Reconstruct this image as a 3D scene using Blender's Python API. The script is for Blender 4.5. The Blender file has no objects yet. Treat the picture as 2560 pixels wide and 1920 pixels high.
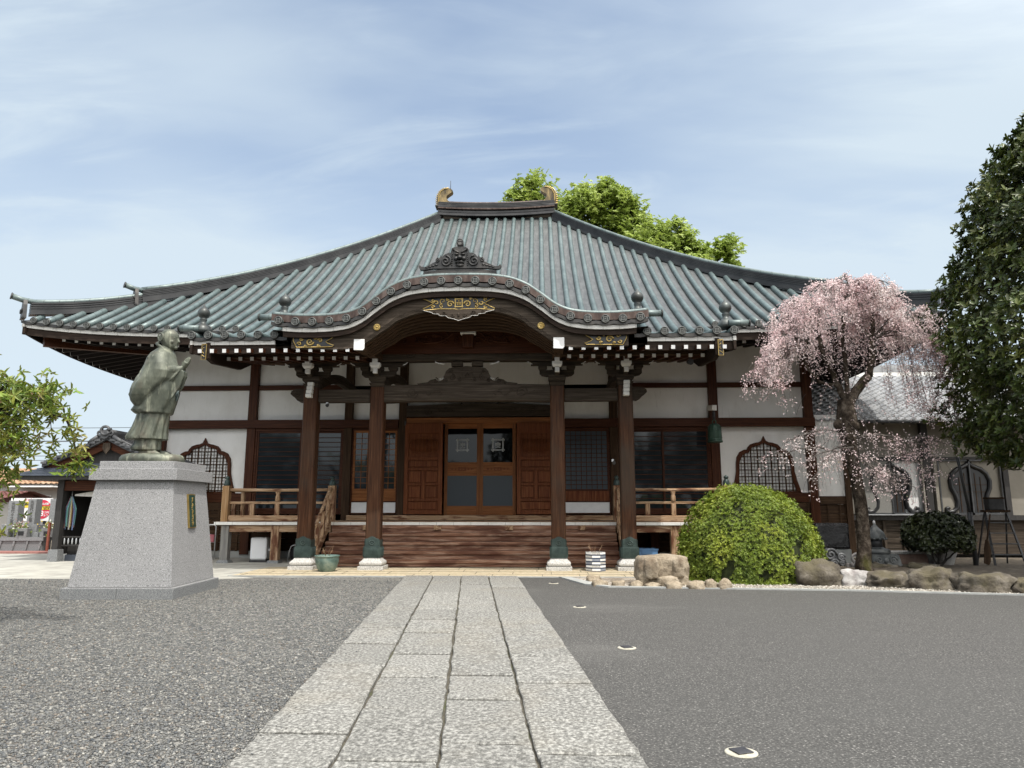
import bpy, math, random
import numpy as np
from mathutils import Vector, Matrix, noise
from mathutils.geometry import tessellate_polygon
random.seed(7); RNG = np.random.default_rng(7)
S = bpy.context.scene
PI = math.pi
# ---------------------------------------------------------------- camera
cam_d = bpy.data.cameras.new('camera'); cam = bpy.data.objects.new('camera', cam_d)
S.collection.objects.link(cam); S.camera = cam
cam_d.sensor_width = 36.0; cam_d.lens = 36.0 * 1775 / 2560; cam_d.clip_end = 3000; cam_d.clip_start = 0.05
cam.location = (0, 0, 1.5)
cam.rotation_euler = (math.radians(90 + 9.875), 0, math.radians(2.225))
# ---------------------------------------------------------------- light
SUN_EL, SUN_AZ = 63.0, 33.0            # azimuth: degrees to the right of straight behind the camera
sd = Vector((math.sin(math.radians(SUN_AZ)) * math.cos(math.radians(SUN_EL)),
             -math.cos(math.radians(SUN_AZ)) * math.cos(math.radians(SUN_EL)), math.sin(math.radians(SUN_EL))))
sun_d = bpy.data.lights.new('sun', 'SUN'); sun_d.energy = 2.7; sun_d.angle = math.radians(0.53); sun_d.color = (1.0, 0.96, 0.895)
sun = bpy.data.objects.new('sun', sun_d); S.collection.objects.link(sun)
sun.rotation_euler = sd.to_track_quat('Z', 'Y').to_euler(); sun.location = sd * 60
W = bpy.data.worlds.new('World'); S.world = W; W.use_nodes = True
def world():
    nt = W.node_tree; N = nt.nodes; Lk = nt.links; N.clear()
    out = N.new('ShaderNodeOutputWorld'); bg = N.new('ShaderNodeBackground')
    sky = N.new('ShaderNodeTexSky'); sky.sky_type = 'NISHITA'; sky.sun_disc = False
    sky.sun_elevation = math.radians(SUN_EL); sky.sun_rotation = math.radians(180 - SUN_AZ)
    sky.air_density = 1.0; sky.dust_density = 0.6; sky.ozone_density = 2.2
    tc = N.new('ShaderNodeTexCoord')
    # project the view direction on a high flat layer, so cirrus streaks spread with perspective
    sep = N.new('ShaderNodeSeparateXYZ'); Lk.new(tc.outputs['Generated'], sep.inputs[0])
    zz = N.new('ShaderNodeMath'); zz.operation = 'MAXIMUM'; zz.inputs[1].default_value = 0.0; Lk.new(sep.outputs['Z'], zz.inputs[0])
    za = N.new('ShaderNodeMath'); za.operation = 'ADD'; za.inputs[1].default_value = 0.22; Lk.new(zz.outputs[0], za.inputs[0])
    dv = N.new('ShaderNodeVectorMath'); dv.operation = 'DIVIDE'; cmb = N.new('ShaderNodeCombineXYZ')
    for i in range(3): Lk.new(za.outputs[0], cmb.inputs[i])
    Lk.new(tc.outputs['Generated'], dv.inputs[0]); Lk.new(cmb.outputs[0], dv.inputs[1])
    def cloud(rot, sc, scale, detail, rough, lo, hi, off, dist=0.4):
        mp = N.new('ShaderNodeMapping'); mp.inputs['Rotation'].default_value[2] = math.radians(rot)
        mp.inputs['Scale'].default_value = sc; mp.inputs['Location'].default_value = off
        Lk.new(dv.outputs[0], mp.inputs[0])
        n = N.new('ShaderNodeTexNoise'); n.inputs['Scale'].default_value = scale; n.inputs['Detail'].default_value = detail
        n.inputs['Roughness'].default_value = rough; n.inputs['Distortion'].default_value = dist; Lk.new(mp.outputs[0], n.inputs['Vector'])
        r = N.new('ShaderNodeMapRange'); r.interpolation_type = 'SMOOTHSTEP'; r.inputs['From Min'].default_value = lo; r.inputs['From Max'].default_value = hi
        Lk.new(n.outputs['Fac'], r.inputs['Value']); return r.outputs[0]
    a = cloud(-48, (0.8, 1.3, 1), 0.75, 6, 0.5, 0.36, 0.70, (0.7, 0.2, 0), 0.6)
    b = cloud(-35, (0.7, 2.0, 1), 2.2, 8, 0.58, 0.46, 0.80, (3.1, 1.7, 0), 0.9)
    c = cloud(20, (1, 1, 1), 0.55, 3, 0.5, 0.35, 0.7, (5.2, 3.3, 0))
    m1 = N.new('ShaderNodeMath'); m1.operation = 'MULTIPLY_ADD'; Lk.new(a, m1.inputs[0]); m1.inputs[1].default_value = 0.56
    m2 = N.new('ShaderNodeMath'); m2.operation = 'MULTIPLY'; Lk.new(b, m2.inputs[0]); m2.inputs[1].default_value = 0.30; Lk.new(m2.outputs[0], m1.inputs[2])
    m3 = N.new('ShaderNodeMath'); m3.operation = 'MULTIPLY_ADD'; Lk.new(c, m3.inputs[0]); m3.inputs[1].default_value = 0.42; Lk.new(m1.outputs[0], m3.inputs[2])
    # haze towards the horizon
    hz = N.new('ShaderNodeMapRange'); hz.interpolation_type = 'SMOOTHSTEP'; hz.inputs['From Min'].default_value = 0.82; hz.inputs['From Max'].default_value = 0.0
    hz.inputs['To Min'].default_value = 0.0; hz.inputs['To Max'].default_value = 0.86; Lk.new(sep.outputs['Z'], hz.inputs['Value'])
    mx0 = N.new('ShaderNodeMath'); mx0.operation = 'ADD'; mx0.use_clamp = True; Lk.new(m3.outputs[0], mx0.inputs[0]); Lk.new(hz.outputs[0], mx0.inputs[1])
    cl = N.new('ShaderNodeMath'); cl.operation = 'MINIMUM'; cl.inputs[1].default_value = 0.93; Lk.new(mx0.outputs[0], cl.inputs[0])
    mix = N.new('ShaderNodeMix'); mix.data_type = 'RGBA'; Lk.new(cl.outputs[0], mix.inputs[0])
    # bright sky glow towards the sun, behind the camera, added to lift shaded walls
    dt = N.new('ShaderNodeVectorMath'); dt.operation = 'DOT_PRODUCT'; Lk.new(tc.outputs['Generated'], dt.inputs[0]); dt.inputs[1].default_value = tuple(sd)
    au = N.new('ShaderNodeMapRange'); au.interpolation_type = 'SMOOTHSTEP'; au.inputs['From Min'].default_value = 0.22; au.inputs['From Max'].default_value = 1.0; au.inputs['To Max'].default_value = 1.0; Lk.new(dt.outputs['Value'], au.inputs['Value'])
    cm = N.new('ShaderNodeMix'); cm.data_type = 'RGBA'; Lk.new(au.outputs[0], cm.inputs[0]); cm.inputs[6].default_value = SKY_CLOUD; cm.inputs[7].default_value = SKY_GLOW
    am = N.new('ShaderNodeMath'); am.operation = 'MAXIMUM'; Lk.new(cl.outputs[0], am.inputs[0]); Lk.new(au.outputs[0], am.inputs[1]); Lk.new(am.outputs[0], mix.inputs[0])
    Lk.new(sky.outputs[0], mix.inputs[6]); Lk.new(cm.outputs[2], mix.inputs[7])
    Lk.new(mix.outputs[2], bg.inputs['Color']); bg.inputs['Strength'].default_value = SKY_STR
    Lk.new(bg.outputs[0], out.inputs[0])
SKY_STR = 0.122; SKY_CLOUD = (3.8, 4.4, 4.85, 1); SKY_GLOW = (19.5, 18.9, 17.9, 1)
world()
S.view_settings.view_transform = 'Standard'; S.view_settings.look = 'None'; S.view_settings.exposure = 0.64; S.view_settings.gamma = 1.0
S.cycles.use_denoising = True; S.cycles.max_bounces = 6; S.cycles.diffuse_bounces = 3; S.cycles.glossy_bounces = 3
S.cycles.transparent_max_bounces = 8; S.cycles.caustics_reflective = False; S.cycles.caustics_refractive = False
# ---------------------------------------------------------------- helpers
def tag(o, label=None, cat=None, group=None, kind=None):
    if label: o['label'] = label
    if cat: o['category'] = cat
    if group: o['group'] = group
    if kind: o['kind'] = kind
    return o
def thing(name, label, cat, loc=(0, 0, 0), group=None, rz=0.0):
    o = bpy.data.objects.new(name, None); S.collection.objects.link(o)
    o.location = loc; o.rotation_euler = (0, 0, rz); o.empty_display_size = 0.1
    return tag(o, label, cat, group)
def link(name, me, mats, parent=None, local=False):
    o = bpy.data.objects.new(name, me); S.collection.objects.link(o)
    for m in (mats if isinstance(mats, (list, tuple)) else [mats]): me.materials.append(m)
    if parent is not None:
        o.parent = parent
        if not local:
            w = Vector((0, 0, 0)); p = parent
            while p is not None: w += p.location; p = p.parent
            o.location = -w
    return o
def copy_tree(o, parent=None):
    c = o.copy(); S.collection.objects.link(c); c.parent = parent
    for ch in list(o.children): copy_tree(ch, c)
    return c
class MB:
    def __init__(s): s.v = []; s.f = []; s.m = []; s.s = []
    def add(s, vs, fs, mi=0, sm=False):
        b = len(s.v); s.v += [tuple(v) for v in vs]
        for f in fs: s.f.append([b + i for i in f]); s.m.append(mi); s.s.append(sm)
        return s
    def box(s, x0, x1, y0, y1, z0, z1, mi=0):
        vs = [(x0, y0, z0), (x1, y0, z0), (x1, y1, z0), (x0, y1, z0), (x0, y0, z1), (x1, y0, z1), (x1, y1, z1), (x0, y1, z1)]
        return s.add(vs, [(0, 3, 2, 1), (4, 5, 6, 7), (0, 1, 5, 4), (1, 2, 6, 5), (2, 3, 7, 6), (3, 0, 4, 7)], mi)
    def frus(s, cx, cy, hx0, hy0, z0, hx1, hy1, z1, mi=0):
        vs = [(cx - hx0, cy - hy0, z0), (cx + hx0, cy - hy0, z0), (cx + hx0, cy + hy0, z0), (cx - hx0, cy + hy0, z0),
              (cx - hx1, cy - hy1, z1), (cx + hx1, cy - hy1, z1), (cx + hx1, cy + hy1, z1), (cx - hx1, cy + hy1, z1)]
        return s.add(vs, [(0, 3, 2, 1), (4, 5, 6, 7), (0, 1, 5, 4), (1, 2, 6, 5), (2, 3, 7, 6), (3, 0, 4, 7)], mi)
    def beam(s, p, q, w, h, mi=0, up=(0, 0, 1)):
        p = Vector(p); q = Vector(q); d = (q - p).normalized(); u = Vector(up)
        r = d.cross(u)
        if r.length < 1e-5: r = Vector((1, 0, 0))
        r.normalize(); u = r.cross(d).normalized(); r = r * w / 2; u = u * h / 2
        vs = [p - r - u, p + r - u, p + r + u, p - r + u, q - r - u, q + r - u, q + r + u, q - r + u]
        return s.add(vs, [(0, 1, 2, 3), (7, 6, 5, 4), (0, 4, 5, 1), (1, 5, 6, 2), (2, 6, 7, 3), (3, 7, 4, 0)], mi)
    def tube(s, pts, r, n=8, mi=0, caps=True, sm=True, flat=1.0, closed=False):
        P = [Vector(p) for p in pts]; m = len(P)
        if not hasattr(r, '__len__'): r = [r] * m
        vs = []; pr = None
        for i, p in enumerate(P):
            if closed: t = P[(i + 1) % m] - P[i - 1]
            else: t = P[min(i + 1, m - 1)] - P[max(i - 1, 0)]
            if t.length < 1e-9: t = Vector((0, 0, 1))
            t.normalize()
            if pr is None:
                a = Vector((0, 0, 1)) if abs(t.z) < 0.9 else Vector((0, 1, 0))
                u = t.cross(a).normalized()
            else:
                u = pr - t * pr.dot(t)
                if u.length < 1e-6: u = t.cross(Vector((0.3, 0.5, 0.8)))
                u.normalize()
            pr = u; w = t.cross(u)
            for k in range(n):
                an = 2 * PI * k / n
                vs.append(p + u * (r[i] * math.cos(an)) + w * (r[i] * flat * math.sin(an)))
        fs = []
        for i in range(m if closed else m - 1):
            j = (i + 1) % m
            for k in range(n):
                k2 = (k + 1) % n
                fs.append((i * n + k, i * n + k2, j * n + k2, j * n + k))
        s.add(vs, fs, mi, sm)
        if caps and not closed:
            b = len(s.v) - m * n
            s.f.append([b + k for k in range(n)][::-1]); s.m.append(mi); s.s.append(False)
            s.f.append([b + (m - 1) * n + k for k in range(n)]); s.m.append(mi); s.s.append(False)
        return s
    def lathe(s, prof, c=(0, 0, 0), n=20, mi=0, sm=True, sq=0.0, sx=1.0, sy=1.0):
        vs = []
        for r, z in prof:
            for k in range(n):
                a = 2 * PI * k / n; cx, sy_ = math.cos(a), math.sin(a)
                q = 1.0
                if sq: q = 1 + sq * (1.0 / max(abs(cx), abs(sy_)) - 1)
                vs.append((c[0] + r * cx * q * sx, c[1] + r * sy_ * q * sy, c[2] + z))
        m = len(prof); fs = []
        for i in range(m - 1):
            for k in range(n):
                k2 = (k + 1) % n; fs.append((i * n + k, i * n + k2, (i + 1) * n + k2, (i + 1) * n + k))
        s.add(vs, fs, mi, sm); b = len(s.v) - m * n
        if prof[0][0] > 1e-4: s.f.append([b + k for k in range(n)][::-1]); s.m.append(mi); s.s.append(False)
        if prof[-1][0] > 1e-4: s.f.append([b + (m - 1) * n + k for k in range(n)]); s.m.append(mi); s.s.append(False)
        return s
    def prism(s, poly, a0, a1, mi=0, plane='xz'):
        # poly is extruded between a0 and a1 along the axis that 'plane' leaves out
        n = len(poly)
        def mk(p, a):
            return (p[0], a, p[1]) if plane == 'xz' else ((p[0], p[1], a) if plane == 'xy' else (a, p[0], p[1]))
        vs = [mk(p, a0) for p in poly] + [mk(p, a1) for p in poly]
        fs = [(i, (i + 1) % n, n + (i + 1) % n, n + i) for i in range(n)]
        tr = tessellate_polygon([[Vector((p[0], p[1], 0)) for p in poly]])
        fs += [tuple(t) for t in tr] + [tuple(n + i for i in t)[::-1] for t in tr]
        return s.add(vs, fs, mi)
    def grid(s, rows, mi=0, sm=True, closed=False):
        m = len(rows); n = len(rows[0]); fs = []
        for i in range(m - 1):
            for k in range(n if closed else n - 1):
                k2 = (k + 1) % n; fs.append((i * n + k, i * n + k2, (i + 1) * n + k2, (i + 1) * n + k))
        return s.add([v for r in rows for v in r], fs, mi, sm)
    def sph(s, c, rx, ry=None, rz=None, n=14, m=9, mi=0):
        ry = rx if ry is None else ry; rz = rx if rz is None else rz
        rows = [[(c[0] + rx * math.cos(2 * PI * k / n) * math.sin(PI * i / m), c[1] + ry * math.sin(2 * PI * k / n) * math.sin(PI * i / m), c[2] - rz * math.cos(PI * i / m)) for k in range(n)] for i in range(m + 1)]
        return s.grid(rows, mi, True, True)
    def mesh(s, name='m'):
        me = bpy.data.meshes.new(name); me.from_pydata(s.v, [], s.f)
        me.polygons.foreach_set('material_index', s.m); me.polygons.foreach_set('use_smooth', s.s)
        me.update(); return me
    def build(s, name, mats, parent=None, bevel=0.0, local=False, fix=True, xf=None):
        import bmesh
        me = s.mesh(name)
        if xf is not None: me.transform(xf)
        if fix:
            bm = bmesh.new(); bm.from_mesh(me); bmesh.ops.recalc_face_normals(bm, faces=bm.faces); bm.to_mesh(me); bm.free()
        o = link(name, me, mats, parent, local)
        if bevel:
            b = o.modifiers.new('bevel', 'BEVEL'); b.width = bevel; b.segments = 2; b.limit_method = 'ANGLE'; b.angle_limit = math.radians(40)
        return o
def tri_mesh(name, V, F, mats, parent=None, local=False, mi=None, smooth=False):
    """V: (n,3) array, F: (m,k) array of equal sized faces"""
    me = bpy.data.meshes.new(name); V = np.asarray(V, dtype=np.float32); F = np.asarray(F, dtype=np.int32)
    k = F.shape[1]
    me.vertices.add(len(V)); me.vertices.foreach_set('co', V.ravel())
    me.loops.add(F.size); me.loops.foreach_set('vertex_index', F.ravel())
    me.polygons.add(len(F)); me.polygons.foreach_set('loop_start', np.arange(0, F.size, k, dtype=np.int32))
    me.polygons.foreach_set('loop_total', np.full(len(F), k, dtype=np.int32))
    if mi is not None: me.polygons.foreach_set('material_index', np.asarray(mi, dtype=np.int32))
    if smooth: me.polygons.foreach_set('use_smooth', np.ones(len(F), dtype=bool))
    me.update(calc_edges=True); me.validate()
    return link(name, me, mats, parent, local)
def lerp(a, b, t): return a + (b - a) * t
def interp(tab, x):
    if x <= tab[0][0]: return tab[0][1]
    for (a, va), (b, vb) in zip(tab, tab[1:]):
        if x <= b:
            t = (x - a) / (b - a); return va + (vb - va) * t
    return tab[-1][1]
def smooth_tab(tab, n=6):
    out = []
    for i in range(len(tab) - 1):
        p0 = tab[max(i - 1, 0)][1]; p1 = tab[i][1]; p2 = tab[i + 1][1]; p3 = tab[min(i + 2, len(tab) - 1)][1]
        for k in range(n):
            t = k / n
            v = 0.5 * (2 * p1 + (p2 - p0) * t + (2 * p0 - 5 * p1 + 4 * p2 - p3) * t * t + (3 * p1 - p0 - 3 * p2 + p3) * t ** 3)
            out.append((lerp(tab[i][0], tab[i + 1][0], t), v))
    out.append(tab[-1]); return out
def spiral(cx, cz, r, turns, a0, n=22, inner=0.12, sgn=1):
    return [(cx + r * lerp(1, inner, i / n) * math.cos(a0 + sgn * 2 * PI * turns * i / n), cz + r * lerp(1, inner, i / n) * math.sin(a0 + sgn * 2 * PI * turns * i / n)) for i in range(n + 1)]
# ---------------------------------------------------------------- materials
def nd(N, t, **k):
    n = N.new(t)
    for a, b in k.items(): setattr(n, a, b)
    return n
def mat(name, cols, scale=5.0, stretch=(1, 1, 1), rough=0.7, metal=0.0, detail=5.0, nrough=0.6, lo=0.35, hi=0.65, bump=0.0, bscale=None, bstretch=None, bdist=0.02,
        stain=None, island=0.0, spec=0.5, rough2=None, seams=None, dist=0.0, vor=None, coat=0.0, trans=0.0, coord='Object', island_hue=0.0, by_island=False):
    """cols: colours of a ramp over stretched noise. stain=(colour, scale, lo, hi, amount[, stretch]); seams=(axis, period, width, darken)"""
    m = bpy.data.materials.new(name); m.use_nodes = True; nt = m.node_tree; N = nt.nodes; Lk = nt.links
    bs = N['Principled BSDF']; tc = nd(N, 'ShaderNodeTexCoord'); co = tc.outputs[coord]
    def noisef(sc, st, det, rg, off=(0, 0, 0), dst=0.0):
        mp = nd(N, 'ShaderNodeMapping'); mp.inputs['Scale'].default_value = st; mp.inputs['Location'].default_value = off; Lk.new(co, mp.inputs[0])
        n = nd(N, 'ShaderNodeTexNoise'); n.inputs['Scale'].default_value = sc; n.inputs['Detail'].default_value = det; n.inputs['Roughness'].default_value = rg
        n.inputs['Distortion'].default_value = dst; Lk.new(mp.outputs[0], n.inputs['Vector']); return n.outputs['Fac']
    if vor:
        mp = nd(N, 'ShaderNodeMapping'); mp.inputs['Scale'].default_value = stretch; Lk.new(co, mp.inputs[0])
        v = nd(N, 'ShaderNodeTexVoronoi'); v.inputs['Scale'].default_value = scale; Lk.new(mp.outputs[0], v.inputs['Vector'])
        sp = nd(N, 'ShaderNodeSeparateColor'); Lk.new(v.outputs['Color'], sp.inputs[0]); f = sp.outputs[0]; vd = v.outputs['Distance']
    else:
        f = noisef(scale, stretch, detail, nrough, dst=dist)
    if by_island: f = nd(N, 'ShaderNodeNewGeometry').outputs['Random Per Island']
    rp = nd(N, 'ShaderNodeValToRGB'); e = rp.color_ramp.elements
    n = len(cols)
    while len(e) < n: e.new(0.5)
    for i, c in enumerate(cols):
        e[i].position = lo + (hi - lo) * i / max(n - 1, 1); e[i].color = (*c, 1)
    Lk.new(f, rp.inputs[0]); col = rp.outputs[0]
    if stain:
        for stn in (stain if isinstance(stain, list) else [stain]):
            sc_, slo, shi, am = stn[1:5]; sst = stn[5] if len(stn) > 5 else (1, 1, 1)
            sf = noisef(sc_, sst, 5, 0.6, (3.1, 7.7, 1.3))
            mr = nd(N, 'ShaderNodeMapRange'); mr.inputs['From Min'].default_value = slo; mr.inputs['From Max'].default_value = shi; mr.inputs['To Max'].default_value = am
            Lk.new(sf, mr.inputs['Value'])
            mx = nd(N, 'ShaderNodeMix', data_type='RGBA'); Lk.new(mr.outputs[0], mx.inputs[0]); Lk.new(col, mx.inputs[6]); mx.inputs[7].default_value = (*stn[0], 1); col = mx.outputs[2]
    if seams:
        for sm in (seams if isinstance(seams, list) else [seams]):
            sep = nd(N, 'ShaderNodeSeparateXYZ'); Lk.new(co, sep.inputs[0])
            md = nd(N, 'ShaderNodeMath', operation='DIVIDE'); Lk.new(sep.outputs[sm[0]], md.inputs[0]); md.inputs[1].default_value = sm[1]
            fr = nd(N, 'ShaderNodeMath', operation='FRACT'); Lk.new(md.outputs[0], fr.inputs[0])
            lt = nd(N, 'ShaderNodeMath', operation='LESS_THAN'); Lk.new(fr.outputs[0], lt.inputs[0]); lt.inputs[1].default_value = sm[2]
            mu = nd(N, 'ShaderNodeMath', operation='MULTIPLY'); Lk.new(lt.outputs[0], mu.inputs[0]); mu.inputs[1].default_value = sm[3]
            mx = nd(N, 'ShaderNodeMix', data_type='RGBA'); Lk.new(mu.outputs[0], mx.inputs[0]); Lk.new(col, mx.inputs[6]); mx.inputs[7].default_value = (0.01, 0.01, 0.01, 1); col = mx.outputs[2]
    if island:
        g = nd(N, 'ShaderNodeNewGeometry'); hs = nd(N, 'ShaderNodeHueSaturation'); mr = nd(N, 'ShaderNodeMapRange')
        mr.inputs['To Min'].default_value = 1 - island; mr.inputs['To Max'].default_value = 1 + island
        Lk.new(g.outputs['Random Per Island'], mr.inputs['Value']); Lk.new(mr.outputs[0], hs.inputs['Value'])
        if island_hue:
            m2 = nd(N, 'ShaderNodeMapRange'); m2.inputs['To Min'].default_value = 0.5 - island_hue; m2.inputs['To Max'].default_value = 0.5 + island_hue
            ml = nd(N, 'ShaderNodeMath', operation='MULTIPLY'); ml.inputs[1].default_value = 7.31; Lk.new(g.outputs['Random Per Island'], ml.inputs[0])
            fr = nd(N, 'ShaderNodeMath', operation='FRACT'); Lk.new(ml.outputs[0], fr.inputs[0]); Lk.new(fr.outputs[0], m2.inputs['Value']); Lk.new(m2.outputs[0], hs.inputs['Hue'])
        Lk.new(col, hs.inputs['Color']); col = hs.outputs[0]
    Lk.new(col, bs.inputs['Base Color'])
    bs.inputs['Metallic'].default_value = metal; bs.inputs['Specular IOR Level'].default_value = spec; bs.inputs['Coat Weight'].default_value = coat
    if rough2 is not None:
        mr = nd(N, 'ShaderNodeMapRange'); mr.inputs['To Min'].default_value = rough; mr.inputs['To Max'].default_value = rough2; Lk.new(f, mr.inputs['Value']); Lk.new(mr.outputs[0], bs.inputs['Roughness'])
    else: bs.inputs['Roughness'].default_value = rough
    if trans:   # thin leaf or petal: some light passes through
        tr = nd(N, 'ShaderNodeBsdfTranslucent'); Lk.new(col, tr.inputs['Color']); ms = nd(N, 'ShaderNodeMixShader'); ms.inputs[0].default_value = trans
        Lk.new(bs.outputs[0], ms.inputs[1]); Lk.new(tr.outputs[0], ms.inputs[2]); Lk.new(ms.outputs[0], N['Material Output'].inputs[0])
    if bump:
        if vor and bscale is None: h = vd
        else: h = noisef(bscale or scale, bstretch or stretch, 6, 0.65, (1, 2, 3))
        bp = nd(N, 'ShaderNodeBump'); bp.inputs['Strength'].default_value = bump; bp.inputs['Distance'].default_value = bdist
        if vor and bscale is None: bp.invert = True
        Lk.new(h, bp.inputs['Height']); Lk.new(bp.outputs[0], bs.inputs['Normal'])
    return m
def wood(name, cols, axis, rough=0.75, stain=None, bump=0.35, island=0.12, sc=1.0, **k):
    st = {'x': (0.6, 14, 14), 'y': (14, 0.6, 14), 'z': (14, 14, 0.6)}[axis]
    return mat(name, cols, scale=2.2 * sc, stretch=st, rough=rough, detail=7, nrough=0.65, lo=0.3, hi=0.7, bump=bump, bdist=0.008, stain=stain, island=island, dist=0.3, **{'spec': 0.15, **k})
M = {}
M['roll'] = mat('copper_roll', [(0.0679, 0.097, 0.097), (0.09506, 0.13, 0.13), (0.1261, 0.1668, 0.1649)], scale=1.3, rough=0.42, metal=0.25, detail=6, bump=0.15, bdist=0.004,
                seams=(1, 0.30, 0.055, 0.55), stain=((0.10, 0.118, 0.117), 0.5, 0.5, 0.8, 0.35, (1, 0.4, 0.4)), island=0.05)
M['pan'] = mat('copper_pan', [(0.06731, 0.07134, 0.07269), (0.09086, 0.09628, 0.09628), (0.1178, 0.1245, 0.1238)], scale=4.0, stretch=(2.5, 0.5, 0.5), rough=0.45, metal=0.3, bump=0.1, bdist=0.004,
               seams=(1, 0.24, 0.06, 0.4), stain=((0.11, 0.122, 0.122), 0.5, 0.5, 0.8, 0.3))
M['bronze'] = mat('dark_bronze', [(0.018, 0.019, 0.02), (0.035, 0.034, 0.033), (0.06, 0.055, 0.05)], scale=3, rough=0.45, metal=0.3, stain=((0.07, 0.055, 0.042), 0.7, 0.55, 0.85, 0.4))
M['patina_edge'] = mat('patina_edge', [(0.09216, 0.121, 0.121), (0.1555, 0.1958, 0.1901)], scale=4, rough=0.45, metal=0.25, seams=(0, 0.27, 0.05, 0.5))
M['brown_copper'] = mat('brown_copper', [(0.036, 0.021, 0.0168), (0.066, 0.042, 0.033), (0.108, 0.078, 0.066)], scale=3, stretch=(3, 1, 1), rough=0.4, metal=0.4)
M['disc'] = mat('end_disc', [(0.02, 0.0216, 0.0216), (0.036, 0.0384, 0.0368)], scale=8, rough=0.5, metal=0.35)
M['rim'] = mat('disc_relief', [(0.075, 0.07875, 0.075), (0.1275, 0.1312, 0.1237)], scale=8, rough=0.5, metal=0.3)
M['band'] = mat('ridge_band', [(0.01925, 0.0198, 0.0209), (0.033, 0.033, 0.0341), (0.04675, 0.04675, 0.04675)], scale=1.5, rough=0.4, metal=0.3)
M['white'] = mat('white_paint', [(0.62, 0.61, 0.57), (0.74, 0.73, 0.70)], scale=3, rough=0.7, stain=((0.42, 0.38, 0.32), 5, 0.6, 0.8, 0.4), seams=(0, 0.47, 0.014, 0.8), bump=0.1, bdist=0.003)
M['white_tip'] = mat('white_tip', [(0.679, 0.679, 0.6693), (0.7566, 0.7566, 0.7469)], scale=5, rough=0.7)
M['white_stripe'] = mat('white_stripe', [(0.50, 0.49, 0.46), (0.62, 0.61, 0.58)], scale=3, rough=0.7, seams=(0, 0.36, 0.016, 0.8))
M['plaster'] = mat('plaster', [(0.74, 0.735, 0.71), (0.81, 0.805, 0.79)], scale=0.8, rough=0.9, stain=[((0.50, 0.48, 0.44), 1.3, 0.5, 0.8, 0.5, (1, 1, 0.6)), ((0.40, 0.38, 0.35), 6, 0.62, 0.78, 0.35, (2.5, 1, 0.35))], bump=0.05, bscale=30, bdist=0.002)
GREYW = [(0.02094, 0.01571, 0.01122), (0.04488, 0.03441, 0.02543), (0.08602, 0.06882, 0.05386)]
REDW = [(0.02496, 0.007488, 0.00312), (0.05304, 0.01685, 0.006864), (0.09048, 0.03432, 0.01498)]
BROWN = [(0.02132, 0.01234, 0.007293), (0.04768, 0.02693, 0.01459), (0.08415, 0.05161, 0.03085)]
for ax in 'xyz':
    M['grey' + ax] = wood('weathered_timber_' + ax, GREYW, ax)
    M['red' + ax] = wood('red_timber_' + ax, REDW, ax, rough=0.5)
    M['brown' + ax] = wood('brown_timber_' + ax, BROWN, ax)
    M['pale' + ax] = wood('bleached_timber_' + ax, [(0.15, 0.075, 0.036), (0.36, 0.235, 0.14), (0.52, 0.385, 0.27)], ax, rough=0.85,
                         stain=((0.10, 0.035, 0.02), 3.2, 0.50, 0.60, 0.85, {'x': (0.5, 2, 2), 'y': (2, 0.5, 2), 'z': (2, 2, 0.5)}[ax]))
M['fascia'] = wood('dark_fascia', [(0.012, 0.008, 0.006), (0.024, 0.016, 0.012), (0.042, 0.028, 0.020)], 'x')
M['step'] = wood('step_timber', [(0.115, 0.046, 0.02576), (0.2484, 0.1334, 0.0874), (0.46, 0.3404, 0.2576)], 'x', rough=0.7, stain=((0.085, 0.034, 0.022), 2.6, 0.47, 0.58, 0.8, (0.4, 1, 2)))
M['colw'] = wood('column_timber', [(0.02016, 0.00864, 0.004608), (0.0576, 0.02304, 0.01037), (0.1037, 0.04896, 0.02477)], 'z', rough=0.55, stain=((0.05, 0.038, 0.028), 0.5, 0.48, 0.68, 0.7))
M['door'] = wood('door_timber', [(0.1017, 0.03363, 0.009384), (0.1799, 0.06647, 0.02033), (0.2502, 0.1056, 0.03754)], 'z', rough=0.45, bump=0.15)
M['doorx'] = wood('door_timber_x', [(0.13, 0.043, 0.012), (0.23, 0.085, 0.026), (0.32, 0.135, 0.048)], 'x', rough=0.45, bump=0.15)
M['shutter'] = wood('shutter_timber', [(0.07225, 0.0187, 0.00595), (0.1403, 0.0425, 0.01445), (0.2125, 0.0782, 0.0289)], 'z', rough=0.5, bump=0.2)
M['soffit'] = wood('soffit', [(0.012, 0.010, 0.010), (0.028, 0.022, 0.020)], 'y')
M['gold'] = mat('gilt', [(0.306, 0.2104, 0.06375), (0.3952, 0.2933, 0.1147)], scale=10, rough=0.38, metal=0.75)
M['oldgold'] = mat('worn_gilt', [(0.04, 0.0336, 0.0256), (0.12, 0.092, 0.048), (0.272, 0.2, 0.096)], scale=2.5, stretch=(2, 2, 0.7), rough=0.4, metal=0.6)
M['black'] = mat('black_lacquer', [(0.008, 0.008, 0.009), (0.013, 0.013, 0.014)], scale=4, rough=0.35)
M['shoe'] = mat('green_bronze_shoe', [(0.022, 0.038, 0.035), (0.045, 0.07, 0.064)], scale=7, rough=0.5, metal=0.3)
M['granite'] = mat('polished_granite', [(0.08064, 0.08064, 0.084), (0.2419, 0.2419, 0.2453), (0.3763, 0.3763, 0.3763)], scale=105, detail=2, nrough=0.5, lo=0.34, hi=0.64, rough=0.55, stain=((0.33, 0.33, 0.33), 2.0, 0.4, 0.8, 0.25))
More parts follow.
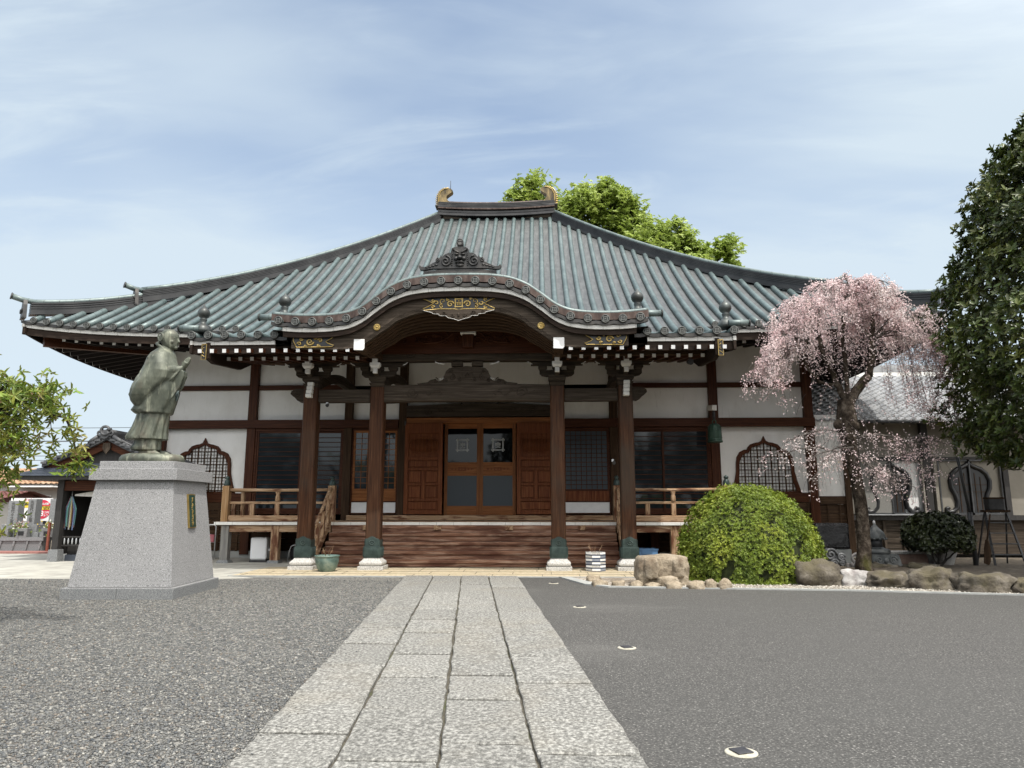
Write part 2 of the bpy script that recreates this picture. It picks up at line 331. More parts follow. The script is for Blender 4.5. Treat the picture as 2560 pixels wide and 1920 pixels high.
M['granite_dark'] = mat('split_granite', [(0.09282, 0.09996, 0.1035), (0.1714, 0.1785, 0.182), (0.257, 0.257, 0.257)], scale=60, detail=3, lo=0.38, hi=0.62, rough=0.7, bump=0.3, bdist=0.004)
M['slab'] = mat('chiselled_slab', [(0.068, 0.066, 0.060), (0.16, 0.157, 0.144), (0.34, 0.335, 0.31)], scale=34, stretch=(1.1, 0.9, 1), detail=6, nrough=0.72, lo=0.36, hi=0.62, rough=0.9, island=0.09,
                stain=[((0.20, 0.175, 0.13), 1.1, 0.5, 0.8, 0.4), ((0.15, 0.15, 0.14), 3.0, 0.55, 0.8, 0.3)], bump=0.9, bscale=26, bstretch=(1, 1, 1), bdist=0.015)
M['basestone'] = mat('column_base_granite', [(0.234, 0.225, 0.216), (0.432, 0.423, 0.396), (0.558, 0.549, 0.522)], scale=60, detail=3, lo=0.38, hi=0.62, rough=0.75)
M['apron'] = mat('apron_stone', [(0.3168, 0.2552, 0.1584), (0.4224, 0.352, 0.2376), (0.4928, 0.4224, 0.2992)], scale=14, detail=6, rough=0.9, island=0.08, bump=0.4, bscale=30, bdist=0.006, stain=((0.30, 0.27, 0.20), 1.2, 0.5, 0.7, 0.6))
M['concrete'] = mat('concrete', [(0.2666, 0.257, 0.2285), (0.3427, 0.3332, 0.2951), (0.4189, 0.4094, 0.3618)], scale=2.0, detail=8, rough=0.95, bump=0.15, bscale=60, bdist=0.003, stain=((0.22, 0.21, 0.19), 0.8, 0.5, 0.75, 0.6, (0.6, 2, 1)))
M['cement'] = mat('grey_cement', [(0.272, 0.28, 0.272), (0.352, 0.36, 0.344)], scale=5, rough=0.95, bump=0.15, bscale=50, bdist=0.003)
M['gravelbase'] = mat('gravel_bed', [(0.02496, 0.02496, 0.02371), (0.08424, 0.08424, 0.07987), (0.1248, 0.1248, 0.1173), (0.1685, 0.1635, 0.1485), (0.337, 0.3245, 0.2933)], scale=42, lo=0.02, hi=0.98, vor=True, rough=0.85, bump=1.0, bdist=0.02,
                      stain=((0.15, 0.14, 0.12), 0.5, 0.45, 0.7, 0.25))
M['pebble'] = mat('gravel_stone', [(0.035, 0.040, 0.046), (0.075, 0.080, 0.084), (0.10, 0.103, 0.102), (0.13, 0.132, 0.128), (0.085, 0.09, 0.095), (0.11, 0.113, 0.11), (0.15, 0.15, 0.142), (0.09, 0.092, 0.09), (0.12, 0.122, 0.12), (0.17, 0.165, 0.15), (0.30, 0.295, 0.27), (0.14, 0.115, 0.09), (0.10, 0.10, 0.10), (0.14, 0.14, 0.135)], lo=0.0, hi=1.0, rough=0.8, by_island=True)
M['asphalt'] = mat('asphalt', [(0.01237, 0.01181, 0.01125), (0.04611, 0.04499, 0.04218), (0.07311, 0.07086, 0.06637), (0.3374, 0.3262, 0.3037)], scale=62, detail=2.5, nrough=0.65, lo=0.30, hi=0.74, rough=0.85, bump=0.5, bscale=110, bdist=0.006,
                   stain=[((0.062, 0.061, 0.058), 0.35, 0.45, 0.7, 0.45), ((0.13, 0.126, 0.118), 0.22, 0.55, 0.7, 0.35, (1, 2.2, 1))])
M['soil'] = mat('bare_soil', [(0.07, 0.055, 0.038), (0.16, 0.13, 0.095)], scale=9, detail=8, rough=1.0, bump=0.6, bscale=30, bdist=0.02)
M['rock'] = mat('pale_boulder', [(0.1344, 0.1028, 0.07114), (0.2688, 0.2213, 0.1581), (0.3636, 0.3083, 0.2372)], scale=4.5, detail=9, nrough=0.7, rough=0.95, bump=1.0, bscale=7, bdist=0.06, island=0.06, stain=((0.12, 0.085, 0.055), 2.6, 0.5, 0.66, 0.75))
M['rock_grey'] = mat('grey_boulder', [(0.0561, 0.04638, 0.0359), (0.1122, 0.09574, 0.0748), (0.202, 0.1795, 0.1459)], scale=3.5, detail=9, nrough=0.7, rough=0.95, bump=1.0, bscale=6, bdist=0.06, island=0.15, stain=((0.10, 0.085, 0.045), 1.8, 0.5, 0.65, 0.7))
M['rock_white'] = mat('white_boulder', [(0.1913, 0.1721, 0.1658), (0.3315, 0.3187, 0.306), (0.4208, 0.408, 0.3952)], scale=5, detail=9, rough=0.9, bump=0.8, bscale=10, bdist=0.03)
M['verdigris'] = mat('verdigris_bronze', [(0.03023, 0.03737, 0.02858), (0.08243, 0.09069, 0.0687), (0.1539, 0.1649, 0.1263)], scale=2.6, stretch=(1.3, 1.3, 0.5), detail=8, nrough=0.65, rough=0.55, metal=0.25, bump=0.3, bscale=18, bdist=0.006,
                     stain=[((0.12, 0.10, 0.075), 2.2, 0.52, 0.68, 0.6), ((0.36, 0.37, 0.28), 4, 0.55, 0.68, 0.6, (2.2, 2.2, 0.3))])
M['pot'] = mat('glazed_green_pot', [(0.05, 0.09, 0.08), (0.11, 0.17, 0.15), (0.20, 0.25, 0.21)], scale=5, rough=0.5, metal=0.2)
M['bellg'] = mat('green_bronze_bell', [(0.022, 0.05, 0.036), (0.04, 0.085, 0.058)], scale=5, rough=0.5, metal=0.3)
M['steel'] = mat('galvanised_steel', [(0.42, 0.43, 0.44), (0.52, 0.53, 0.54)], scale=8, rough=0.4, metal=0.6)
M['darksteel'] = mat('dark_steel', [(0.03, 0.03, 0.032), (0.05, 0.05, 0.052)], scale=8, rough=0.5, metal=0.4)
M['plastic_white'] = mat('white_plastic', [(0.70, 0.71, 0.72), (0.74, 0.75, 0.76)], scale=2, rough=0.4)
M['plastic_blue'] = mat('blue_plastic', [(0.10, 0.22, 0.42), (0.13, 0.27, 0.48)], scale=2, rough=0.45)
M['plastic_red'] = mat('faded_red_cloth', [(0.30, 0.08, 0.10), (0.40, 0.13, 0.15)], scale=6, rough=0.7)
M['rope'] = mat('bead_bronze', [(0.03, 0.045, 0.045), (0.05, 0.07, 0.07)], scale=9, rough=0.5, metal=0.3)
def glass(name, col, rough=0.06, spec=0.8):
    m = bpy.data.materials.new(name); m.use_nodes = True; b = m.node_tree.nodes['Principled BSDF']
    b.inputs['Base Color'].default_value = (*col, 1); b.inputs['Roughness'].default_value = rough; b.inputs['Specular IOR Level'].default_value = spec; b.inputs['IOR'].default_value = 1.52
    n = m.node_tree.nodes.new('ShaderNodeTexNoise'); n.inputs['Scale'].default_value = 0.9; bp = m.node_tree.nodes.new('ShaderNodeBump'); bp.inputs['Strength'].default_value = 0.25; bp.inputs['Distance'].default_value = 0.01
    tc = m.node_tree.nodes.new('ShaderNodeTexCoord'); m.node_tree.links.new(tc.outputs['Object'], n.inputs['Vector']); m.node_tree.links.new(n.outputs['Fac'], bp.inputs['Height']); m.node_tree.links.new(bp.outputs[0], b.inputs['Normal'])
    return m
M['glass'] = glass('window_glass', (0.014, 0.020, 0.025), 0.05, 0.55)
M['glass_frost'] = glass('frosted_glass', (0.030, 0.040, 0.050), 0.35, 0.35)
M['glass_black'] = glass('dark_door_glass', (0.003, 0.003, 0.004), 0.03, 0.35)
# ================================================================ TEMPLE HALL
X0 = -1.83; YE = 19.0; YR = 29.5; A = 12.86; LR = 2.36; YW = 21.8; YP = 15.8; YG = 15.5; RS = 0.39
hall = thing('temple_hall', 'large wooden temple main hall with hipped green copper tile roof and a curved porch gable', 'temple', (X0, YW, 0))
HP = lambda n, mb, m, par=None, **k: mb.build(n, m, par or hall, **k)
def hw(t): return lerp(A, LR, t)
def zc(t): return 6.40 + 5.6 * t + 2.1 * t * t
def lift(u, t): return 0.38 * abs(u) ** 5 * (1 - t) ** 3
def zporch(y): d = y - YE; return 6.40 + 0.533 * d + 0.0738 * d * d
KT = [(0, 6.60), (0.42, 6.595), (0.8, 6.57), (1.2, 6.50), (1.57, 6.345), (1.9, 6.11), (2.2, 5.88), (2.5, 5.745), (2.87, 5.685), (3.25, 5.665), (3.65, 5.67), (4.05, 5.70), (4.55, 5.755), (4.9, 5.79)]
KS = smooth_tab(KT, 6)
def K(x): return interp(KS, abs(x))
def yk(x):   # where the flat-running gable roof meets the porch slope
    y = YP
    while y < 26 and zroof(y) < K(x) + 0.10: y += 0.02
    return y
def zroof(y): return zporch(y) if y < YE else zc((y - YE) / (YR - YE))
PW = 6.28    # half width of the porch roof
M['finial'] = mat('finial_bronze', [(0.03, 0.032, 0.03), (0.055, 0.062, 0.06), (0.10, 0.115, 0.11)], scale=3, rough=0.4, metal=0.35)
# ---- roof skin with cover rolls
def roof():
    mb = MB(); nt, nu = 26, 48
    def P_(side, u, t):
        z = zc(t) + lift(u, t) - 0.05; h = hw(t); k = (YR - YE) * (1 - t)
        if side == 0: return (X0 + u * h, YR - k, z)
        if side == 1: return (X0 + h, YR + u * k, z)
        if side == 2: return (X0 - u * h, YR + k, z)
        return (X0 - h, YR - u * k, z)
    for sd_ in range(4):
        mb.grid([[P_(sd_, -1 + 2 * j / nu, i / nt) for j in range(nu + 1)] for i in range(nt + 1)], 0)
    # porch extension skin
    xs = [PW * (-1 + 2 * j / 60) for j in range(61)]
    rows = [[(X0 + x, lerp(YP if abs(x) > 4.25 else min(yk(x), YE), YE, i / 10), zroof(lerp(YP if abs(x) > 4.25 else min(yk(x), YE), YE, i / 10)) - 0.05) for x in xs] for i in range(11)]
    mb.grid(rows, 0)
    # rolls on the front slope and the porch
    R = 0.088
    for k in range(-33, 34):
        x = k * RS
        if abs(x) > A - 0.1: continue
        tm = 1.0 if abs(x) <= LR else (A - abs(x)) / (A - LR)
        tm = max(tm - 0.022, 0.03)
        y1 = YE + tm * (YR - YE)
        y0 = YE
        if abs(x) < PW: y0 = YP if abs(x) > 4.2 else yk(x) - 0.05
        n = max(3, int((y1 - y0) / 0.45)); pts = []
        for i in range(n + 1):
            y = lerp(y0, y1, i / n)
            if y < YE: z = zroof(y)
            else:
                t = (y - YE) / (YR - YE); z = zc(t) + lift(x / hw(t), t)
            pts.append((X0 + x, y, z))
        d = Vector(pts[-1]) - Vector(pts[-2]); d.normalize()
        pts += [tuple(Vector(pts[-1]) + d * 0.05), tuple(Vector(pts[-1]) + d * 0.08)]
        mb.tube(pts, [R] * (n + 1) + [R * 0.75, R * 0.3], 10, 1)
    # rolls on both side slopes (visible past the corners, and from a step to the side)
    for s in (-1, 1):
        for k in range(-26, 27):
            yy = k * RS; T = (YR - YE)
            if abs(yy) > T - 0.15: continue
            tm = max((T - abs(yy)) / T - 0.035, 0.03); n = 9; pts = []
            for i in range(n + 1):
                t = tm * i / n; pts.append((X0 + s * hw(t), YR + yy, zc(t) + lift(yy / (T * (1 - t) + 1e-6), t)))
            mb.tube(pts, R, 7, 1)
    return HP('main_roof', mb, [M['pan'], M['roll']], fix=False)
main_roof = roof()
def edge_tiles():
    # round end discs of the rolls: rim, square well-frame and flower; one part each along the front
    mb = MB(); r = 0.098; n = 20
    mb.tube([(0, 0, 0), (0, -0.035, 0)], [r, r], n, 0)
    ring = [((r - 0.012) * math.cos(2 * PI * k / n), -0.040, (r - 0.012) * math.sin(2 * PI * k / n)) for k in range(n)]
    mb.tube(ring, 0.012, 6, 1, closed=True)
    q = r * 0.42; w = 0.010
    for s in (-1, 1):
        mb.box(-q * 1.35, q * 1.35, -0.05, -0.034, s * q - w, s * q + w, 1)
        mb.box(s * q - w, s * q + w, -0.052, -0.034, -q * 1.35, q * 1.35, 1)
    mb.prism([(-q * .6, 0), (0, -q * .42), (q * .6, 0), (0, q * .42)], -0.052, -0.034, 1)
    me = mb.mesh('end_tile'); me.materials.append(M['disc']); me.materials.append(M['rim'])
    gm = MB(); gm.v = list(mb.v); gm.f = list(mb.f); gm.m = list(mb.m); gm.s = list(mb.s); gm.tube([(0, 0, 0), (0, 0.28, 0.0)], 0.085, 12, 2)
    ge = gm.mesh('gable_end_tile'); [ge.materials.append(M[k]) for k in ('disc', 'rim', 'roll')]
    def disc(x, y, z, m=me):
        o = bpy.data.objects.new('end_tile', m); S.collection.objects.link(o); o.parent = hall; o.location = Vector((x, y, z)) - hall.location
    for k in range(-33, 34):
        x = k * RS
        if abs(x) < PW:
            if abs(x) > 4.2: disc(X0 + x, YP, zroof(YP))
        elif abs(x) < A - 0.1: disc(X0 + x, YE, zc(0) + lift(x / A, 0))
    pos = [0.0]; s = 0; xx = 0
    while xx < 4.12:
        dx = 0.01; s += math.hypot(dx, K(xx + dx) - K(xx)); xx += dx
        if s >= RS: pos.append(xx); s = 0
    for p in pos:
        for sg in ((-1, 1) if p else (1,)): disc(X0 + sg * p, YG, K(p), ge)
edge_tiles()
def eaves():
    """under the tiles: dark pan ends, white board, brown fascia, all following the eave line"""
    segs = []
    n = 40
    mainf = [(X0 + u * A, YE, zc(0) + lift(u, 0)) for u in [-1 + 2 * j / n for j in range(n + 1)]]
    def strip(mb, pts, y_off, z0, z1, th, mi=0, axis='y', sg=1):
        rows = []
        for p in pts:
            if axis == 'y': rows.append([(p[0], p[1] + y_off, p[2] + z0), (p[0], p[1] + y_off, p[2] + z1), (p[0], p[1] + y_off + th, p[2] + z1), (p[0], p[1] + y_off + th, p[2] + z0)])
            else: rows.append([(p[0] - sg * y_off, p[1], p[2] + z0), (p[0] - sg * y_off, p[1], p[2] + z1), (p[0] - sg * (y_off + th), p[1], p[2] + z1), (p[0] - sg * (y_off + th), p[1], p[2] + z0)])
        mb.grid(rows, mi, False, True)
        mb.add(rows[0], [(0, 1, 2, 3)], mi); mb.add(rows[-1], [(3, 2, 1, 0)], mi)
    def scallop(mb, xs, zf, y, mi=0):
        top = []; bot = []
        for i in range(len(xs) * 1):
            pass
        m = int((xs[1] - xs[0]) / 0.03)
        rows = []
        for i in range(m + 1):
            x = lerp(xs[0], xs[1], i / m); z = zf(x); ph = (x / RS) % 1.0
            d = 0.045 * math.sin(PI * ph)
            rows.append([(X0 + x, y, z - 0.03 - d * 0.6), (X0 + x, y, z - 0.105 - d * 0.7), (X0 + x, y + 0.10, z - 0.105 - d * 0.7), (X0 + x, y + 0.10, z - 0.03 - d * 0.6)])
        mb.grid(rows, mi, False, True)
    left = [p for p in mainf if p[0] < X0 - PW + 0.3]; right = [p for p in mainf if p[0] > X0 + PW - 0.3]
    mb = MB()
    scallop(mb, (-A, -PW), lambda x: zc(0) + lift(x / A, 0), YE + 0.0); scallop(mb, (PW, A), lambda x: zc(0) + lift(x / A, 0), YE + 0.0)
    scallop(mb, (-PW, -4.0), lambda x: zroof(YP), YP + 0.0); scallop(mb, (4.0, PW), lambda x: zroof(YP), YP + 0.0)
    scallop(mb, (-4.28, 4.28), lambda x: K(x), YG + 0.0)
    HP('pan_tile_edge', mb, [M['bronze']], fix=False)
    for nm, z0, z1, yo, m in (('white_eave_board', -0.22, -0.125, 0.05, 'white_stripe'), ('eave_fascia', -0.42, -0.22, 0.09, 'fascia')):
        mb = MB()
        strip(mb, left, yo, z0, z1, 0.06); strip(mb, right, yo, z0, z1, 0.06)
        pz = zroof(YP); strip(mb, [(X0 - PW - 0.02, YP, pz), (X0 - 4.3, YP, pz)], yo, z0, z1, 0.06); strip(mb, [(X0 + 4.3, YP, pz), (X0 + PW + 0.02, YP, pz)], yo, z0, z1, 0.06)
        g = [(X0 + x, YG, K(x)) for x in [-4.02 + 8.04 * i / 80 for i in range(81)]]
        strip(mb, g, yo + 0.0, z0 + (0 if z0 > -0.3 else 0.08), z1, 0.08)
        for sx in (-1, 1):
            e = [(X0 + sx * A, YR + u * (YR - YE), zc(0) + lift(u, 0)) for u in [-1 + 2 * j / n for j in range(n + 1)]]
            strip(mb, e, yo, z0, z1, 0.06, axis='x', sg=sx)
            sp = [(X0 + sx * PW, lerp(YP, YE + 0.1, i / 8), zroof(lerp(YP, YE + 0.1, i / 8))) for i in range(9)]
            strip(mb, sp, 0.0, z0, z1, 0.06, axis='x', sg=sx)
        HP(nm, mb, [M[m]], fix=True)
eaves()
def soffit():
    # dark boarding above the rafters, rising back to the wall plate
    mb = MB(); n = 30
    def ring(t, z):  # t: 0 at eave, 1 at the wall line
        o = []
        ax = lerp(A - 0.16, 10.1, t); ay = lerp(YR - YE - 0.16, YR - YW, t)
        for j in range(n): u = -1 + 2 * j / n; o.append((X0 + u * ax, YR - ay, z + lift(u, t * .25) * (1 - t)))
        for j in range(n): u = -1 + 2 * j / n; o.append((X0 + ax, YR + u * ay, z + lift(u, t * .25) * (1 - t)))
        for j in range(n): u = 1 - 2 * j / n; o.append((X0 + u * ax, YR + ay, z + lift(u, t * .25) * (1 - t)))
        for j in range(n): u = 1 - 2 * j / n; o.append((X0 - ax, YR + u * ay, z + lift(u, t * .25) * (1 - t)))
        return o
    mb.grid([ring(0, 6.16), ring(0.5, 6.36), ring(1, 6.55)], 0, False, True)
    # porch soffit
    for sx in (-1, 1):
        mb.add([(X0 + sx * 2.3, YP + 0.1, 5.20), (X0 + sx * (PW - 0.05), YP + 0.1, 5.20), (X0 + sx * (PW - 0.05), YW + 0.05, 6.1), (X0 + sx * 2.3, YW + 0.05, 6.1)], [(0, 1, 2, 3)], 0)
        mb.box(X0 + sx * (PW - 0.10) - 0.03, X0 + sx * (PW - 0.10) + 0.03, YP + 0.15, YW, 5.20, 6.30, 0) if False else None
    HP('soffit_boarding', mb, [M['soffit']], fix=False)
    # main rafters: front left/right and the two sides
    T = YR - YE
    def raft(p, q, w=0.09, h=0.11, mm='soffit', tgt=None):
        mb = tgt or MB(); mb.beam(p, q, w, h, 0)
        d = (Vector(q) - Vector(p)).normalized(); a = Vector(p) - d * 0.006
        mb.beam(a, Vector(p) + d * 0.004, w * 1.02, h * 1.02, 1)
        if tgt is None: HP('rafter', mb, [M[mm], M['white_tip']])
    x = -A + 1.1
    while x < A - 1.0:
        if abs(x) > PW - 0.6:
            u = x / A; lz = lift(u, 0)
            raft((X0 + x, YE + 0.30, 6.00 + lz), (X0 + x, YW + 0.1, 6.47 + lz * 0.1))
        x += 0.37
    sm = MB()
    for sx in (-1, 1):
        y = -T + 1.1
        while y < T - 1.0:
            lz = lift(y / T, 0)
            raft((X0 + sx * (A - 0.30), YR + y, 6.00 + lz), (X0 + sx * 10.0, YR + y, 6.47 + lz * 0.1), tgt=sm); y += 0.37
    HP('side_rafters', sm, [M['soffit'], M['white_tip']])['kind'] = 'stuff'
    for sx in (-1, 1):
        mb = MB(); mb.beam((X0 + sx * (A - 0.42), YE + 0.42, 6.22), (X0 + sx * 10.0, YW + 0.05, 6.42), 0.2, 0.30, 0)
        HP('hip_rafter', mb, [M['redx']], bevel=0.01)
    # porch rafters, two tiers with white ends
    for fl, y0, y1, zt, dz in ((1, YP - 0.08, 18.2, 5.06, 0.42), (0, 16.62, 19.5, 5.06, 0.45)):
        for sx in (-1, 1):
            x = 2.55
            while x < PW - (0.12 if fl else 0.5):
                raft((X0 + sx * x, y0, zt), (X0 + sx * x, y1, zt + dz), 0.085, 0.085, 'redy'); x += 0.287
    for sx in (-1, 1):
        mb = MB(); mb.box(X0 + sx * 2.35 if sx > 0 else X0 - 5.95, X0 + 5.95 if sx > 0 else X0 - 2.35, 16.72, 16.86, 5.10, 5.26, 0)
        # closing board behind the porch rafters and the end board that carries the gilt plate
        HP('rafter_bearer', mb, [M['brownx']], bevel=0.01)
        mb = MB(); mb.prism([(YP + 0.02, 5.28), (YP + 0.02, 4.90), (YP + 0.35, 4.84), (17.6, 4.98), (18.9, 5.5), (19.2, 6.0), (19.2, 6.1)], X0 + sx * 5.86 - 0.05, X0 + sx * 5.86 + 0.05, 0, 'yz')
        bb = HP('porch_side_bargeboard', mb, [M['fascia']], bevel=0.01)
        mb = MB(); x = X0 + sx * 5.92; y = YP - 0.02
        mb.box(x - 0.06, x + 0.06, y - 0.012, y, 4.87, 5.24, 1); mb.box(x - 0.045, x + 0.045, y - 0.018, y - 0.012, 4.885, 5.225, 0)
        for i in range(4): mb.tube([(x + 0.03 * math.cos(a * 0.5 + i), y - 0.026, 4.92 + i * 0.085 + 0.06 * a / 6) for a in range(7)], 0.008, 5, 1)
        HP('gilt_plate', mb, [M['black'], M['gold']], bb)
soffit()
# ---- gable roof, barge board, panel
def gable():
    mb = MB(); xs = [-4.30 + 8.60 * i / 90 for i in range(91)]
    rows = []
    for j in range(7):
        rows.append([(X0 + x, lerp(YG + 0.10, yk(x) + 0.15, j / 6), K(x) + 0.16) for x in xs])
    mb.grid(rows, 0)
    # brown copper upstand above the discs
    mb.grid([[(X0 + x, YG + 0.07, K(x) + 0.0) for x in xs], [(X0 + x, YG + 0.07, K(x) + 0.165) for x in xs]], 1, False)
    # underside
    mb.grid([[(X0 + x, YG + 0.12, K(x) - 0.20) for x in xs], [(X0 + x, 18.2, K(x) - 0.20) for x in xs]], 2, True)
    g = HP('gable_roof', mb, [M['roll'], M['brown_copper'], M['soffit']], fix=False)
    mb = MB(); mb.tube([(X0 + x, YG + 0.12, K(x) + 0.175) for x in xs], 0.055, 8, 0)
    mb.tube([(X0 + x, YG + 0.24, K(x) + 0.215) for x in xs], 0.05, 8, 0)
    HP('gable_edge_roll', mb, [M['patina_edge']], g)
    for sx in (-1, 1):   # horizontal roll ends that close the gable and porch eaves
        for xa, xb, y, z in ((4.10, 4.60, YG + 0.16, 5.83), (6.15, 6.62, YP + 0.15, 5.66)):
            mb = MB(); mb.tube([(X0 + sx * xa, y, z), (X0 + sx * xb, y, z)], 0.075, 14, 0); mb.tube([(X0 + sx * xb, y, z), (X0 + sx * (xb + .03), y, z)], 0.088, 14, 1)
            HP('verge_roll', mb, [M['patina_edge'], M['disc']])
        for xa, y, z in ((4.09, YG + 0.30, 5.78), (6.15, YP + 0.30, 5.60)):
            mb = MB()
            mb.lathe([(0.19, 0.0), (0.196, 0.066), (0.168, 0.143), (0.112, 0.198), (0.078, 0.231), (0.069, 0.275), (0.084, 0.319), (0.084, 0.341), (0.062, 0.358), (0.112, 0.396), (0.14, 0.451), (0.143, 0.506), (0.123, 0.561), (0.078, 0.611), (0.034, 0.643), (0.009, 0.693), (0.0, 0.704)], (X0 + sx * xa, y, z - 0.02), 24, 0)
            HP('jewel_finial', mb, [M['finial']])
    # demon-face ridge end on the gable crown
    z0 = 6.80; yy = YG + 0.30
    mb = MB(); poly = [(-0.86, 0)] + [(x, 0.13 - 0.06 * (x / 0.86) ** 2 + 0.02) for x in (-0.86, -0.43, 0, 0.43, 0.86)] + [(0.86, 0)]
    for i in range(3):
        pl = [(X0 + p[0] * (1 - i * 0.004), z0 + 0.02 + (0.058 * i if p[1] < 0.01 else 0.058 * i + 0.05) - 0.05 * (p[0] / 0.86) ** 2) for p in [(-0.86, 0), (-0.43, 0), (0, 0), (0.43, 0), (0.86, 0), (0.86, 1), (0.43, 1), (0, 1), (-0.43, 1), (-0.86, 1)]]
        mb.prism(pl, yy - 0.06 + i * 0.02, yy + 0.25, 0)
    bs_ = HP('gable_crest_base', mb, [M['bronze']], bevel=0.008)
    mb = MB(); zb = z0 + 0.19
    half = [(0, 0), (0.62, 0.0), (0.86, -0.03), (0.93, -0.02), (0.97, 0.05), (0.94, 0.09), (0.90, 0.05), (0.82, 0.04), (0.66, 0.12), (0.56, 0.17), (0.57, 0.23), (0.52, 0.27), (0.47, 0.26), (0.45, 0.33), (0.42, 0.27), (0.36, 0.34), (0.27, 0.38), (0.22, 0.38), (0.20, 0.46), (0.15, 0.51), (0.07, 0.53)]
    poly = [(X0 + x, zb + z) for x, z in half] + [(X0 - x, zb + z) for x, z in half[::-1] if x > 0]
    mb.prism(poly, yy - 0.04, yy + 0.06, 0)
    for s in (-1, 1):
        mb.tube([(X0 + x, yy - 0.055, zb + z) for x, z in spiral(s * 0.33, 0.17, 0.135, 1.7, PI / 2, 30, 0.1, s)], 0.022, 6, 0)
        mb.tube([(X0 + x, yy - 0.05, zb + z) for x, z in spiral(s * 0.53, 0.20, 0.055, 1.2, PI / 2, 14, 0.1, s)], 0.016, 6, 0)
        for i in range(4): mb.sph((X0 + s * (0.55 + i * 0.075), yy - 0.04, zb + 0.085 - i * 0.02), 0.04, 0.025, 0.028 - i * 0.003, 8, 6, 0)
        mb.sph((X0 + s * 0.075, yy - 0.06, zb + 0.335), 0.055, 0.035, 0.022, 10, 6, 0)       # eyes
        mb.tube([(X0 + s * (0.02 + 0.03 * i), yy - 0.07, zb + 0.37 + 0.018 * i) for i in range(5)], [0.02, 0.024, 0.02, 0.014, 0.008], 6, 0)  # brows
        mb.tube([(X0 + s * 0.14, yy - 0.05, zb + 0.42), (X0 + s * 0.18, yy - 0.07, zb + 0.47), (X0 + s * 0.13, yy - 0.08, zb + 0.50)], [0.02, 0.015, 0.006], 6, 0)
        mb.sph((X0 + s * 0.09, yy - 0.06, zb + 0.23), 0.055, 0.04, 0.05, 8, 6, 0)
        for i in range(7): mb.sph((X0 + s * (0.185 - 0.002 * i), yy - 0.055, zb + 0.08 + i * 0.045), 0.018, 0.018, 0.018, 6, 5, 0)
    mb.sph((X0, yy - 0.09, zb + 0.245), 0.06, 0.06, 0.045, 12, 8, 0)
    mb.tube([(X0 - 0.10, yy - 0.06, zb + 0.12), (X0 - 0.05, yy - 0.085, zb + 0.15), (X0 + 0.05, yy - 0.085, zb + 0.15), (X0 + 0.10, yy - 0.06, zb + 0.12)], 0.018, 6, 0)
    mb.tube([(X0 - 0.09, yy - 0.06, zb + 0.07), (X0, yy - 0.08, zb + 0.055), (X0 + 0.09, yy - 0.06, zb + 0.07)], 0.018, 6, 0)
    HP('demon_face_crest', mb, [M['bronze']], bs_)
    mb = MB(); mb.tube([(X0, yy + 0.5, zb + 0.50), (X0, yy + 0.1, zb + 0.58), (X0 - 0.0, yy - 0.04, zb + 0.64)], [0.06, 0.075, 0.085], 16, 0)
    mb.tube([(X0 - 0.0 + 0.066 * math.cos(a * PI / 8), yy - 0.055, zb + 0.645 + 0.066 * math.sin(a * PI / 8)) for a in range(16)], 0.015, 6, 0, closed=True)
    HP('crest_roll_tile', mb, [M['bronze']], bs_)
    # barge board
    HL = smooth_tab([(0, 5.94), (0.5, 5.955), (0.8, 5.93), (1.1, 5.86), (1.33, 5.77), (1.47, 5.70), (1.62, 5.57), (1.85, 5.42), (2.1, 5.24), (2.3, 5.13), (2.6, 5.075), (3.0, 5.07), (3.4, 5.085), (3.85, 5.10)], 5)
    hl = lambda x: interp(HL, abs(x))
    xs = [-3.85 + 7.7 * i / 110 for i in range(111)]
    mb = MB(); y0, y1 = YG + 0.20, YG + 0.32
    rows = [[(X0 + x, y0, hl(x)), (X0 + x, y0, K(x) - 0.32), (X0 + x, y1, K(x) - 0.32), (X0 + x, y1, hl(x))] for x in xs]
    mb.grid(rows, 0, False, True); mb.add(rows[0], [(0, 1, 2, 3)]); mb.add(rows[-1], [(3, 2, 1, 0)])
    # planed ribs along the lower edge
    for i in range(3): mb.tube([(X0 + x, y0 - 0.002, hl(x) + 0.035 + i * 0.03) for x in xs if abs(x) < 2.2], 0.008, 5, 0)
    barge = HP('bargeboard', mb, [M['greyx']], bevel=0.006)
    mb = MB()
    for i in range(6):   # nested mouldings stepping back to the panel
        ya = YG + 0.34 + i * 0.13; d = 0.045 * (i + 1)
        xr = [x for x in xs if abs(x) < 2.35 - i * 0.02]
        rows = [[(X0 + x, ya, hl(x) - d * min(1, 1.25 - abs(x) / 2.6)), (X0 + x, ya, hl(x) + 0.16), (X0 + x, ya + 0.10, hl(x) + 0.16), (X0 + x, ya + 0.10, hl(x) - d * min(1, 1.25 - abs(x) / 2.6))] for x in xr]
        mb.grid(rows, 0, False, True)
    HP('gable_mouldings', mb, [M['brownx']], bevel=0.006)
    mb = MB()
    pan = [(-2.35, 5.35), (2.35, 5.35), (2.30, 5.40)] + [(x, min(K(x) - 0.22, 6.25)) for x in [2.2 - 4.4 * i / 40 for i in range(41)]] + [(-2.30, 5.40)]
    mb.prism([(X0 + a, b) for a, b in pan], 17.50, 17.56, 0)
    rnd = random.Random(3)
    for s in (-1, 1):    # carved foliage on the panel
        for (cx, cz, r, tn) in ((0.28, 5.68, 0.09, 1.5), (0.62, 5.68, 0.10, 1.5), (0.95, 5.70, 0.08, 1.4), (1.6, 5.66, 0.07, 1.3)):
            mb.tube([(X0 + x, 17.49, z) for x, z in spiral(s * cx, cz, r, tn, PI / 2, 18, 0.1, s)], 0.018, 6, 0)
        mb.tube([(X0 + s * x, 17.49, 5.62 + 0.35 * math.exp(-((x - 0.15) / 0.35) ** 2)) for x in [0.1 + 0.09 * i for i in range(12)]], 0.022, 6, 0)
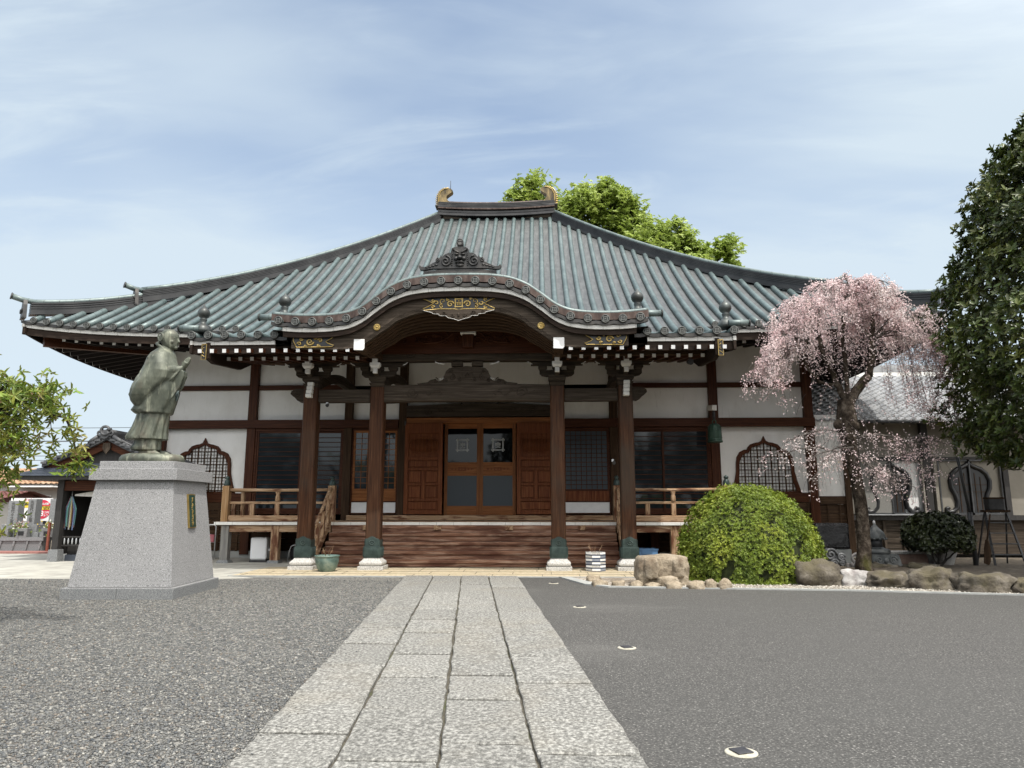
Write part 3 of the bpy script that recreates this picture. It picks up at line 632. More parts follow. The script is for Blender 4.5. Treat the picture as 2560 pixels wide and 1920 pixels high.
        for i in range(34):
            x = rnd.uniform(0.2, 1.35); z = 5.62 + rnd.random() * max(0.05, 0.48 - 0.33 * x); a = rnd.uniform(0, PI)
            mb.tube([(X0 + s * x, 17.495, z), (X0 + s * (x + 0.05 * math.cos(a)), 17.48, z + 0.05 * math.sin(a)), (X0 + s * (x + 0.10 * math.cos(a + .4)), 17.495, z + 0.09 * math.sin(a + .4))], [0.006, 0.022, 0.004], 5, 0)
    HP('gable_panel', mb, [M['redx']], fix=True)
    mb = MB(); mb.frus(X0 + 0.05, 17.40, 0.13, 0.07, 5.47, 0.15, 0.09, 5.80, 0); mb.box(X0 - 0.14, X0 + 0.24, 17.26, 17.48, 5.80, 5.92, 1); mb.box(X0 - 0.03, X0 + 0.13, 17.2, 17.46, 5.92, 6.12, 1)
    HP('king_strut', mb, [M['redz'], M['white']], bevel=0.012)
    # gilt fittings on the barge board
    def scrollwork(mb, items, y):
        for (cx, cz, r, tn, a0, sg) in items:
            n = 20; w = [lerp(0.026, 0.012, i / n) for i in range(n + 1)]
            mb.tube([(X0 + x, y, z) for x, z in spiral(cx, cz, r, tn, a0, n, 0.12, sg)], w, 6, 1, flat=0.6)
    mb = MB(); yb = y0 - 0.006; zc_ = 6.12
    half = [(0, -0.155), (0.10, -0.135), (0.45, -0.13), (0.80, -0.165), (0.82, -0.12), (0.72, -0.08), (0.63, -0.03), (0.58, 0.0), (0.66, 0.04), (0.76, 0.09), (0.84, 0.12), (0.80, 0.135), (0.45, 0.15), (0, 0.155)]
    poly = [(X0 + x, zc_ + z) for x, z in half] + [(X0 - x, zc_ + z) for x, z in half[::-1][1:-1]]
    mb.prism(poly, yb - 0.010, yb, 0)
    mb.tube([(p[0], yb - 0.016, p[1]) for p in poly], 0.014, 6, 1, closed=True)
    for s in (-1, 1):
        scrollwork(mb, [(s * 0.20, zc_ - 0.02, 0.085, 1.4, PI / 2 * (1 + s), -s), (s * 0.37, zc_ + 0.05, 0.075, 1.2, -PI / 2, s), (s * 0.40, zc_ - 0.07, 0.05, 1.1, PI / 2, -s), (s * 0.52, zc_ + 0.01, 0.06, 1.0, PI, s), (s * 0.60, zc_ + 0.08, 0.04, 1.0, 0, s), (s * 0.60, zc_ - 0.09, 0.04, 1.0, 0, -s), (s * 0.27, zc_ + 0.10, 0.035, 1.0, 0, s)], yb - 0.018)
        mb.box(X0 + s * 0.08 - 0.012, X0 + s * 0.08 + 0.012, yb - 0.03, yb - 0.012, zc_ - 0.10, zc_ + 0.12, 1)
        mb.box(X0 - 0.10, X0 + 0.10, yb - 0.028, yb - 0.012, zc_ + 0.01 + s * 0.09 - 0.011, zc_ + 0.01 + s * 0.09 + 0.011, 1)
    for dx, dz in ((0, 0.045), (-0.04, 0), (0.04, 0), (-0.025, -0.035), (0.025, -0.035), (0, 0)): mb.sph((X0 + dx, yb - 0.02, zc_ + 0.01 + dz), 0.022, 0.012, 0.020, 8, 5, 1)
    HP('gilt_crest_fitting', mb, [M['black'], M['gold']], barge)
    for s in (-1, 1):
        mb = MB(); zz = 5.245
        half = [(2.90, -0.12), (2.86, -0.09), (3.00, -0.04), (3.05, 0.0), (3.00, 0.03), (2.90, 0.09), (2.86, 0.13), (3.80, 0.13), (3.80, 0.02), (3.72, -0.13)]
        poly = [(X0 + s * x, zz + z) for x, z in half]; mb.prism(poly, yb - 0.010, yb, 0); mb.tube([(p[0], yb - 0.016, p[1]) for p in poly], 0.012, 6, 1, closed=True)
        scrollwork(mb, [(s * 3.42, zz, 0.09, 1.5, 0, s), (s * 3.18, zz + 0.03, 0.055, 1.2, PI, s), (s * 3.22, zz - 0.08, 0.035, 1.0, 0, s), (s * 3.62, zz + 0.07, 0.045, 1.1, 0, s), (s * 3.66, zz - 0.05, 0.05, 1.1, PI, s), (s * 3.30, zz + 0.09, 0.03, 1.0, 0, s), (s * 3.52, zz - 0.09, 0.03, 1.0, 0, s)], yb - 0.018)
        HP('gilt_corner_fitting', mb, [M['black'], M['gold']], barge)
        mb = MB(); cx, cz = X0 + s * 1.88, 5.575
        mb.tube([(cx, yb, cz), (cx, yb - 0.03, cz)], [0.085, 0.075], 20, 0); mb.sph((cx, yb - 0.03, cz), 0.03, 0.015, 0.03, 10, 6, 0)
        for k in range(12): a = k * PI / 6; mb.sph((cx + 0.055 * math.cos(a), yb - 0.03, cz + 0.055 * math.sin(a)), 0.015, 0.01, 0.015, 6, 5, 0)
        HP('gilt_rosette', mb, [M['gold']], barge)
    # carved pendant below the fitting
    mb = MB(); half = [(0.82, 5.95), (0.62, 5.90), (0.60, 5.87), (0.46, 5.86), (0.44, 5.82), (0.30, 5.82), (0.24, 5.77), (0.14, 5.75), (0.07, 5.73), (0, 5.70)]
    poly = [(X0 - x, z) for x, z in half] + [(X0 + x, z) for x, z in half[::-1][1:]] + [(X0 + 0.5, 5.975), (X0 - 0.5, 5.975)]
    mb.prism(poly, y0 - 0.035, y0 - 0.003, 0)
    mb.tube([(X0 - x, y0 - 0.038, z + 0.004) for x, z in half] + [(X0 + x, y0 - 0.038, z + 0.004) for x, z in half[::-1][1:]], 0.005, 5, 1)
    for s in (-1, 1):
        for cx, cz, r in ((0.33, 5.89, 0.055), (0.55, 5.92, 0.03), (0.14, 5.83, 0.045)): mb.tube([(X0 + x, y0 - 0.045, z) for x, z in spiral(s * cx, cz, r, 1.4, 0, 16, 0.1, s)], 0.011, 5, 0)
    mb.sph((X0, y0 - 0.04, 5.84), 0.03, 0.02, 0.05, 8, 6, 0)
    HP('gable_pendant', mb, [M['greyx'], M['white']], barge)
gable()
# ---- ridges
def layered(mb, path, up, base, top, w0, w1, n=6, mi=0, cap_mi=1):
    """a ridge wall of stacked bands along a path; 'up' is z above the path"""
    lay = (top - base) / n
    for i in range(n):
        z0 = base + i * lay; w = lerp(w0, w1, i / max(n - 1, 1)) / 2
        for (zz0, zz1, ww) in ((z0, z0 + lay * 0.6, w), (z0 + lay * 0.6, z0 + lay, w - 0.05)):
            rows = []
            for j, p in enumerate(path):
                a = path[max(j - 1, 0)]; b = path[min(j + 1, len(path) - 1)]
                d = Vector((b[0] - a[0], b[1] - a[1], 0)).normalized(); s_ = Vector((d.y, -d.x, 0)) * ww
                rows.append([(p[0] - s_.x, p[1] - s_.y, p[2] + zz0), (p[0] + s_.x, p[1] + s_.y, p[2] + zz0), (p[0] + s_.x, p[1] + s_.y, p[2] + zz1), (p[0] - s_.x, p[1] - s_.y, p[2] + zz1)])
            mb.grid(rows, mi, False, True); mb.add(rows[0], [(0, 1, 2, 3)], mi); mb.add(rows[-1], [(3, 2, 1, 0)], mi)
    mb.tube([(p[0], p[1], p[2] + top + 0.03) for p in path], 0.075, 10, cap_mi)
def hip_pt(sx, sy, t): return (X0 + sx * hw(t), YR + sy * (YR - YE) * (1 - t), zc(t) + lift(1, t))
def ridges():
    mb = MB(); z0 = zc(1)
    path = [(X0 + x, YR, z0 - 0.02 + 0.10 * (x / 2.5) ** 2) for x in [-2.55 + 5.1 * i / 12 for i in range(13)]]
    layered(mb, path, 0, -0.05, 0.24, 0.66, 0.60, 2); layered(mb, path, 0, 0.24, 0.30, 0.74, 0.74, 2, 1, 1) if False else None
    rows = [[(p[0], YR - 0.37, p[2] + 0.235), (p[0], YR - 0.37, p[2] + 0.29), (p[0], YR + 0.37, p[2] + 0.29), (p[0], YR + 0.37, p[2] + 0.235)] for p in path]
    mb.grid(rows, 1, False, True)
    layered(mb, path, 0, 0.29, 0.62, 0.50, 0.44, 5)
    HP('main_ridge', mb, [M['band'], M['brown_copper']])
    for sx in (-1, 1):
        for sy in (-1, 1):
            mb = MB(); path = [hip_pt(sx, sy, lerp(0.205, 0.985, i / 16)) for i in range(17)]; path = [(p[0], p[1], p[2] + 0.14 * (1 - i / 16) ** 4) for i, p in enumerate(path)]
            layered(mb, path, 0, -0.12, 0.09, 0.38, 0.38, 1); layered(mb, path, 0, 0.09, 0.30, 0.32, 0.28, 4)
            up = HP('hip_ridge', mb, [M['band'], M['patina_edge']])
            mb = MB(); path = [hip_pt(sx, sy, lerp(0.012, 0.25, i / 8)) for i in range(9)]
            path = [(p[0], p[1], p[2] + 0.20 * (1 - i / 8) ** 2.5) for i, p in enumerate(path)]
            layered(mb, path, 0, -0.12, 0.06, 0.34, 0.34, 1); layered(mb, path, 0, 0.06, 0.25, 0.28, 0.26, 3)
            lo = HP('lower_hip_ridge', mb, [M['band'], M['patina_edge']])
            for par, t, zt, s_ in ((up, 0.195, 0.49, 0.85), (lo, 0.004, 0.52, 0.85)):   # end ornament and projecting roll
                p = Vector(hip_pt(sx, sy, t)); d = Vector((sx * (A - LR), sy * (YR - YE), 0)).normalized(); r = Vector((-d.y, d.x, 0))
                mb = MB(); q = p + Vector((0, 0, zt + 0.0))
                mb.tube([q - d * 0.5, q + d * 0.1 + Vector((0, 0, 0.02)), q + d * 0.34 + Vector((0, 0, 0.08))], [0.075, 0.08, 0.085], 12, 1)
                mb.tube([q + d * 0.34 + Vector((0, 0, 0.08)), q + d * 0.37 + Vector((0, 0, 0.085))], [0.098, 0.098], 14, 0)
                out = [(-0.24, -0.62), (-0.16, -0.15), (-0.10, 0.02), (0.10, 0.02), (0.16, -0.15), (0.24, -0.62)]
                a = [p + r * x * s_ + Vector((0, 0, zt + z * s_)) - d * 0.03 for x, z in out]; b = [v + d * 0.10 for v in a]
                mb.add(a + b, [tuple(range(6))[::-1], tuple(range(6, 12))] + [(i, (i + 1) % 6, 6 + (i + 1) % 6, 6 + i) for i in range(6)], 0)
                for k in (-1, 1):
                    c = p + r * k * 0.10 * s_ + d * 0.09 + Vector((0, 0, zt - 0.38 * s_)); mb.tube([c + r * 0.07 * math.cos(a_) * (1 - a_ / 12) + Vector((0, 0, 0.07 * math.sin(a_) * (1 - a_ / 12))) for a_ in [i * 0.7 for i in range(13)]], 0.018, 6, 0)
                mb.tube([p + r * k2 + d * 0.05 + Vector((0, 0, zt - 0.6 * s_)) for k2 in (-0.25 * s_, 0, 0.25 * s_)], 0.03, 6, 0)
                HP('ridge_end_ornament', mb, [M['bronze'], M['patina_edge']], par)
        # tail-shaped ridge finial
        mb = MB(); zf = zc(1) + 0.52
        out = [(2.66, 0), (2.70, 0.30), (2.68, 0.62), (2.58, 0.86), (2.42, 1.0), (2.22, 1.04), (2.02, 0.99), (1.93, 0.88), (1.96, 0.78), (2.08, 0.68), (2.22, 0.56), (2.24, 0.44), (2.16, 0.30), (2.06, 0.20), (2.10, 0.0)]
        cl = [(X0 + sx * (2.0 + (a - 2.0) * 0.9), zf + b * 0.80) for a, b in out]
        mb.prism(cl, YR - 0.16, YR + 0.16, 0)
        for i in range(15):     # fins along the back
            t = i / 14; k = t * 5; j = min(int(k), 4); a, b = out[j], out[j + 1]; f = k - j
            fx, fz = lerp(a[0], b[0], f), lerp(a[1], b[1], f)
            ang = lerp(0.1, 1.9, t)
            p = Vector((X0 + sx * (2.0 + (fx - 2.0) * 0.9), YR, zf + fz * 0.80)); d = Vector((sx * math.cos(ang), 0, math.sin(ang)))
            mb.tube([p - d * 0.05, p + d * 0.05, p + d * 0.11], [0.04, 0.035, 0.008], 6, 1)
        mb.tube([(X0 + sx * (2.0 + (a - 2.0) * 0.9 - 0.07), YR - 0.17, zf + b * 0.77) for a, b in out[:6]], 0.022, 6, 1)
        mb.box(X0 + sx * 2.35 - 0.34, X0 + sx * 2.35 + 0.34, YR - 0.24, YR + 0.24, zf - 0.06, zf + 0.0, 2)
        HP('ridge_tail_finial', mb, [M['oldgold'], M['gold'], M['bronze']], bevel=0.01)
    mb = MB(); mb.tube([(X0 - 2.05, YR, zc(1) + 1.3), (X0 - 2.05, YR, zc(1) + 1.75)], 0.012, 6, 0); HP('lightning_rod', mb, [M['darksteel']])
ridges()
# ---- porch columns, beams and brackets
CX = [-3.99, -2.28, 2.28, 3.99]; YC = 17.8
def columns():
    for cx in CX:
        x = X0 + cx; h = 0.178; c = 0.03
        oct_ = [(-h + c, -h), (h - c, -h), (h, -h + c), (h, h - c), (h - c, h), (-h + c, h), (-h, h - c), (-h, -h + c)]
        mb = MB(); mb.prism([(x + a, YC + b) for a, b in oct_], 0.30, 4.52, 0, 'xy')
        col = HP('porch_column', mb, [M['colw']], bevel=0.006)
        mb = MB(); e = 1.22
        mb.prism([(x + a * 1.08, YC + b * 1.08) for a, b in oct_], 0.56, 0.72, 0, 'xy'); mb.prism([(x + a * 1.2, YC + b * 1.2) for a, b in oct_], 0.30, 0.56, 0, 'xy')
        for s in (-1, 1):     # arched cap with flower and fluting, front and back
            arch = [(x - 0.185, 0.72), (x + 0.185, 0.72), (x + 0.17, 0.745), (x + 0.10, 0.76), (x + 0.06, 0.79), (x, 0.81), (x - 0.06, 0.79), (x - 0.10, 0.76), (x - 0.17, 0.745)]
            mb.prism(arch, YC + s * 0.182, YC + s * 0.195, 0)
            for k in range(9): a = k * 2 * PI / 9; mb.sph((x + 0.06 * math.cos(a), YC + s * 0.198, 0.655 + 0.05 * math.sin(a)), 0.024, 0.010, 0.020, 6, 5, 0)
            mb.sph((x, YC + s * 0.20, 0.655), 0.025, 0.012, 0.02, 8, 5, 0)
            for k in range(-5, 6): mb.tube([(x + k * 0.033, YC + s * 0.214, 0.33), (x + k * 0.033, YC + s * 0.214, 0.54)], 0.010, 6, 0)
        for s in (-1, 1):
            for k in range(-5, 6): mb.tube([(x + s * 0.214, YC + k * 0.033, 0.33), (x + s * 0.214, YC + k * 0.033, 0.54)], 0.010, 6, 0)
        HP('column_shoe', mb, [M['shoe']], col, bevel=0.004)
        mb = MB(); mb.lathe([(0.19, 0.30), (0.20, 0.285), (0.23, 0.245), (0.285, 0.20), (0.295, 0.165), (0.285, 0.125), (0.25, 0.10)], (x, YC, 0), 32, 0, sq=0.85)
        mb.box(x - 0.31, x + 0.31, YC - 0.31, YC + 0.31, 0.0, 0.10, 1)
        HP('column_base_stone', mb, [M['basestone'], M['basestone']], col, bevel=0.008)
        # capital block, bracket arms, bearing blocks
        mb = MB()
        mb.frus(x, YC, 0.16, 0.16, 4.52, 0.205, 0.205, 4.62, 0); mb.frus(x, YC, 0.15, 0.15, 4.62, 0.215, 0.215, 4.70, 0); mb.box(x - 0.215, x + 0.215, YC - 0.215, YC + 0.215, 4.70, 4.80, 0)
        def arm(z, L, hh, w, axis):
            pr = [(-L, hh), (-L, hh * 0.45), (-L * 0.86, hh * 0.14), (-L * 0.6, 0.0), (L * 0.6, 0.0), (L * 0.86, hh * 0.14), (L, hh * 0.45), (L, hh)]
            if axis == 'x': mb.prism([(x + a, z + b) for a, b in pr], YC - w, YC + w, 0)
            else: mb.prism([(YC + a, z + b) for a, b in pr], x - w, x + w, 0, 'yz')
        arm(4.78, 0.44, 0.17, 0.055, 'x'); arm(4.78, 0.40, 0.17, 0.055, 'y')
        for dx in (-0.36, 0, 0.36):
            mb.frus(x + dx, YC, 0.08, 0.08, 4.95, 0.11, 0.11, 5.0, 0); mb.box(x + dx - 0.11, x + dx + 0.11, YC - 0.11, YC + 0.11, 5.0, 5.07, 0)
        mb.box(x - 0.66, x + 0.66, YC - 0.06, YC + 0.06, 5.07, 5.16, 0)
        for sx in (-1, 1): mb.tube([(x + sx * 0.62, YC - 0.065, 5.10), (x + sx * 0.68, YC - 0.065, 5.12), (x + sx * 0.74, YC - 0.065, 5.17)], 0.012, 5, 1)
        HP('bracket_set', mb, [M['greyx'], M['white_tip']], col, bevel=0.008)
        mb = MB()
        mb.box(x - 0.055, x + 0.055, YC - 0.50, YC - 0.40, 4.82, 4.94, 0); mb.frus(x, YC - 0.45, 0.09, 0.06, 4.95, 0.125, 0.09, 5.01, 0); mb.box(x - 0.125, x + 0.125, YC - 0.54, YC - 0.36, 5.01, 5.08, 0)
        mb.box(x - 0.06, x + 0.06, YC - 0.55, YC - 0.44, 5.08, 5.25, 0)
        HP('white_bracket_nose', mb, [M['white_tip']], col, bevel=0.006)
        if abs(cx) > 3:   # carved beam nose and white painted plate on the outer columns
            s = 1 if cx > 0 else -1
            mb = MB(); pr = [(0.17, 4.16), (0.17, 4.50), (0.42, 4.50), (0.53, 4.44), (0.55, 4.37), (0.49, 4.31), (0.43, 4.27), (0.37, 4.20), (0.28, 4.15)]
            mb.prism([(x + s * a, b) for a, b in pr], YC - 0.07, YC + 0.07, 0)
            mb.tube([(x + a, YC - 0.075, b) for a, b in spiral(s * 0.38, 4.38, 0.09, 1.5, 0, 18, 0.1, s)], 0.014, 5, 0)
            HP('carved_beam_nose', mb, [M['greyx']], col, bevel=0.008)
            mb = MB(); 
            for i in range(4): mb.box(x - 0.075 + i * 0.008, x + 0.075 + i * 0.008, YC - 0.30 - (3 - i) * 0.015, YC - 0.178, 4.24 + i * 0.10, 4.335 + i * 0.10, 0)
            HP('white_beam_end', mb, [M['white']], col, bevel=0.015)
    def relief_beam(mb, x0, x1, y, z0, z1, camber, th, swirl=True):
        xs = [lerp(x0, x1, i / 24) for i in range(25)]; mid = (x0 + x1) / 2; hl_ = (x1 - x0) / 2
        f = lambda x: camber * (1 - ((x - mid) / hl_) ** 2)
        fb = lambda x: camber * max(0, 1 - abs((x - mid) / (hl_ * 0.93)) ** 6)
        rows = [[(X0 + x, y, z0 + fb(x)), (X0 + x, y - 0.02, z0 + fb(x) + 0.04), (X0 + x, y - 0.02, z1 + f(x) - 0.04), (X0 + x, y, z1 + f(x)), (X0 + x, y + th, z1 + f(x)), (X0 + x, y + th, z0 + fb(x))] for x in xs]
        mb.grid(rows, 0, False, True); mb.add(rows[0], [tuple(range(6))]); mb.add(rows[-1], [tuple(range(6))[::-1]])
        if swirl:
            for s in (-1, 1):
                cx = mid + s * hl_ * 0.66; zm = (z0 + z1) / 2 + camber * 0.5
                mb.tube([(X0 + a, y - 0.025, b) for a, b in spiral(cx, zm, (z1 - z0) * 0.36, 1.9, 0, 26, 0.08, s)], 0.012, 5, 0)
                mb.tube([(X0 + cx - s * (0.10 + 0.09 * i), y - 0.024, zm + 0.05 * math.sin(i * 1.3)) for i in range(8)], 0.010, 5, 0)
                mb.tube([(X0 + cx + s * (0.10 + 0.06 * i), y - 0.024, zm - 0.04 * math.sin(i * 1.3)) for i in range(5)], 0.010, 5, 0)
                for k in range(4): mb.tube([(X0 + a, y - 0.022, b) for a, b in spiral(cx - s * (0.28 + 0.14 * k), zm + 0.05 * (-1) ** k, 0.05, 1.1, 0, 10, 0.1, s * (-1) ** k)], 0.009, 5, 0)
    mb = MB(); relief_beam(mb, -2.10, 2.10, YC - 0.14, 4.13, 4.56, 0.03, 0.28); HP('rainbow_beam', mb, [M['greyx']])
    mb = MB(); relief_beam(mb, -2.20, 2.20, YC - 0.16, 5.17, 5.55, 0.02, 0.28); HP('upper_rainbow_beam', mb, [M['greyx']])
    for s in (-1, 1):
        mb = MB(); a, b = (2.46, 3.81)
        mb.box(X0 + (a if s > 0 else -b), X0 + (b if s > 0 else -a), YC - 0.10, YC + 0.10, 4.14, 4.47, 0); HP('tie_beam', mb, [M['greyx']], bevel=0.02)
        # big cantilever beam with white end
        mb = MB(); x = X0 + s * 2.28
        mb.beam((x, YG + 0.22, 5.16), (x, YC + 0.2, 5.36), 0.24, 0.24, 0); mb.prism([(x - 0.125, 5.05), (x + 0.09 * 1, 5.04), (x + 0.125, 5.08), (x + 0.125, 5.30), (x - 0.125, 5.30)], YG + 0.19, YG + 0.215, 1)
        HP('cantilever_beam', mb, [M['browny'], M['white_tip']], bevel=0.01)
        mb = MB()      # curved beam from column to hall wall
        for cxx in (2.28, 3.99):
            P_ = [(X0 + s * cxx, lerp(YC + 0.15, YW, i / 10), 4.60 + 0.30 * math.sin(PI * i / 10) + 0.45 * i / 10) for i in range(11)]
            rows = [[(p[0] - 0.09, p[1], p[2] - 0.13), (p[0] + 0.09, p[1], p[2] - 0.13), (p[0] + 0.09, p[1], p[2] + 0.13), (p[0] - 0.09, p[1], p[2] + 0.13)] for p in P_]; mb.grid(rows, 0, False, True)
        HP('shrimp_beam', mb, [M['greyy']])
    for a, b in ((-5.2, -2.3), (2.3, 5.2)): mb = MB(); mb.box(X0 + a, X0 + b, YC - 0.09, YC + 0.09, 5.163, 5.33, 0); HP('eave_purlin', mb, [M['brownx']], bevel=0.01)
    # frog-leg strut
    mb = MB(); half = [(0, 4.585), (1.25, 4.585), (1.28, 4.61), (1.0, 4.64), (0.93, 4.70), (0.84, 4.72), (0.78, 4.70), (0.74, 4.66), (0.66, 4.68), (0.60, 4.78), (0.54, 4.92), (0.46, 5.0), (0.30, 5.03), (0, 5.05)]
    yk_ = YC - 0.12; mb.prism([(X0 + a, b) for a, b in half] + [(X0 - a, b) for a, b in half[::-1] if a > 0], yk_, yk_ + 0.12, 0)
    for s in (-1, 1):
        for cx, cz, r in ((0.80, 4.68, 0.075), (0.38, 4.76, 0.09), (0.42, 4.92, 0.05), (0.20, 4.70, 0.05), (0.97, 4.63, 0.04), (0.55, 4.68, 0.05)): mb.tube([(X0 + a, yk_ - 0.008, b) for a, b in spiral(s * cx, cz, r, 1.6, PI / 2, 18, 0.1, s)], 0.013, 5, 0)
        mb.box(X0 + s * 0.12 - 0.015, X0 + s * 0.12 + 0.015, yk_ - 0.015, yk_, 4.68, 4.97, 0); mb.box(X0 - 0.16, X0 + 0.16, yk_ - 0.017, yk_, 4.82 + s * 0.10 - 0.013, 4.82 + s * 0.10 + 0.013, 0)
        mb.box(X0 + s * 0.26 - 0.14, X0 + s * 0.26 + 0.14, yk_ - 0.06, yk_ + 0.14, 5.05, 5.16, 0)
        mb.tube([(X0 + s * 0.58, yk_ - 0.03, 5.09), (X0 + s * 0.72, yk_ - 0.03, 5.12), (X0 + s * 0.82, yk_ - 0.03, 5.16)], 0.012, 5, 1)
        mb.tube([(X0 + s * 0.70, yk_ - 0.012, 4.74), (X0 + s * 0.65, yk_ - 0.012, 4.70), (X0 + s * 0.60, yk_ - 0.012, 4.75)], 0.010, 5, 1)
    mb.sph((X0, yk_ - 0.01, 4.82), 0.055, 0.02, 0.05, 10, 6, 0)
    HP('frog_leg_strut', mb, [M['greyx'], M['white_tip']])
columns()
# ================================================================ HALL: walls, doors, windows, stairs, verandas
M['etch'] = mat('etched_glass', [(0.30, 0.32, 0.33), (0.36, 0.38, 0.39)], scale=4, rough=0.6)
M['postz'] = wood('weathered_post', [(0.10, 0.10, 0.095), (0.19, 0.185, 0.175), (0.27, 0.26, 0.24)], 'z', rough=0.85, stain=((0.24, 0.12, 0.05), 2.0, 0.52, 0.62, 0.8, (1, 1, 0.6)))
M['sunlitz'] = wood('sunlit_newel_timber', [(0.20, 0.11, 0.045), (0.33, 0.20, 0.10), (0.42, 0.29, 0.17)], 'z', rough=0.8)  # sunlit tone of the left newel put into its timber colour
M['slateblue'] = mat('slate_blue_glaze', [(0.16, 0.18, 0.22), (0.24, 0.26, 0.30)], scale=6, rough=0.3)
M['navy'] = mat('navy_glaze', [(0.02, 0.03, 0.06), (0.035, 0.05, 0.09)], scale=6, rough=0.3)
def zv(v): return 1.257 + (1290 - v) * 0.01201      # height on the wall plane of a photo row
def bx(x0, x1): return (X0 + min(x0, x1), X0 + max(x0, x1))
def walls():
    mb = MB(); yb = 2 * YR - YW
    for sx in (-1, 1):        # plaster of the outer bays: one panel per bay
        for a, b in ((7.28, 9.88), (4.22, 7.03), (2.52, 3.98)):
            lo = 1.94 if a > 7 else 3.85
            for z0, z1 in ((lo, 5.16), (5.29, 6.6)):
                m = MB(); m.box(*bx(sx * a, sx * b), YW + 0.06, YW + 0.14, z0, z1); HP('plaster_panel', m, [M['plaster']])
    m = MB(); m.box(X0 - 2.3, X0 + 2.3, YW + 0.06, YW + 0.14, 4.5, 6.6); HP('plaster_panel', m, [M['plaster']])
    for sx in (-1, 1):        # side walls
        m = MB(); m.box(*bx(sx * 9.95, sx * 10.05), YW + 0.2, yb, 0.0, 6.6); HP('side_wall', m, [M['plaster']])
        for k in range(5):
            y = YW + 0.2 + (yb - YW - 0.4) * k / 4; m = MB(); m.box(*bx(sx * 9.9, sx * 10.12), y - 0.12, y + 0.12, 0, 6.5); HP('side_post', m, [M['redz']])
        for z0, z1 in ((3.93, 4.17), (1.66, 1.93), (5.16, 5.29)):
            m = MB(); m.box(*bx(sx * 9.9, sx * 10.10), YW + 0.2, yb, z0, z1); HP('side_rail', m, [M['redy']])
        m = MB(); m.box(*bx(sx * 9.96, sx * 10.07), YW + 0.1, yb, 0.2, 1.66); HP('side_skirting', m, [M['browny']])
    m = MB(); m.box(X0 - 10, X0 + 10, yb - 0.1, yb, 0, 6.6); HP('rear_wall', m, [M['plaster']])
    for sx in (-1, 1):
        for px, w, mt in ((10.0, 0.27, 'redz'), (7.15, 0.27, 'redz'), (4.10, 0.25, 'brownz'), (2.40, 0.25, 'brownz')):
            m = MB(); m.box(X0 + sx * px - w / 2, X0 + sx * px + w / 2, YW - 0.10, YW + 0.16, 0.1 if px > 7 else 1.12, 6.6); HP('wall_post', m, [M[mt]], bevel=0.012)
        m = MB(); m.box(*bx(sx * 2.53, sx * 10.15), YW - 0.15, YW + 0.05, 3.93, 4.19); m.box(*bx(sx * 2.53, sx * 10.15), YW - 0.155, YW - 0.149, 3.935, 3.97)
        HP('head_beam', m, [M['redx']], bevel=0.012)
        m = MB(); m.box(*bx(sx * 4.225, sx * 10.1), YW - 0.04, YW + 0.05, 5.15, 5.30); HP('upper_tie', m, [M['redx']], bevel=0.006)
        m = MB(); m.box(*bx(sx * 7.285, sx * 9.865), YW - 0.07, YW + 0.05, 1.66, 1.935); HP('window_sill_beam', m, [M['redx']], bevel=0.01)
        # plank skirting of the outer bay
        m = MB()
        for i in range(6): m.box(*bx(sx * 7.27, sx * 9.88), YW - 0.02 - 0.014 * (i % 2), YW + 0.06, 0.22 + i * 0.24, 0.22 + i * 0.24 + 0.232)
        for i in range(5): xx = sx * lerp(7.4, 9.8, i / 4); m.box(X0 + xx - 0.03, X0 + xx + 0.03, YW - 0.06, YW - 0.036, 0.2, 1.65)
        HP('plank_skirting', m, [M['brownx']])
        m = MB(); m.box(*bx(sx * 2.3, sx * 10.2), YW - 0.05, YW + 0.3, 0, 0.2); HP('foundation', m, [M['cement']])
    # behind the veranda: dark boards
    m = MB()
    for i in range(5): m.box(X0 - 7.25, X0 + 7.25, YW + 0.02 + 0.012 * (i % 2), YW + 0.1, 0.22 + i * 0.18, 0.22 + i * 0.18 + 0.172)
    HP('under_floor_boards', m, [M['brownx']])
    for sx in (-1, 1):
        for px in (6.2, 5.2, 4.3): m = MB(); m.box(X0 + sx * px - 0.13, X0 + sx * px + 0.13, YW - 0.3, YW - 0.06, 0.0, 0.9); HP('floor_post', m, [M['redz']], bevel=0.01)
walls()
def flame_outline(n=14, top=3.58, bot=1.945, wt=0.86, wb=1.04, head=0.0, zs_=2.85):
    """bell shaped window outline (x, z) going left-bottom, up, over the cusp, down right"""
    half = [(wb, bot), (wb - 0.035, bot + 0.10), (wb - 0.11, bot + 0.35), (wt + 0.01, bot + 0.62), (wt, zs_), (wt - 0.03, zs_ + 0.16), (wt - 0.12, zs_ + 0.31), (wt - 0.26, zs_ + 0.38), (wt - 0.34, zs_ + 0.385),
            (wt - 0.37, zs_ + 0.45), (wt - 0.45, zs_ + 0.54), (wt - 0.60, zs_ + 0.59), (0.15, zs_ + 0.605), (0.07, zs_ + 0.65), (0.0, top + 0.07)]
    return half
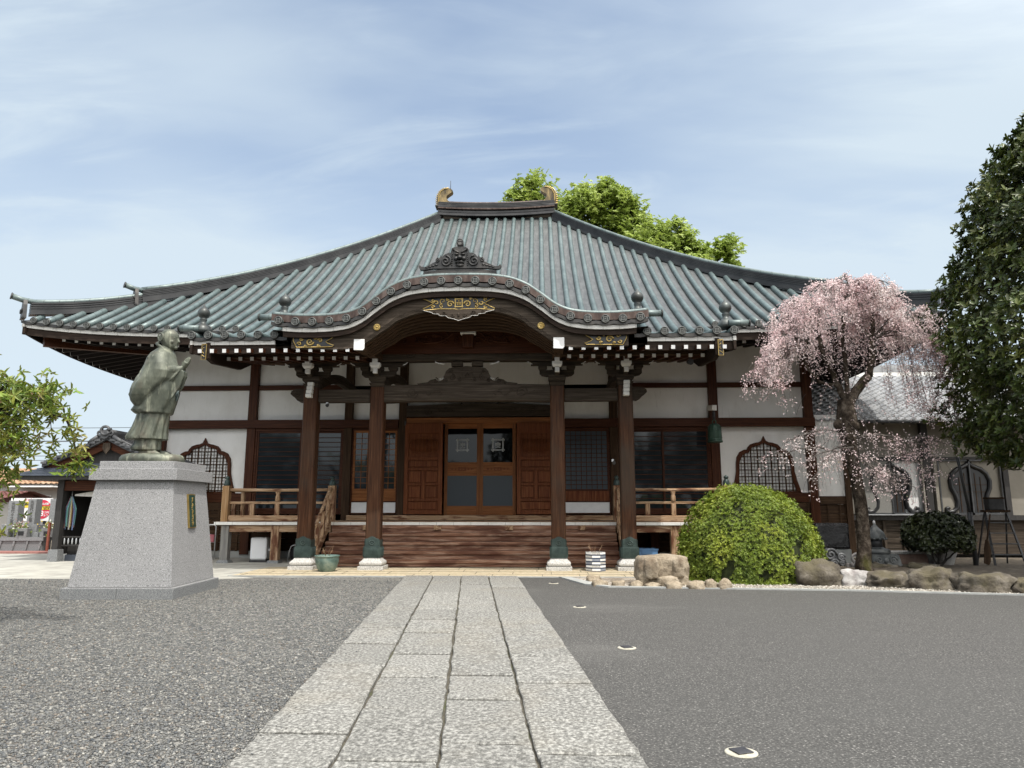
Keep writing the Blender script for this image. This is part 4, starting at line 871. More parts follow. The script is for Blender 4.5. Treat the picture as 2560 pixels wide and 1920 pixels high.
def flame_windows():
    for sx, cx, lab in ((-1, -8.62, 0), (1, 8.62, 1)):
        H_ = flame_outline(); C = X0 + cx
        outer = [(C - x, z) for x, z in H_] + [(C + x, z) for x, z in H_[::-1][1:]]
        def inner_pt(x, z, d):
            return (x * (1 - d / 0.95), min(z, 3.53) - (d * 0.9 if z > 3.0 else (0 if z < 2.0 else d * 0.3)))
        inner = [(C + inner_pt(p[0] - C, p[1], 0.11)[0], inner_pt(p[0] - C, p[1], 0.11)[1]) for p in outer]
        inner[0] = (inner[0][0], 1.945); inner[-1] = (inner[-1][0], 1.945)
        win = MB(); win.prism([(C + (p[0] - C) * 0.97, min(p[1], 3.57)) for p in outer], YW + 0.045, YW + 0.056); wo = HP('flame_window', win, [M['white_tip']])
        # frame: ring between the outlines
        mb = MB(); n = len(outer); y0, y1 = YW - 0.02, YW + 0.05
        rows = []
        for (a, b) in zip(outer, inner): rows.append([(a[0], y0, a[1]), (b[0], y0, b[1]), (b[0], y1, b[1]), (a[0], y1, a[1])])
        mb.grid(rows, 0, False, True); mb.box(C - 1.04, C + 1.04, y0 - 0.0, y1, 1.9352, 1.985)
        HP('window_frame', mb, [M['redz']], wo, bevel=0.006)
        # lattice with small diagonal fillets
        mb = MB(); ya, yb_ = YW + 0.018, YW + 0.040
        def inside(x, z):
            x = abs(x); zt = z
            if z < 1.96: return False
            wtab = [(1.94, 0.93), (2.3, 0.83), (2.6, 0.78), (2.95, 0.77), (3.05, 0.73), (3.15, 0.62), (3.22, 0.46), (3.28, 0.40), (3.36, 0.25), (3.42, 0.10)]
            return x < interp(wtab, z) if z < 3.45 else False
        vx = [-0.80 + 0.2 * i for i in range(9)]
        for i, x in enumerate(vx):
            z = 1.96
            while inside(x, z): z += 0.01
            mb.box(C + x - 0.016, C + x + 0.016, ya - 0.012, yb_, 1.96, z + 0.03)
        for i in range(8):
            x = -0.70 + 0.2 * i; z = 1.96
            if abs(x) > 0.80: continue
            while inside(x, z): z += 0.01
            mb.box(C + x - 0.004, C + x + 0.004, ya, yb_, 1.96, z + 0.03)
        z = 2.02; i = 0
        while z < 3.42:
            x = 0
            while inside(x, z): x += 0.01
            if x > 0.05: mb.box(C - x - 0.02, C + x + 0.02, ya + (0 if i % 2 else -0.008), yb_ - 0.002, z - (0.004 if i % 2 else 0.013), z + (0.004 if i % 2 else 0.013))
            z += 0.1; i += 1
        for k, x in enumerate(vx[:-1]):
            z = 2.02 + 0.1
            while z < 3.35:
                if inside(x, z) and inside(x + 0.2, z):
                    cx_, cz_ = C + x + 0.1, z + 0.0
                    d = 0.016; mb.prism([(cx_ - d, cz_), (cx_, cz_ - d), (cx_ + d, cz_), (cx_, cz_ + d)], ya + 0.002, yb_ - 0.003)
                z += 0.2
        HP('window_lattice', mb, [M['brownz']], wo)
flame_windows()
def joinery():
    def sash(x0, x1, z0, z1, y, fr, mt, mtx, name='slatted_window', n=13, parent=None, glassm='glass', vert=0, slat=0.022, bot=None):
        mb = MB(); a, b = bx(x0, x1); bt = bot or fr
        mb.box(a, a + fr, y, y + 0.045, z0, z1); mb.box(b - fr, b, y, y + 0.045, z0, z1)
        mb.box(a + fr, b - fr, y + 0.001, y + 0.044, z1 - fr, z1, 1); mb.box(a + fr, b - fr, y + 0.001, y + 0.044, z0, z0 + bt, 1)
        w = HP(name, mb, [M[mt], M[mtx]], bevel=0.004)
        g = MB(); g.box(a + fr - 0.005, b - fr + 0.005, y + 0.024, y + 0.032, z0 + bt - 0.005, z1 - fr + 0.005); HP('glass_pane', g, [M[glassm]], w)
        s = MB()
        for i in range(n):
            z = lerp(z0 + bt, z1 - fr, (i + 1) / (n + 1)); s.box(a + fr, b - fr, y + 0.004, y + 0.022, z - slat / 2, z + slat / 2)
        for i in range(vert):
            x = lerp(a + fr, b - fr, (i + 1) / (vert + 1)); s.box(x - 0.008, x + 0.008, y + 0.006, y + 0.023, z0 + bt, z1 - fr)
        if n or vert: HP('window_slats', s, [M[mtx]], w)
        return w
    for sx in (-1, 1):
        # slatted sliding windows in the wide bay
        m = MB(); m.box(*bx(sx * 4.23, sx * 7.01), YW - 0.07, YW + 0.12, 3.84, 3.925); m.box(*bx(sx * 4.23, sx * 4.29), YW - 0.07, YW + 0.12, 1.30, 3.84); m.box(*bx(sx * 6.95, sx * 7.01), YW - 0.07, YW + 0.12, 1.30, 3.84); m.box(*bx(sx * 4.29, sx * 6.95), YW - 0.07, YW + 0.12, 1.30, 1.36)
        HP('window_casing', m, [M['redx']], bevel=0.006)
        sash(sx * 5.55, sx * 6.95, 1.36, 3.84, YW - 0.05, 0.055, 'redz', 'redx', n=15, bot=0.12)
        sash(sx * 4.29, sx * 5.60, 1.36, 3.84, YW + 0.005, 0.055, 'redz', 'redx', n=15, bot=0.12)
        # lattice window in the narrow bay with panel and white infill below
        m = MB(); m.box(*bx(sx * 2.53, sx * 3.97), YW - 0.04, YW + 0.05, 3.86, 3.925); m.box(*bx(sx * 2.53, sx * 2.57), YW - 0.04, YW + 0.05, 1.32, 3.86); m.box(*bx(sx * 3.93, sx * 3.97), YW - 0.04, YW + 0.05, 1.32, 3.86); m.box(*bx(sx * 2.57, sx * 3.93), YW - 0.04, YW + 0.05, 1.30, 1.345); m.box(*bx(sx * 2.57, sx * 3.93), YW - 0.03, YW + 0.05, 1.66, 1.70)
        HP('window_casing', m, [M['redx']], bevel=0.006)
        if sx > 0: sash(2.57, 3.93, 2.0, 3.86, YW - 0.02, 0.05, 'redz', 'redx', name='lattice_window', n=12, vert=7, slat=0.016, glassm='glass_frost')
        else:
            sash(-3.93, -3.22, 2.0, 3.86, YW - 0.02, 0.07, 'doorx', 'doorx', name='lattice_window', n=9, vert=2, slat=0.016)
            sash(-3.28, -2.57, 2.0, 3.86, YW + 0.03, 0.07, 'doorx', 'doorx', name='lattice_window', n=9, vert=2, slat=0.016)
        m = MB(); m.box(*bx(sx * 2.57, sx * 3.93), YW + 0.0, YW + 0.05, 1.70, 2.0); HP('apron_panel', m, [M['doorx'] if sx < 0 else M['shutter']], bevel=0.004)
        m = MB(); m.box(*bx(sx * 2.57, sx * 3.93), YW - 0.01, YW + 0.05, 1.345, 1.66); HP('white_infill', m, [M['white_tip']])
    # doorway
    m = MB(); m.box(X0 - 2.275, X0 + 2.275, YW - 0.1, YW + 0.1, 4.06, 4.24); HP('door_lintel', m, [M['doorx']], bevel=0.01)
    m = MB(); m.box(X0 - 2.275, X0 + 2.275, YW - 0.12, YW + 0.12, 1.20, 1.275); HP('door_sill', m, [M['doorx']], bevel=0.006)
    # carved frieze over the door
    m = MB(); xs = [-2.27 + 4.54 * i / 24 for i in range(25)]
    rows = [[(X0 + x, YW - 0.16, 4.27), (X0 + x, YW - 0.16, 4.60 + 0.07 * (1 - (x / 2.3) ** 2)), (X0 + x, YW + 0.05, 4.60 + 0.07 * (1 - (x / 2.3) ** 2)), (X0 + x, YW + 0.05, 4.27)] for x in xs]
    m.grid(rows, 0, False, True); m.add(rows[0], [(0, 1, 2, 3)]); m.add(rows[-1], [(3, 2, 1, 0)])
    for s in (-1, 1):
        m.tube([(X0 + a, YW - 0.165, b) for a, b in spiral(s * 1.62, 4.44, 0.13, 2.0, 0, 26, 0.08, s)], 0.012, 5, 0)
        for k, (cx, cz, r) in enumerate(((1.30, 4.48, 0.07), (1.08, 4.50, 0.05), (0.9, 4.46, 0.05), (1.95, 4.46, 0.06), (2.12, 4.48, 0.04))): m.tube([(X0 + a, YW - 0.163, b) for a, b in spiral(s * cx, cz, r, 1.2, 0, 12, 0.1, s * (-1) ** k)], 0.009, 5, 0)
    HP('carved_frieze', m, [M['greyx']])
    m = MB(); m.box(X0 - 1.05, X0 + 1.05, YW - 0.30, YW - 0.10, 4.70, 4.78)
    for s in (-0.55, 0.55): m.box(X0 + s - 0.02, X0 + s + 0.02, YW - 0.34, YW - 0.26, 4.62, 4.72)
    HP('curtain_rail_box', m, [M['darksteel']], bevel=0.01)
    for sx in (-1, 1):
        a, b = (0.0, 1.10)
        x0, x1 = bx(sx * a, sx * b)
        mb = MB(); y = YW - 0.03 + (0.05 if sx < 0 else 0)
        st = 0.10
        for xa, xb in ((x0, x0 + st), (x1 - st, x1)): mb.box(xa, xb, y, y + 0.05, 1.28, 4.06)
        for z0, z1 in ((3.91, 4.06), (2.80, 2.87), (2.46, 2.53), (1.28, 1.55)): mb.box(x0 + st, x1 - st, y + 0.001, y + 0.049, z0, z1, 1)
        mb.box(x0 + st, x1 - st, y + 0.015, y + 0.035, 2.53, 2.80, 1)
        d = HP('glass_door', mb, [M['door'], M['doorx']], bevel=0.004)
        g = MB(); g.box(x0 + st - .004, x1 - st + .004, y + 0.022, y + 0.030, 2.866, 3.915); HP('door_pane', g, [M['glass_black']], d)
        g = MB(); g.box(x0 + st - .004, x1 - st + .004, y + 0.022, y + 0.030, 1.545, 2.464); HP('door_pane', g, [M['glass_frost']], d)
        cx, cz = (x0 + x1) / 2, 3.40; e = MB(); ye = y + 0.018          # etched well-frame crest
        for s in (-1, 1):
            e.box(cx - 0.21, cx + 0.21, ye - 0.002, ye + 0.002, cz + s * 0.155 - 0.022, cz + s * 0.155 + 0.022); e.box(cx + s * 0.155 - 0.022, cx + s * 0.155 + 0.022, ye - 0.004, ye + 0.001, cz - 0.21, cz + 0.21)
            e.sph((cx + s * 0.055, ye, cz + 0.015), 0.035, 0.003, 0.05, 8, 5); e.sph((cx + s * 0.05, ye, cz - 0.075), 0.03, 0.003, 0.022, 8, 5)
        e.sph((cx, ye, cz + 0.03), 0.025, 0.003, 0.06, 8, 5); e.sph((cx, ye, cz - 0.06), 0.02, 0.003, 0.035, 8, 5)
        HP('etched_crest', e, [M['etch']], d)
        e = MB(); zc2 = 2.665
        for k in range(-3, 4): e.prism([(cx + k * 0.10 - 0.035, zc2), (cx + k * 0.10, zc2 - 0.035), (cx + k * 0.10 + 0.035, zc2), (cx + k * 0.10, zc2 + 0.035)], y + 0.006, y + 0.016)
        e.box(cx - 0.36, cx + 0.36, y + 0.008, y + 0.0165, zc2 - 0.008, zc2 + 0.008)
        for s in (-1, 1): e.box(cx - 0.13, cx + 0.13, y + 0.004, y + 0.0165, zc2 + s * 0.04 - 0.01, zc2 + s * 0.04 + 0.01)
        HP('openwork_carving', e, [M['shutter']], d)
        # panelled shutters folded open
        x0, x1 = bx(sx * 1.13, sx * 2.30); y = YW - 0.18; mb = MB()
        mb.box(x0, x1, y + 0.05, y + 0.07, 1.30, 4.06)
        for xa, xb in ((x0, x0 + 0.12), (x1 - 0.12, x1)): mb.box(xa, xb, y, y + 0.051, 1.30, 4.06)
        for z0, z1 in ((3.74, 4.06), (2.93, 3.03), (2.62, 2.70), (2.16, 2.23), (1.69, 1.76), (1.30, 1.42)): mb.box(x0 + 0.12, x1 - 0.12, y + 0.0005, y + 0.051, z0, z1, 1)
        mb.box((x0 + x1) / 2 - 0.05, (x0 + x1) / 2 + 0.05, y + 0.001, y + 0.051, 1.76, 2.62)
        for z0, z1 in ((2.26, 2.58), (1.80, 2.12)):
            for xa, xb in ((x0 + 0.16, (x0 + x1) / 2 - 0.08), ((x0 + x1) / 2 + 0.08, x1 - 0.16)): mb.box(xa, xb, y + 0.012, y + 0.051, z0, z1)
        mb.box(x0 + 0.15, x1 - 0.15, y + 0.014, y + 0.051, 2.73, 2.90, 1); mb.box(x0 + 0.15, x1 - 0.15, y + 0.014, y + 0.051, 1.45, 1.66, 1)
        sh = HP('panelled_shutter', mb, [M['shutter'], M['shutter']], bevel=0.008)
        mb = MB(); cx = (x0 + x1) / 2; zc3 = 3.38
        for k in range(-9, 10):
            hh = 0.19 * math.sqrt(max(0.05, 1 - (k / 10.5) ** 4)); mb.tube([(cx + k * 0.046, y + 0.044, zc3 - hh), (cx + k * 0.046, y + 0.044, zc3 + hh)], 0.015, 6)
        pts = []
        for i in range(40):
            a_ = 2 * PI * i / 40; ca, sa = math.cos(a_), math.sin(a_); pts.append((cx + 0.43 * abs(ca) ** 0.5 * (1 if ca > 0 else -1), y + 0.038, zc3 + 0.24 * abs(sa) ** 0.7 * (1 if sa > 0 else -1) - 0.02 * math.cos(6 * a_)))
        mb.tube(pts, 0.012, 6, closed=True)
        HP('carved_fan_panel', mb, [M['shutter']], sh)
        mb = MB(); mb.box(x1 - 0.02 if sx > 0 else x0 - 0.02, x1 + 0.04 if sx > 0 else x0 + 0.02, y - 0.03, y + 0.02, 4.0, 4.12); HP('hinge_cap', mb, [M['darksteel']], sh)
joinery()
def verandas():
    yd = 19.6
    m = MB()
    for i in range(9): m.box(X0 - 7.12, X0 + 7.12, yd + 0.02 + i * 0.235, yd + 0.02 + i * 0.235 + 0.23, 1.06, 1.118 - 0.002 * (i % 2))
    HP('veranda_deck', m, [M['palex']], bevel=0.004)
    m = MB(); m.box(X0 - 7.14, X0 + 7.14, yd - 0.03, yd + 0.018, 1.03, 1.112)
    HP('white_deck_edge', m, [M['white']], bevel=0.004)
    m = MB(); m.box(X0 - 4.0, X0 + 4.0, YW - 0.30, YW - 0.13, 1.13, 1.275); HP('threshold_beam', m, [M['palex']], bevel=0.01)
    for sx in (-1, 1):
        for px in (6.85, 5.45, 4.32):
            m = MB(); x = X0 + sx * px; w = 0.11
            m.box(x - w, x + w, yd + 0.03, yd + 0.25, 0.06, 1.02, 0); po = HP('veranda_post', m, [M['palez'] if px < 6.8 else M['postz']], bevel=0.012)
            m = MB(); m.frus(x, yd + 0.14, 0.17, 0.17, 0.0, 0.14, 0.14, 0.08); HP('post_footing', m, [M['granite_dark']], po)
        m = MB(); m.box(*bx(sx * 3.9, sx * 6.735), yd + 0.05, yd + 0.16, 0.84, 1.028); HP('veranda_joist', m, [M['palex']], bevel=0.012)
        m = MB(); m.box(X0 + sx * 6.85 - 0.06, X0 + sx * 6.85 + 0.06, yd + 0.26, YW - 0.1, 0.84, 1.04); HP('veranda_side_joist', m, [M['paley']], bevel=0.01)
        # railing: newels, three rails, struts
        rail = MB(); rail.box(*bx(sx * 3.96, sx * 6.80), yd + 0.05, yd + 0.19, 1.13, 1.29)
        rl = HP('veranda_railing', rail, [M['palex']], bevel=0.025)
        m = MB(); m.tube([(X0 + sx * 3.95, yd + 0.12, 1.99), (X0 + sx * 5.4, yd + 0.12, 1.975), (X0 + sx * 6.82, yd + 0.12, 1.99)], 0.045, 10); HP('top_rail', m, [M['palex']], rl)
        m = MB(); m.box(*bx(sx * 3.96, sx * 6.80), yd + 0.09, yd + 0.15, 1.60, 1.665); HP('middle_rail', m, [M['palex']], rl, bevel=0.006)
        for px in (4.75, 5.45, 6.15):
            m = MB(); x = X0 + sx * px
            m.box(x - 0.06, x + 0.06, yd + 0.07, yd + 0.17, 1.29, 1.60)
            if px == 5.45:
                m.lathe([(0.05, 1.665), (0.065, 1.70), (0.06, 1.80), (0.045, 1.86), (0.06, 1.90), (0.065, 1.935)], (x, yd + 0.12, 0), 12, 0, sq=0.6)
            HP('rail_strut', m, [M['palez']], rl, bevel=0.006)
        # side return of the railing
        m = MB(); m.box(X0 + sx * 6.88 - 0.06, X0 + sx * 6.88 + 0.06, yd + 0.24, YW - 0.2, 1.13, 1.27)
        sr = HP('side_railing', m, [M['paley']], bevel=0.02)
        m = MB(); m.tube([(X0 + sx * 6.88, yd + 0.2, 1.98), (X0 + sx * 6.88, YW - 0.15, 1.98)], 0.042, 10); HP('top_rail', m, [M['paley']], sr)
        m = MB(); m.box(X0 + sx * 6.88 - 0.03, X0 + sx * 6.88 + 0.03, yd + 0.2, YW - 0.15, 1.60, 1.66); HP('middle_rail', m, [M['paley']], sr)
        for k in range(3): m = MB(); y = yd + 0.6 + k * 0.6; m.box(X0 + sx * 6.88 - 0.05, X0 + sx * 6.88 + 0.05, y - 0.05, y + 0.05, 1.27, 1.95 if k == 1 else 1.60); HP('rail_strut', m, [M['palez']], sr, bevel=0.006)
        for px, hgt, nm in ((6.90, 2.10, 0), (3.93, 2.10, 1)):
            m = MB(); x = X0 + sx * px; m.box(x - 0.095, x + 0.095, yd + 0.02, yd + 0.21, 1.114, hgt); nw = HP('newel_post', m, [M['sunlitz'] if (px > 5 and sx < 0) else M['palez']], bevel=0.012)
            m = MB(); m.lathe([(0.085, 0), (0.09, 0.03), (0.082, 0.10), (0.07, 0.14), (0.045, 0.165), (0.04, 0.18), (0.062, 0.20), (0.066, 0.225), (0.05, 0.25), (0.02, 0.27), (0.0, 0.285)], (x, yd + 0.115, hgt - 0.005), 18); HP('newel_finial', m, [M['shoe']], nw)
        # stair rail sloping down
        x = X0 + sx * 3.93; y0, y1 = yd + 0.05, 18.25
        m = MB(); m.tube([(x, y0, 2.02), (x, y0 - 0.25, 1.90), (x, y0 - 0.5, 1.70), (x, y1 + 0.15, 1.05), (x, y1, 0.98)], 0.045, 10); sr = HP('stair_railing', m, [M['paley']])
        m = MB(); m.beam((x, y0, 1.62), (x, y1 + 0.05, 0.62), 0.06, 0.07); HP('middle_rail', m, [M['paley']], sr)
        m = MB(); m.beam((x, y0, 1.20), (x, y1 + 0.05, 0.22), 0.10, 0.20); HP('stair_stringer', m, [M['paley']], sr, bevel=0.01)
        for k in range(3):
            t = (k + 0.6) / 3.3; y = lerp(y0, y1, t); z = lerp(1.25, 0.28, t); m = MB(); m.box(x - 0.05, x + 0.05, y - 0.05, y + 0.05, z, z + 0.62); HP('rail_strut', m, [M['palez']], sr, bevel=0.006)
    # steps
    zt = [0.20, 0.40, 0.615, 0.84]; yy = [18.40, 18.70, 19.0, 19.3]
    for i in range(4):
        m = MB(); x0, x1 = X0 - 3.86, X0 + 3.86
        m.box(x0, x1, yy[i], yy[i] + 0.36, zt[i] - 0.10, zt[i]); st = HP('stair_tread', m, [M['step']], bevel=0.028)
        m = MB(); m.box(x0, x1, yy[i] + 0.05, yy[i] + 0.10, zt[i] - 0.22 if i else 0.02, zt[i] - 0.101); HP('stair_riser', m, [M['step']], st, bevel=0.006)
    m = MB(); m.box(X0 - 3.86, X0 + 3.86, yd - 0.0, yd + 0.06, 0.83, 0.93); m.box(X0 - 3.86, X0 + 3.86, yd - 0.02, yd + 0.0, 0.93, 1.028); HP('top_riser', m, [M['step']], bevel=0.01)
    for k in range(4): m = MB(); x = X0 - 2.9 + k * 1.95; m.box(x - 0.10, x + 0.10, yd - 0.07, yd - 0.022, 0.90, 1.028); HP('deck_bearer_end', m, [M['paley']], bevel=0.006)
verandas()
# ---------------------------------------------------------------- small things on and under the hall
def simple(name, label, cat, mb, mats, loc=(0, 0, 0), group=None, bevel=0.0, kind=None, rz=0.0):
    o = mb.build(name, mats, None, bevel); o.location = loc; o.rotation_euler = (0, 0, rz); return tag(o, label, cat, group, kind)
def small_things():
    # bronze bell hanging at the eave corner
    b = thing('bronze_bell', 'green bronze temple bell hanging from a white bracket in front of the right wall', 'bell', (5.14, 21.0, 3.38))
    m = MB(); m.lathe([(0.215, 0.0), (0.225, 0.01), (0.215, 0.05), (0.20, 0.06), (0.20, 0.13), (0.203, 0.14), (0.195, 0.30), (0.185, 0.42), (0.16, 0.50), (0.11, 0.545), (0.0, 0.56)], (0, 0, 0), 32, 0)
    for z, r in ((0.055, 0.217), (0.135, 0.207), (0.34, 0.20)): m.tube([(r * math.cos(2 * PI * k / 24), r * math.sin(2 * PI * k / 24), z) for k in range(24)], 0.006, 5, closed=True)
    m.build('bell_body', [M['bellg']], b, local=True)
    m = MB()
    for r_ in range(4):
        for k in range(28):
            a = k * 2 * PI / 28
            if k % 7 != 6: m.sph((0.19 * math.cos(a), 0.19 * math.sin(a), 0.37 + r_ * 0.032), 0.009, None, None, 6, 4)
    m.build('bell_studs', [M['bellg']], b, local=True)
    m = MB(); m.tube([(-0.04, 0, 0.55), (-0.05, 0, 0.63), (0, 0, 0.68), (0.05, 0, 0.63), (0.04, 0, 0.55)], 0.018, 8); m.build('bell_crown', [M['bellg']], b, local=True)
    m = MB(); m.tube([(0, 0, 0.66), (0, 0, 0.95)], 0.022, 6); m.tube([(0, 0, 0.70), (0.0, 0.02, 0.80), (0.0, 0, 0.92)], 0.04, 6); m.build('bell_chain', [M['darksteel']], b, local=True)
    m = MB(); m.beam((0.02, -0.05, 1.02), (0.05, 0.75, 1.12), 0.13, 0.16); m.build('bell_bracket', [M['white']], b, bevel=0.01, local=True)
    # security camera under the porch eave
    c = thing('security_camera', 'small dark security camera fixed under the right end of the porch eave', 'camera', (3.62, 16.9, 4.98))
    m = MB(); m.tube([(0, 0, 0.16), (0, 0, 0.06)], 0.03, 10); m.build('mount', [M['darksteel']], c, local=True)
    m = MB(); m.tube([(0.0, 0.10, 0.0), (0.0, -0.14, -0.05)], [0.06, 0.075], 14); m.tube([(0.0, -0.14, -0.05), (0.0, -0.15, -0.052)], [0.06, 0.06], 14); m.build('camera_body', [M['darksteel']], c, bevel=0.004, local=True)
    # copper rain spot lamps on the column faces
    for x, z, lb in ((X0 - 3.55, 4.09, 'small dark spotlight clipped under the tie beam beside the far left column'), (X0 + 3.66, 2.62, 'small spotlight clipped to the side of the far right column')):
        t = thing('spotlight', lb, 'lamp', (x, 17.72, z)); m = MB(); m.tube([(0, 0, 0), (0, -0.08, -0.04)], [0.03, 0.045], 10); m.build('lamp_head', [M['darksteel']], t, local=True)
        m = MB(); m.box(-0.05, 0.0, -0.01, 0.04, 0.0, 0.06); m.build('clamp', [M['steel']], t, local=True)
    # green glazed pot
    t = thing('round_pot', 'round patinated green pot with dry twigs beside the far left column', 'pot', (-5.06, 17.15, 0.0))
    m = MB(); m.lathe([(0.16, 0.0), (0.18, 0.02), (0.23, 0.10), (0.27, 0.22), (0.28, 0.31), (0.275, 0.345), (0.295, 0.36), (0.295, 0.385), (0.26, 0.385), (0.25, 0.33), (0.0, 0.32)], (0, 0, 0), 36, 0); m.build('pot_body', [M['pot']], t, local=True)
    m = MB(); r = random.Random(2)
    for k in range(7): a = r.uniform(0, 6.28); m.tube([(0.03 * math.cos(a), 0.03 * math.sin(a), 0.36), (0.12 * math.cos(a), 0.10 * math.sin(a), 0.5), (0.15 * math.cos(a + .5), 0.13 * math.sin(a), 0.50 + 0.12 * r.random())], [0.006, 0.004, 0.002], 5)
    m.build('dry_twigs', [M['paley']], t, local=True)
    # striped ceramic planter
    t = thing('striped_planter', 'octagonal blue and white striped ceramic planter with dry stems before the steps', 'planter', (1.32, 17.55, 0.0))
    m = MB()
    for k in range(6):
        z0 = 0.0 + k * 0.075
        for i in range(8):
            a0, a1 = 2 * PI * (i + .5) / 8, 2 * PI * (i + 1.5) / 8; R_ = 0.25
            p, q = (R_ * math.cos(a0), R_ * math.sin(a0)), (R_ * math.cos(a1), R_ * math.sin(a1))
            off = 0.03 * ((i + k) % 2)
            for za, zb, mi in ((z0, z0 + 0.030, 1), (z0 + 0.030, z0 + 0.075, (2, 0, 4, 0)[(i * 3 + k * 5) % 4])): m.add([(p[0], p[1], za), (q[0], q[1], za), (q[0], q[1], zb), (p[0], p[1], zb)], [(0, 1, 2, 3)], mi)
    m.prism([(0.248 * math.cos(2 * PI * (i + .5) / 8), 0.248 * math.sin(2 * PI * (i + .5) / 8)) for i in range(8)], 0.40, 0.405, 3, 'xy'); m.build('planter_body', [M['white_tip'], M['navy'], M['basestone'], M['soil'], M['slateblue']], t, local=True, fix=False)
    m = MB()
    for k in range(9): a = r.uniform(0, 6.28); m.tube([(0.08 * math.cos(a), 0.08 * math.sin(a), 0.40), (0.12 * math.cos(a), 0.12 * math.sin(a), 0.52), (0.17 * math.cos(a + .3), 0.15 * math.sin(a), 0.55 + 0.14 * r.random())], [0.006, 0.005, 0.002], 5)
    m.build('dry_stems', [M['palez']], t, local=True)
    # white appliance under the veranda
    t = thing('portable_cooler', 'white portable appliance with a black base under the left veranda', 'appliance', (-7.86, 20.15, 0.0), rz=0.12)
    m = MB(); m.box(-0.225, 0.225, -0.2, 0.2, 0.07, 0.68); m.build('housing', [M['plastic_white']], t, bevel=0.045, local=True)
    m = MB(); m.box(-0.235, 0.235, -0.21, 0.21, 0.0, 0.072); m.build('base', [M['darksteel']], t, bevel=0.02, local=True)
    m = MB(); m.box(0.225, 0.30, -0.05, 0.06, 0.30, 0.36); m.build('outlet', [M['plastic_white']], t, bevel=0.01, local=True)
    # trolley, folded handle frame with black bag
    t = thing('folding_trolley', 'small black trolley with bent metal handle under the left veranda steps', 'trolley', (-6.88, 20.0, 0.0))
    m = MB(); m.tube([(-0.14, 0, 0.02), (-0.10, 0, 0.30), (-0.05, 0, 0.44), (0.02, 0, 0.47), (0.18, 0.05, 0.47)], 0.014, 8); m.tube([(-0.14, 0, 0.02), (0.16, 0, 0.02)], 0.014, 8); m.build('handle', [M['steel']], t, local=True)
    m = MB(); m.sph((0.05, 0.12, 0.22), 0.17, 0.12, 0.21, 14, 9); m.build('bag', [M['black']], t, local=True)
    t = thing('walking_aid', 'grey tubular walking frame with a red pouch leaning behind the granite pedestal', 'walking frame', (-9.65, 21.0, 0.0))
    m = MB(); m.tube([(-0.26, 0, 0.0), (-0.26, 0, 0.95), (-0.20, 0, 1.0), (0.05, 0, 1.0), (0.10, 0, 0.95), (0.10, 0, 0.0)], 0.018, 8); m.tube([(-0.26, 0, 0.5), (0.10, 0, 0.5)], 0.014, 8); m.build('frame', [M['steel']], t, local=True)
    m = MB(); m.box(-0.2, 0.08, -0.05, 0.03, 0.5, 0.72); m.build('pouch', [M['plastic_red']], t, bevel=0.02, local=True)
    # crates below the right veranda
    t = thing('storage_crate', 'blue plastic crate with folded sides under the right veranda', 'crate', (2.85, 20.1, 0.0))
    m = MB()
    for a, b, c_, d in ((-0.33, 0.33, -0.22, -0.20), (-0.33, 0.33, 0.20, 0.22), (-0.33, -0.31, -0.2, 0.2), (0.31, 0.33, -0.2, 0.2)): m.box(a, b, c_, d, 0.0, 0.40)
    m.box(-0.31, 0.31, -0.2, 0.2, 0.0, 0.02); m.box(-0.35, 0.35, -0.24, -0.221, 0.36, 0.40); m.box(-0.35, 0.35, -0.235, -0.221, 0.0, 0.04); m.box(-0.10, 0.10, -0.24, -0.221, 0.26, 0.36)
    for k in range(-3, 4): m.box(k * 0.1 - 0.008, k * 0.1 + 0.008, -0.23, -0.2202, 0.04, 0.36)
    m.build('crate_body', [M['plastic_blue']], t, local=True)
small_things()
# ================================================================ GROUND
M['joint'] = mat('joint_dirt', [(0.045, 0.040, 0.030), (0.10, 0.09, 0.068)], scale=20, detail=6, rough=1.0, stain=((0.06, 0.075, 0.02), 1.5, 0.55, 0.65, 0.7))
M['bedgravel'] = mat('pale_bed_gravel', [(0.10, 0.08, 0.06), (0.28, 0.24, 0.19), (0.46, 0.41, 0.34), (0.60, 0.56, 0.50)], scale=42, lo=0.05, hi=0.95, vor=True, rough=0.95, bump=0.8, bdist=0.015, stain=((0.13, 0.10, 0.07), 0.9, 0.45, 0.62, 0.8))
M['bedstone'] = mat('pale_chip', [(0.36, 0.33, 0.28), (0.50, 0.47, 0.42)], scale=20, rough=0.9, island=0.35)
M['lampring'] = mat('cream_ring', [(0.32, 0.30, 0.24), (0.44, 0.42, 0.35)], scale=14, rough=0.8)
M['darkpanel'] = mat('dark_panel', [(0.03, 0.03, 0.035), (0.05, 0.05, 0.055)], scale=5, rough=0.5)
def sheet(name, poly, z, m, thick=0.0):
    mb = MB()
    if thick: mb.prism(poly, z - thick, z, 0, 'xy')
    else:
        tr = tessellate_polygon([[Vector((p[0], p[1], 0)) for p in poly]]); mb.add([(p[0], p[1], z) for p in poly], [tuple(t) for t in tr])
    o = mb.build(name, [M[m]], None); return tag(o, kind='structure')
PDX = -0.0973     # the path runs slightly askew to the hall
def pth(s, y): return (s + PDX * (y - 4.45) - 0.606, y)     # s: metres right of the path's centre line
sheet('ground', [(-900, -400), (900, -400), (900, 1500), (-900, 1500)], -0.03, 'soil')
PE0, PE1 = -0.5, 15.98
sheet('gravel_yard', [(-40, -12), pth(-1.2, -12), pth(-1.2, PE1), (-3.0, 16.0), (-6.2, 15.6), (-6.9, 15.25), (-40, 15.25)], 0.0, 'gravelbase', 0.03)
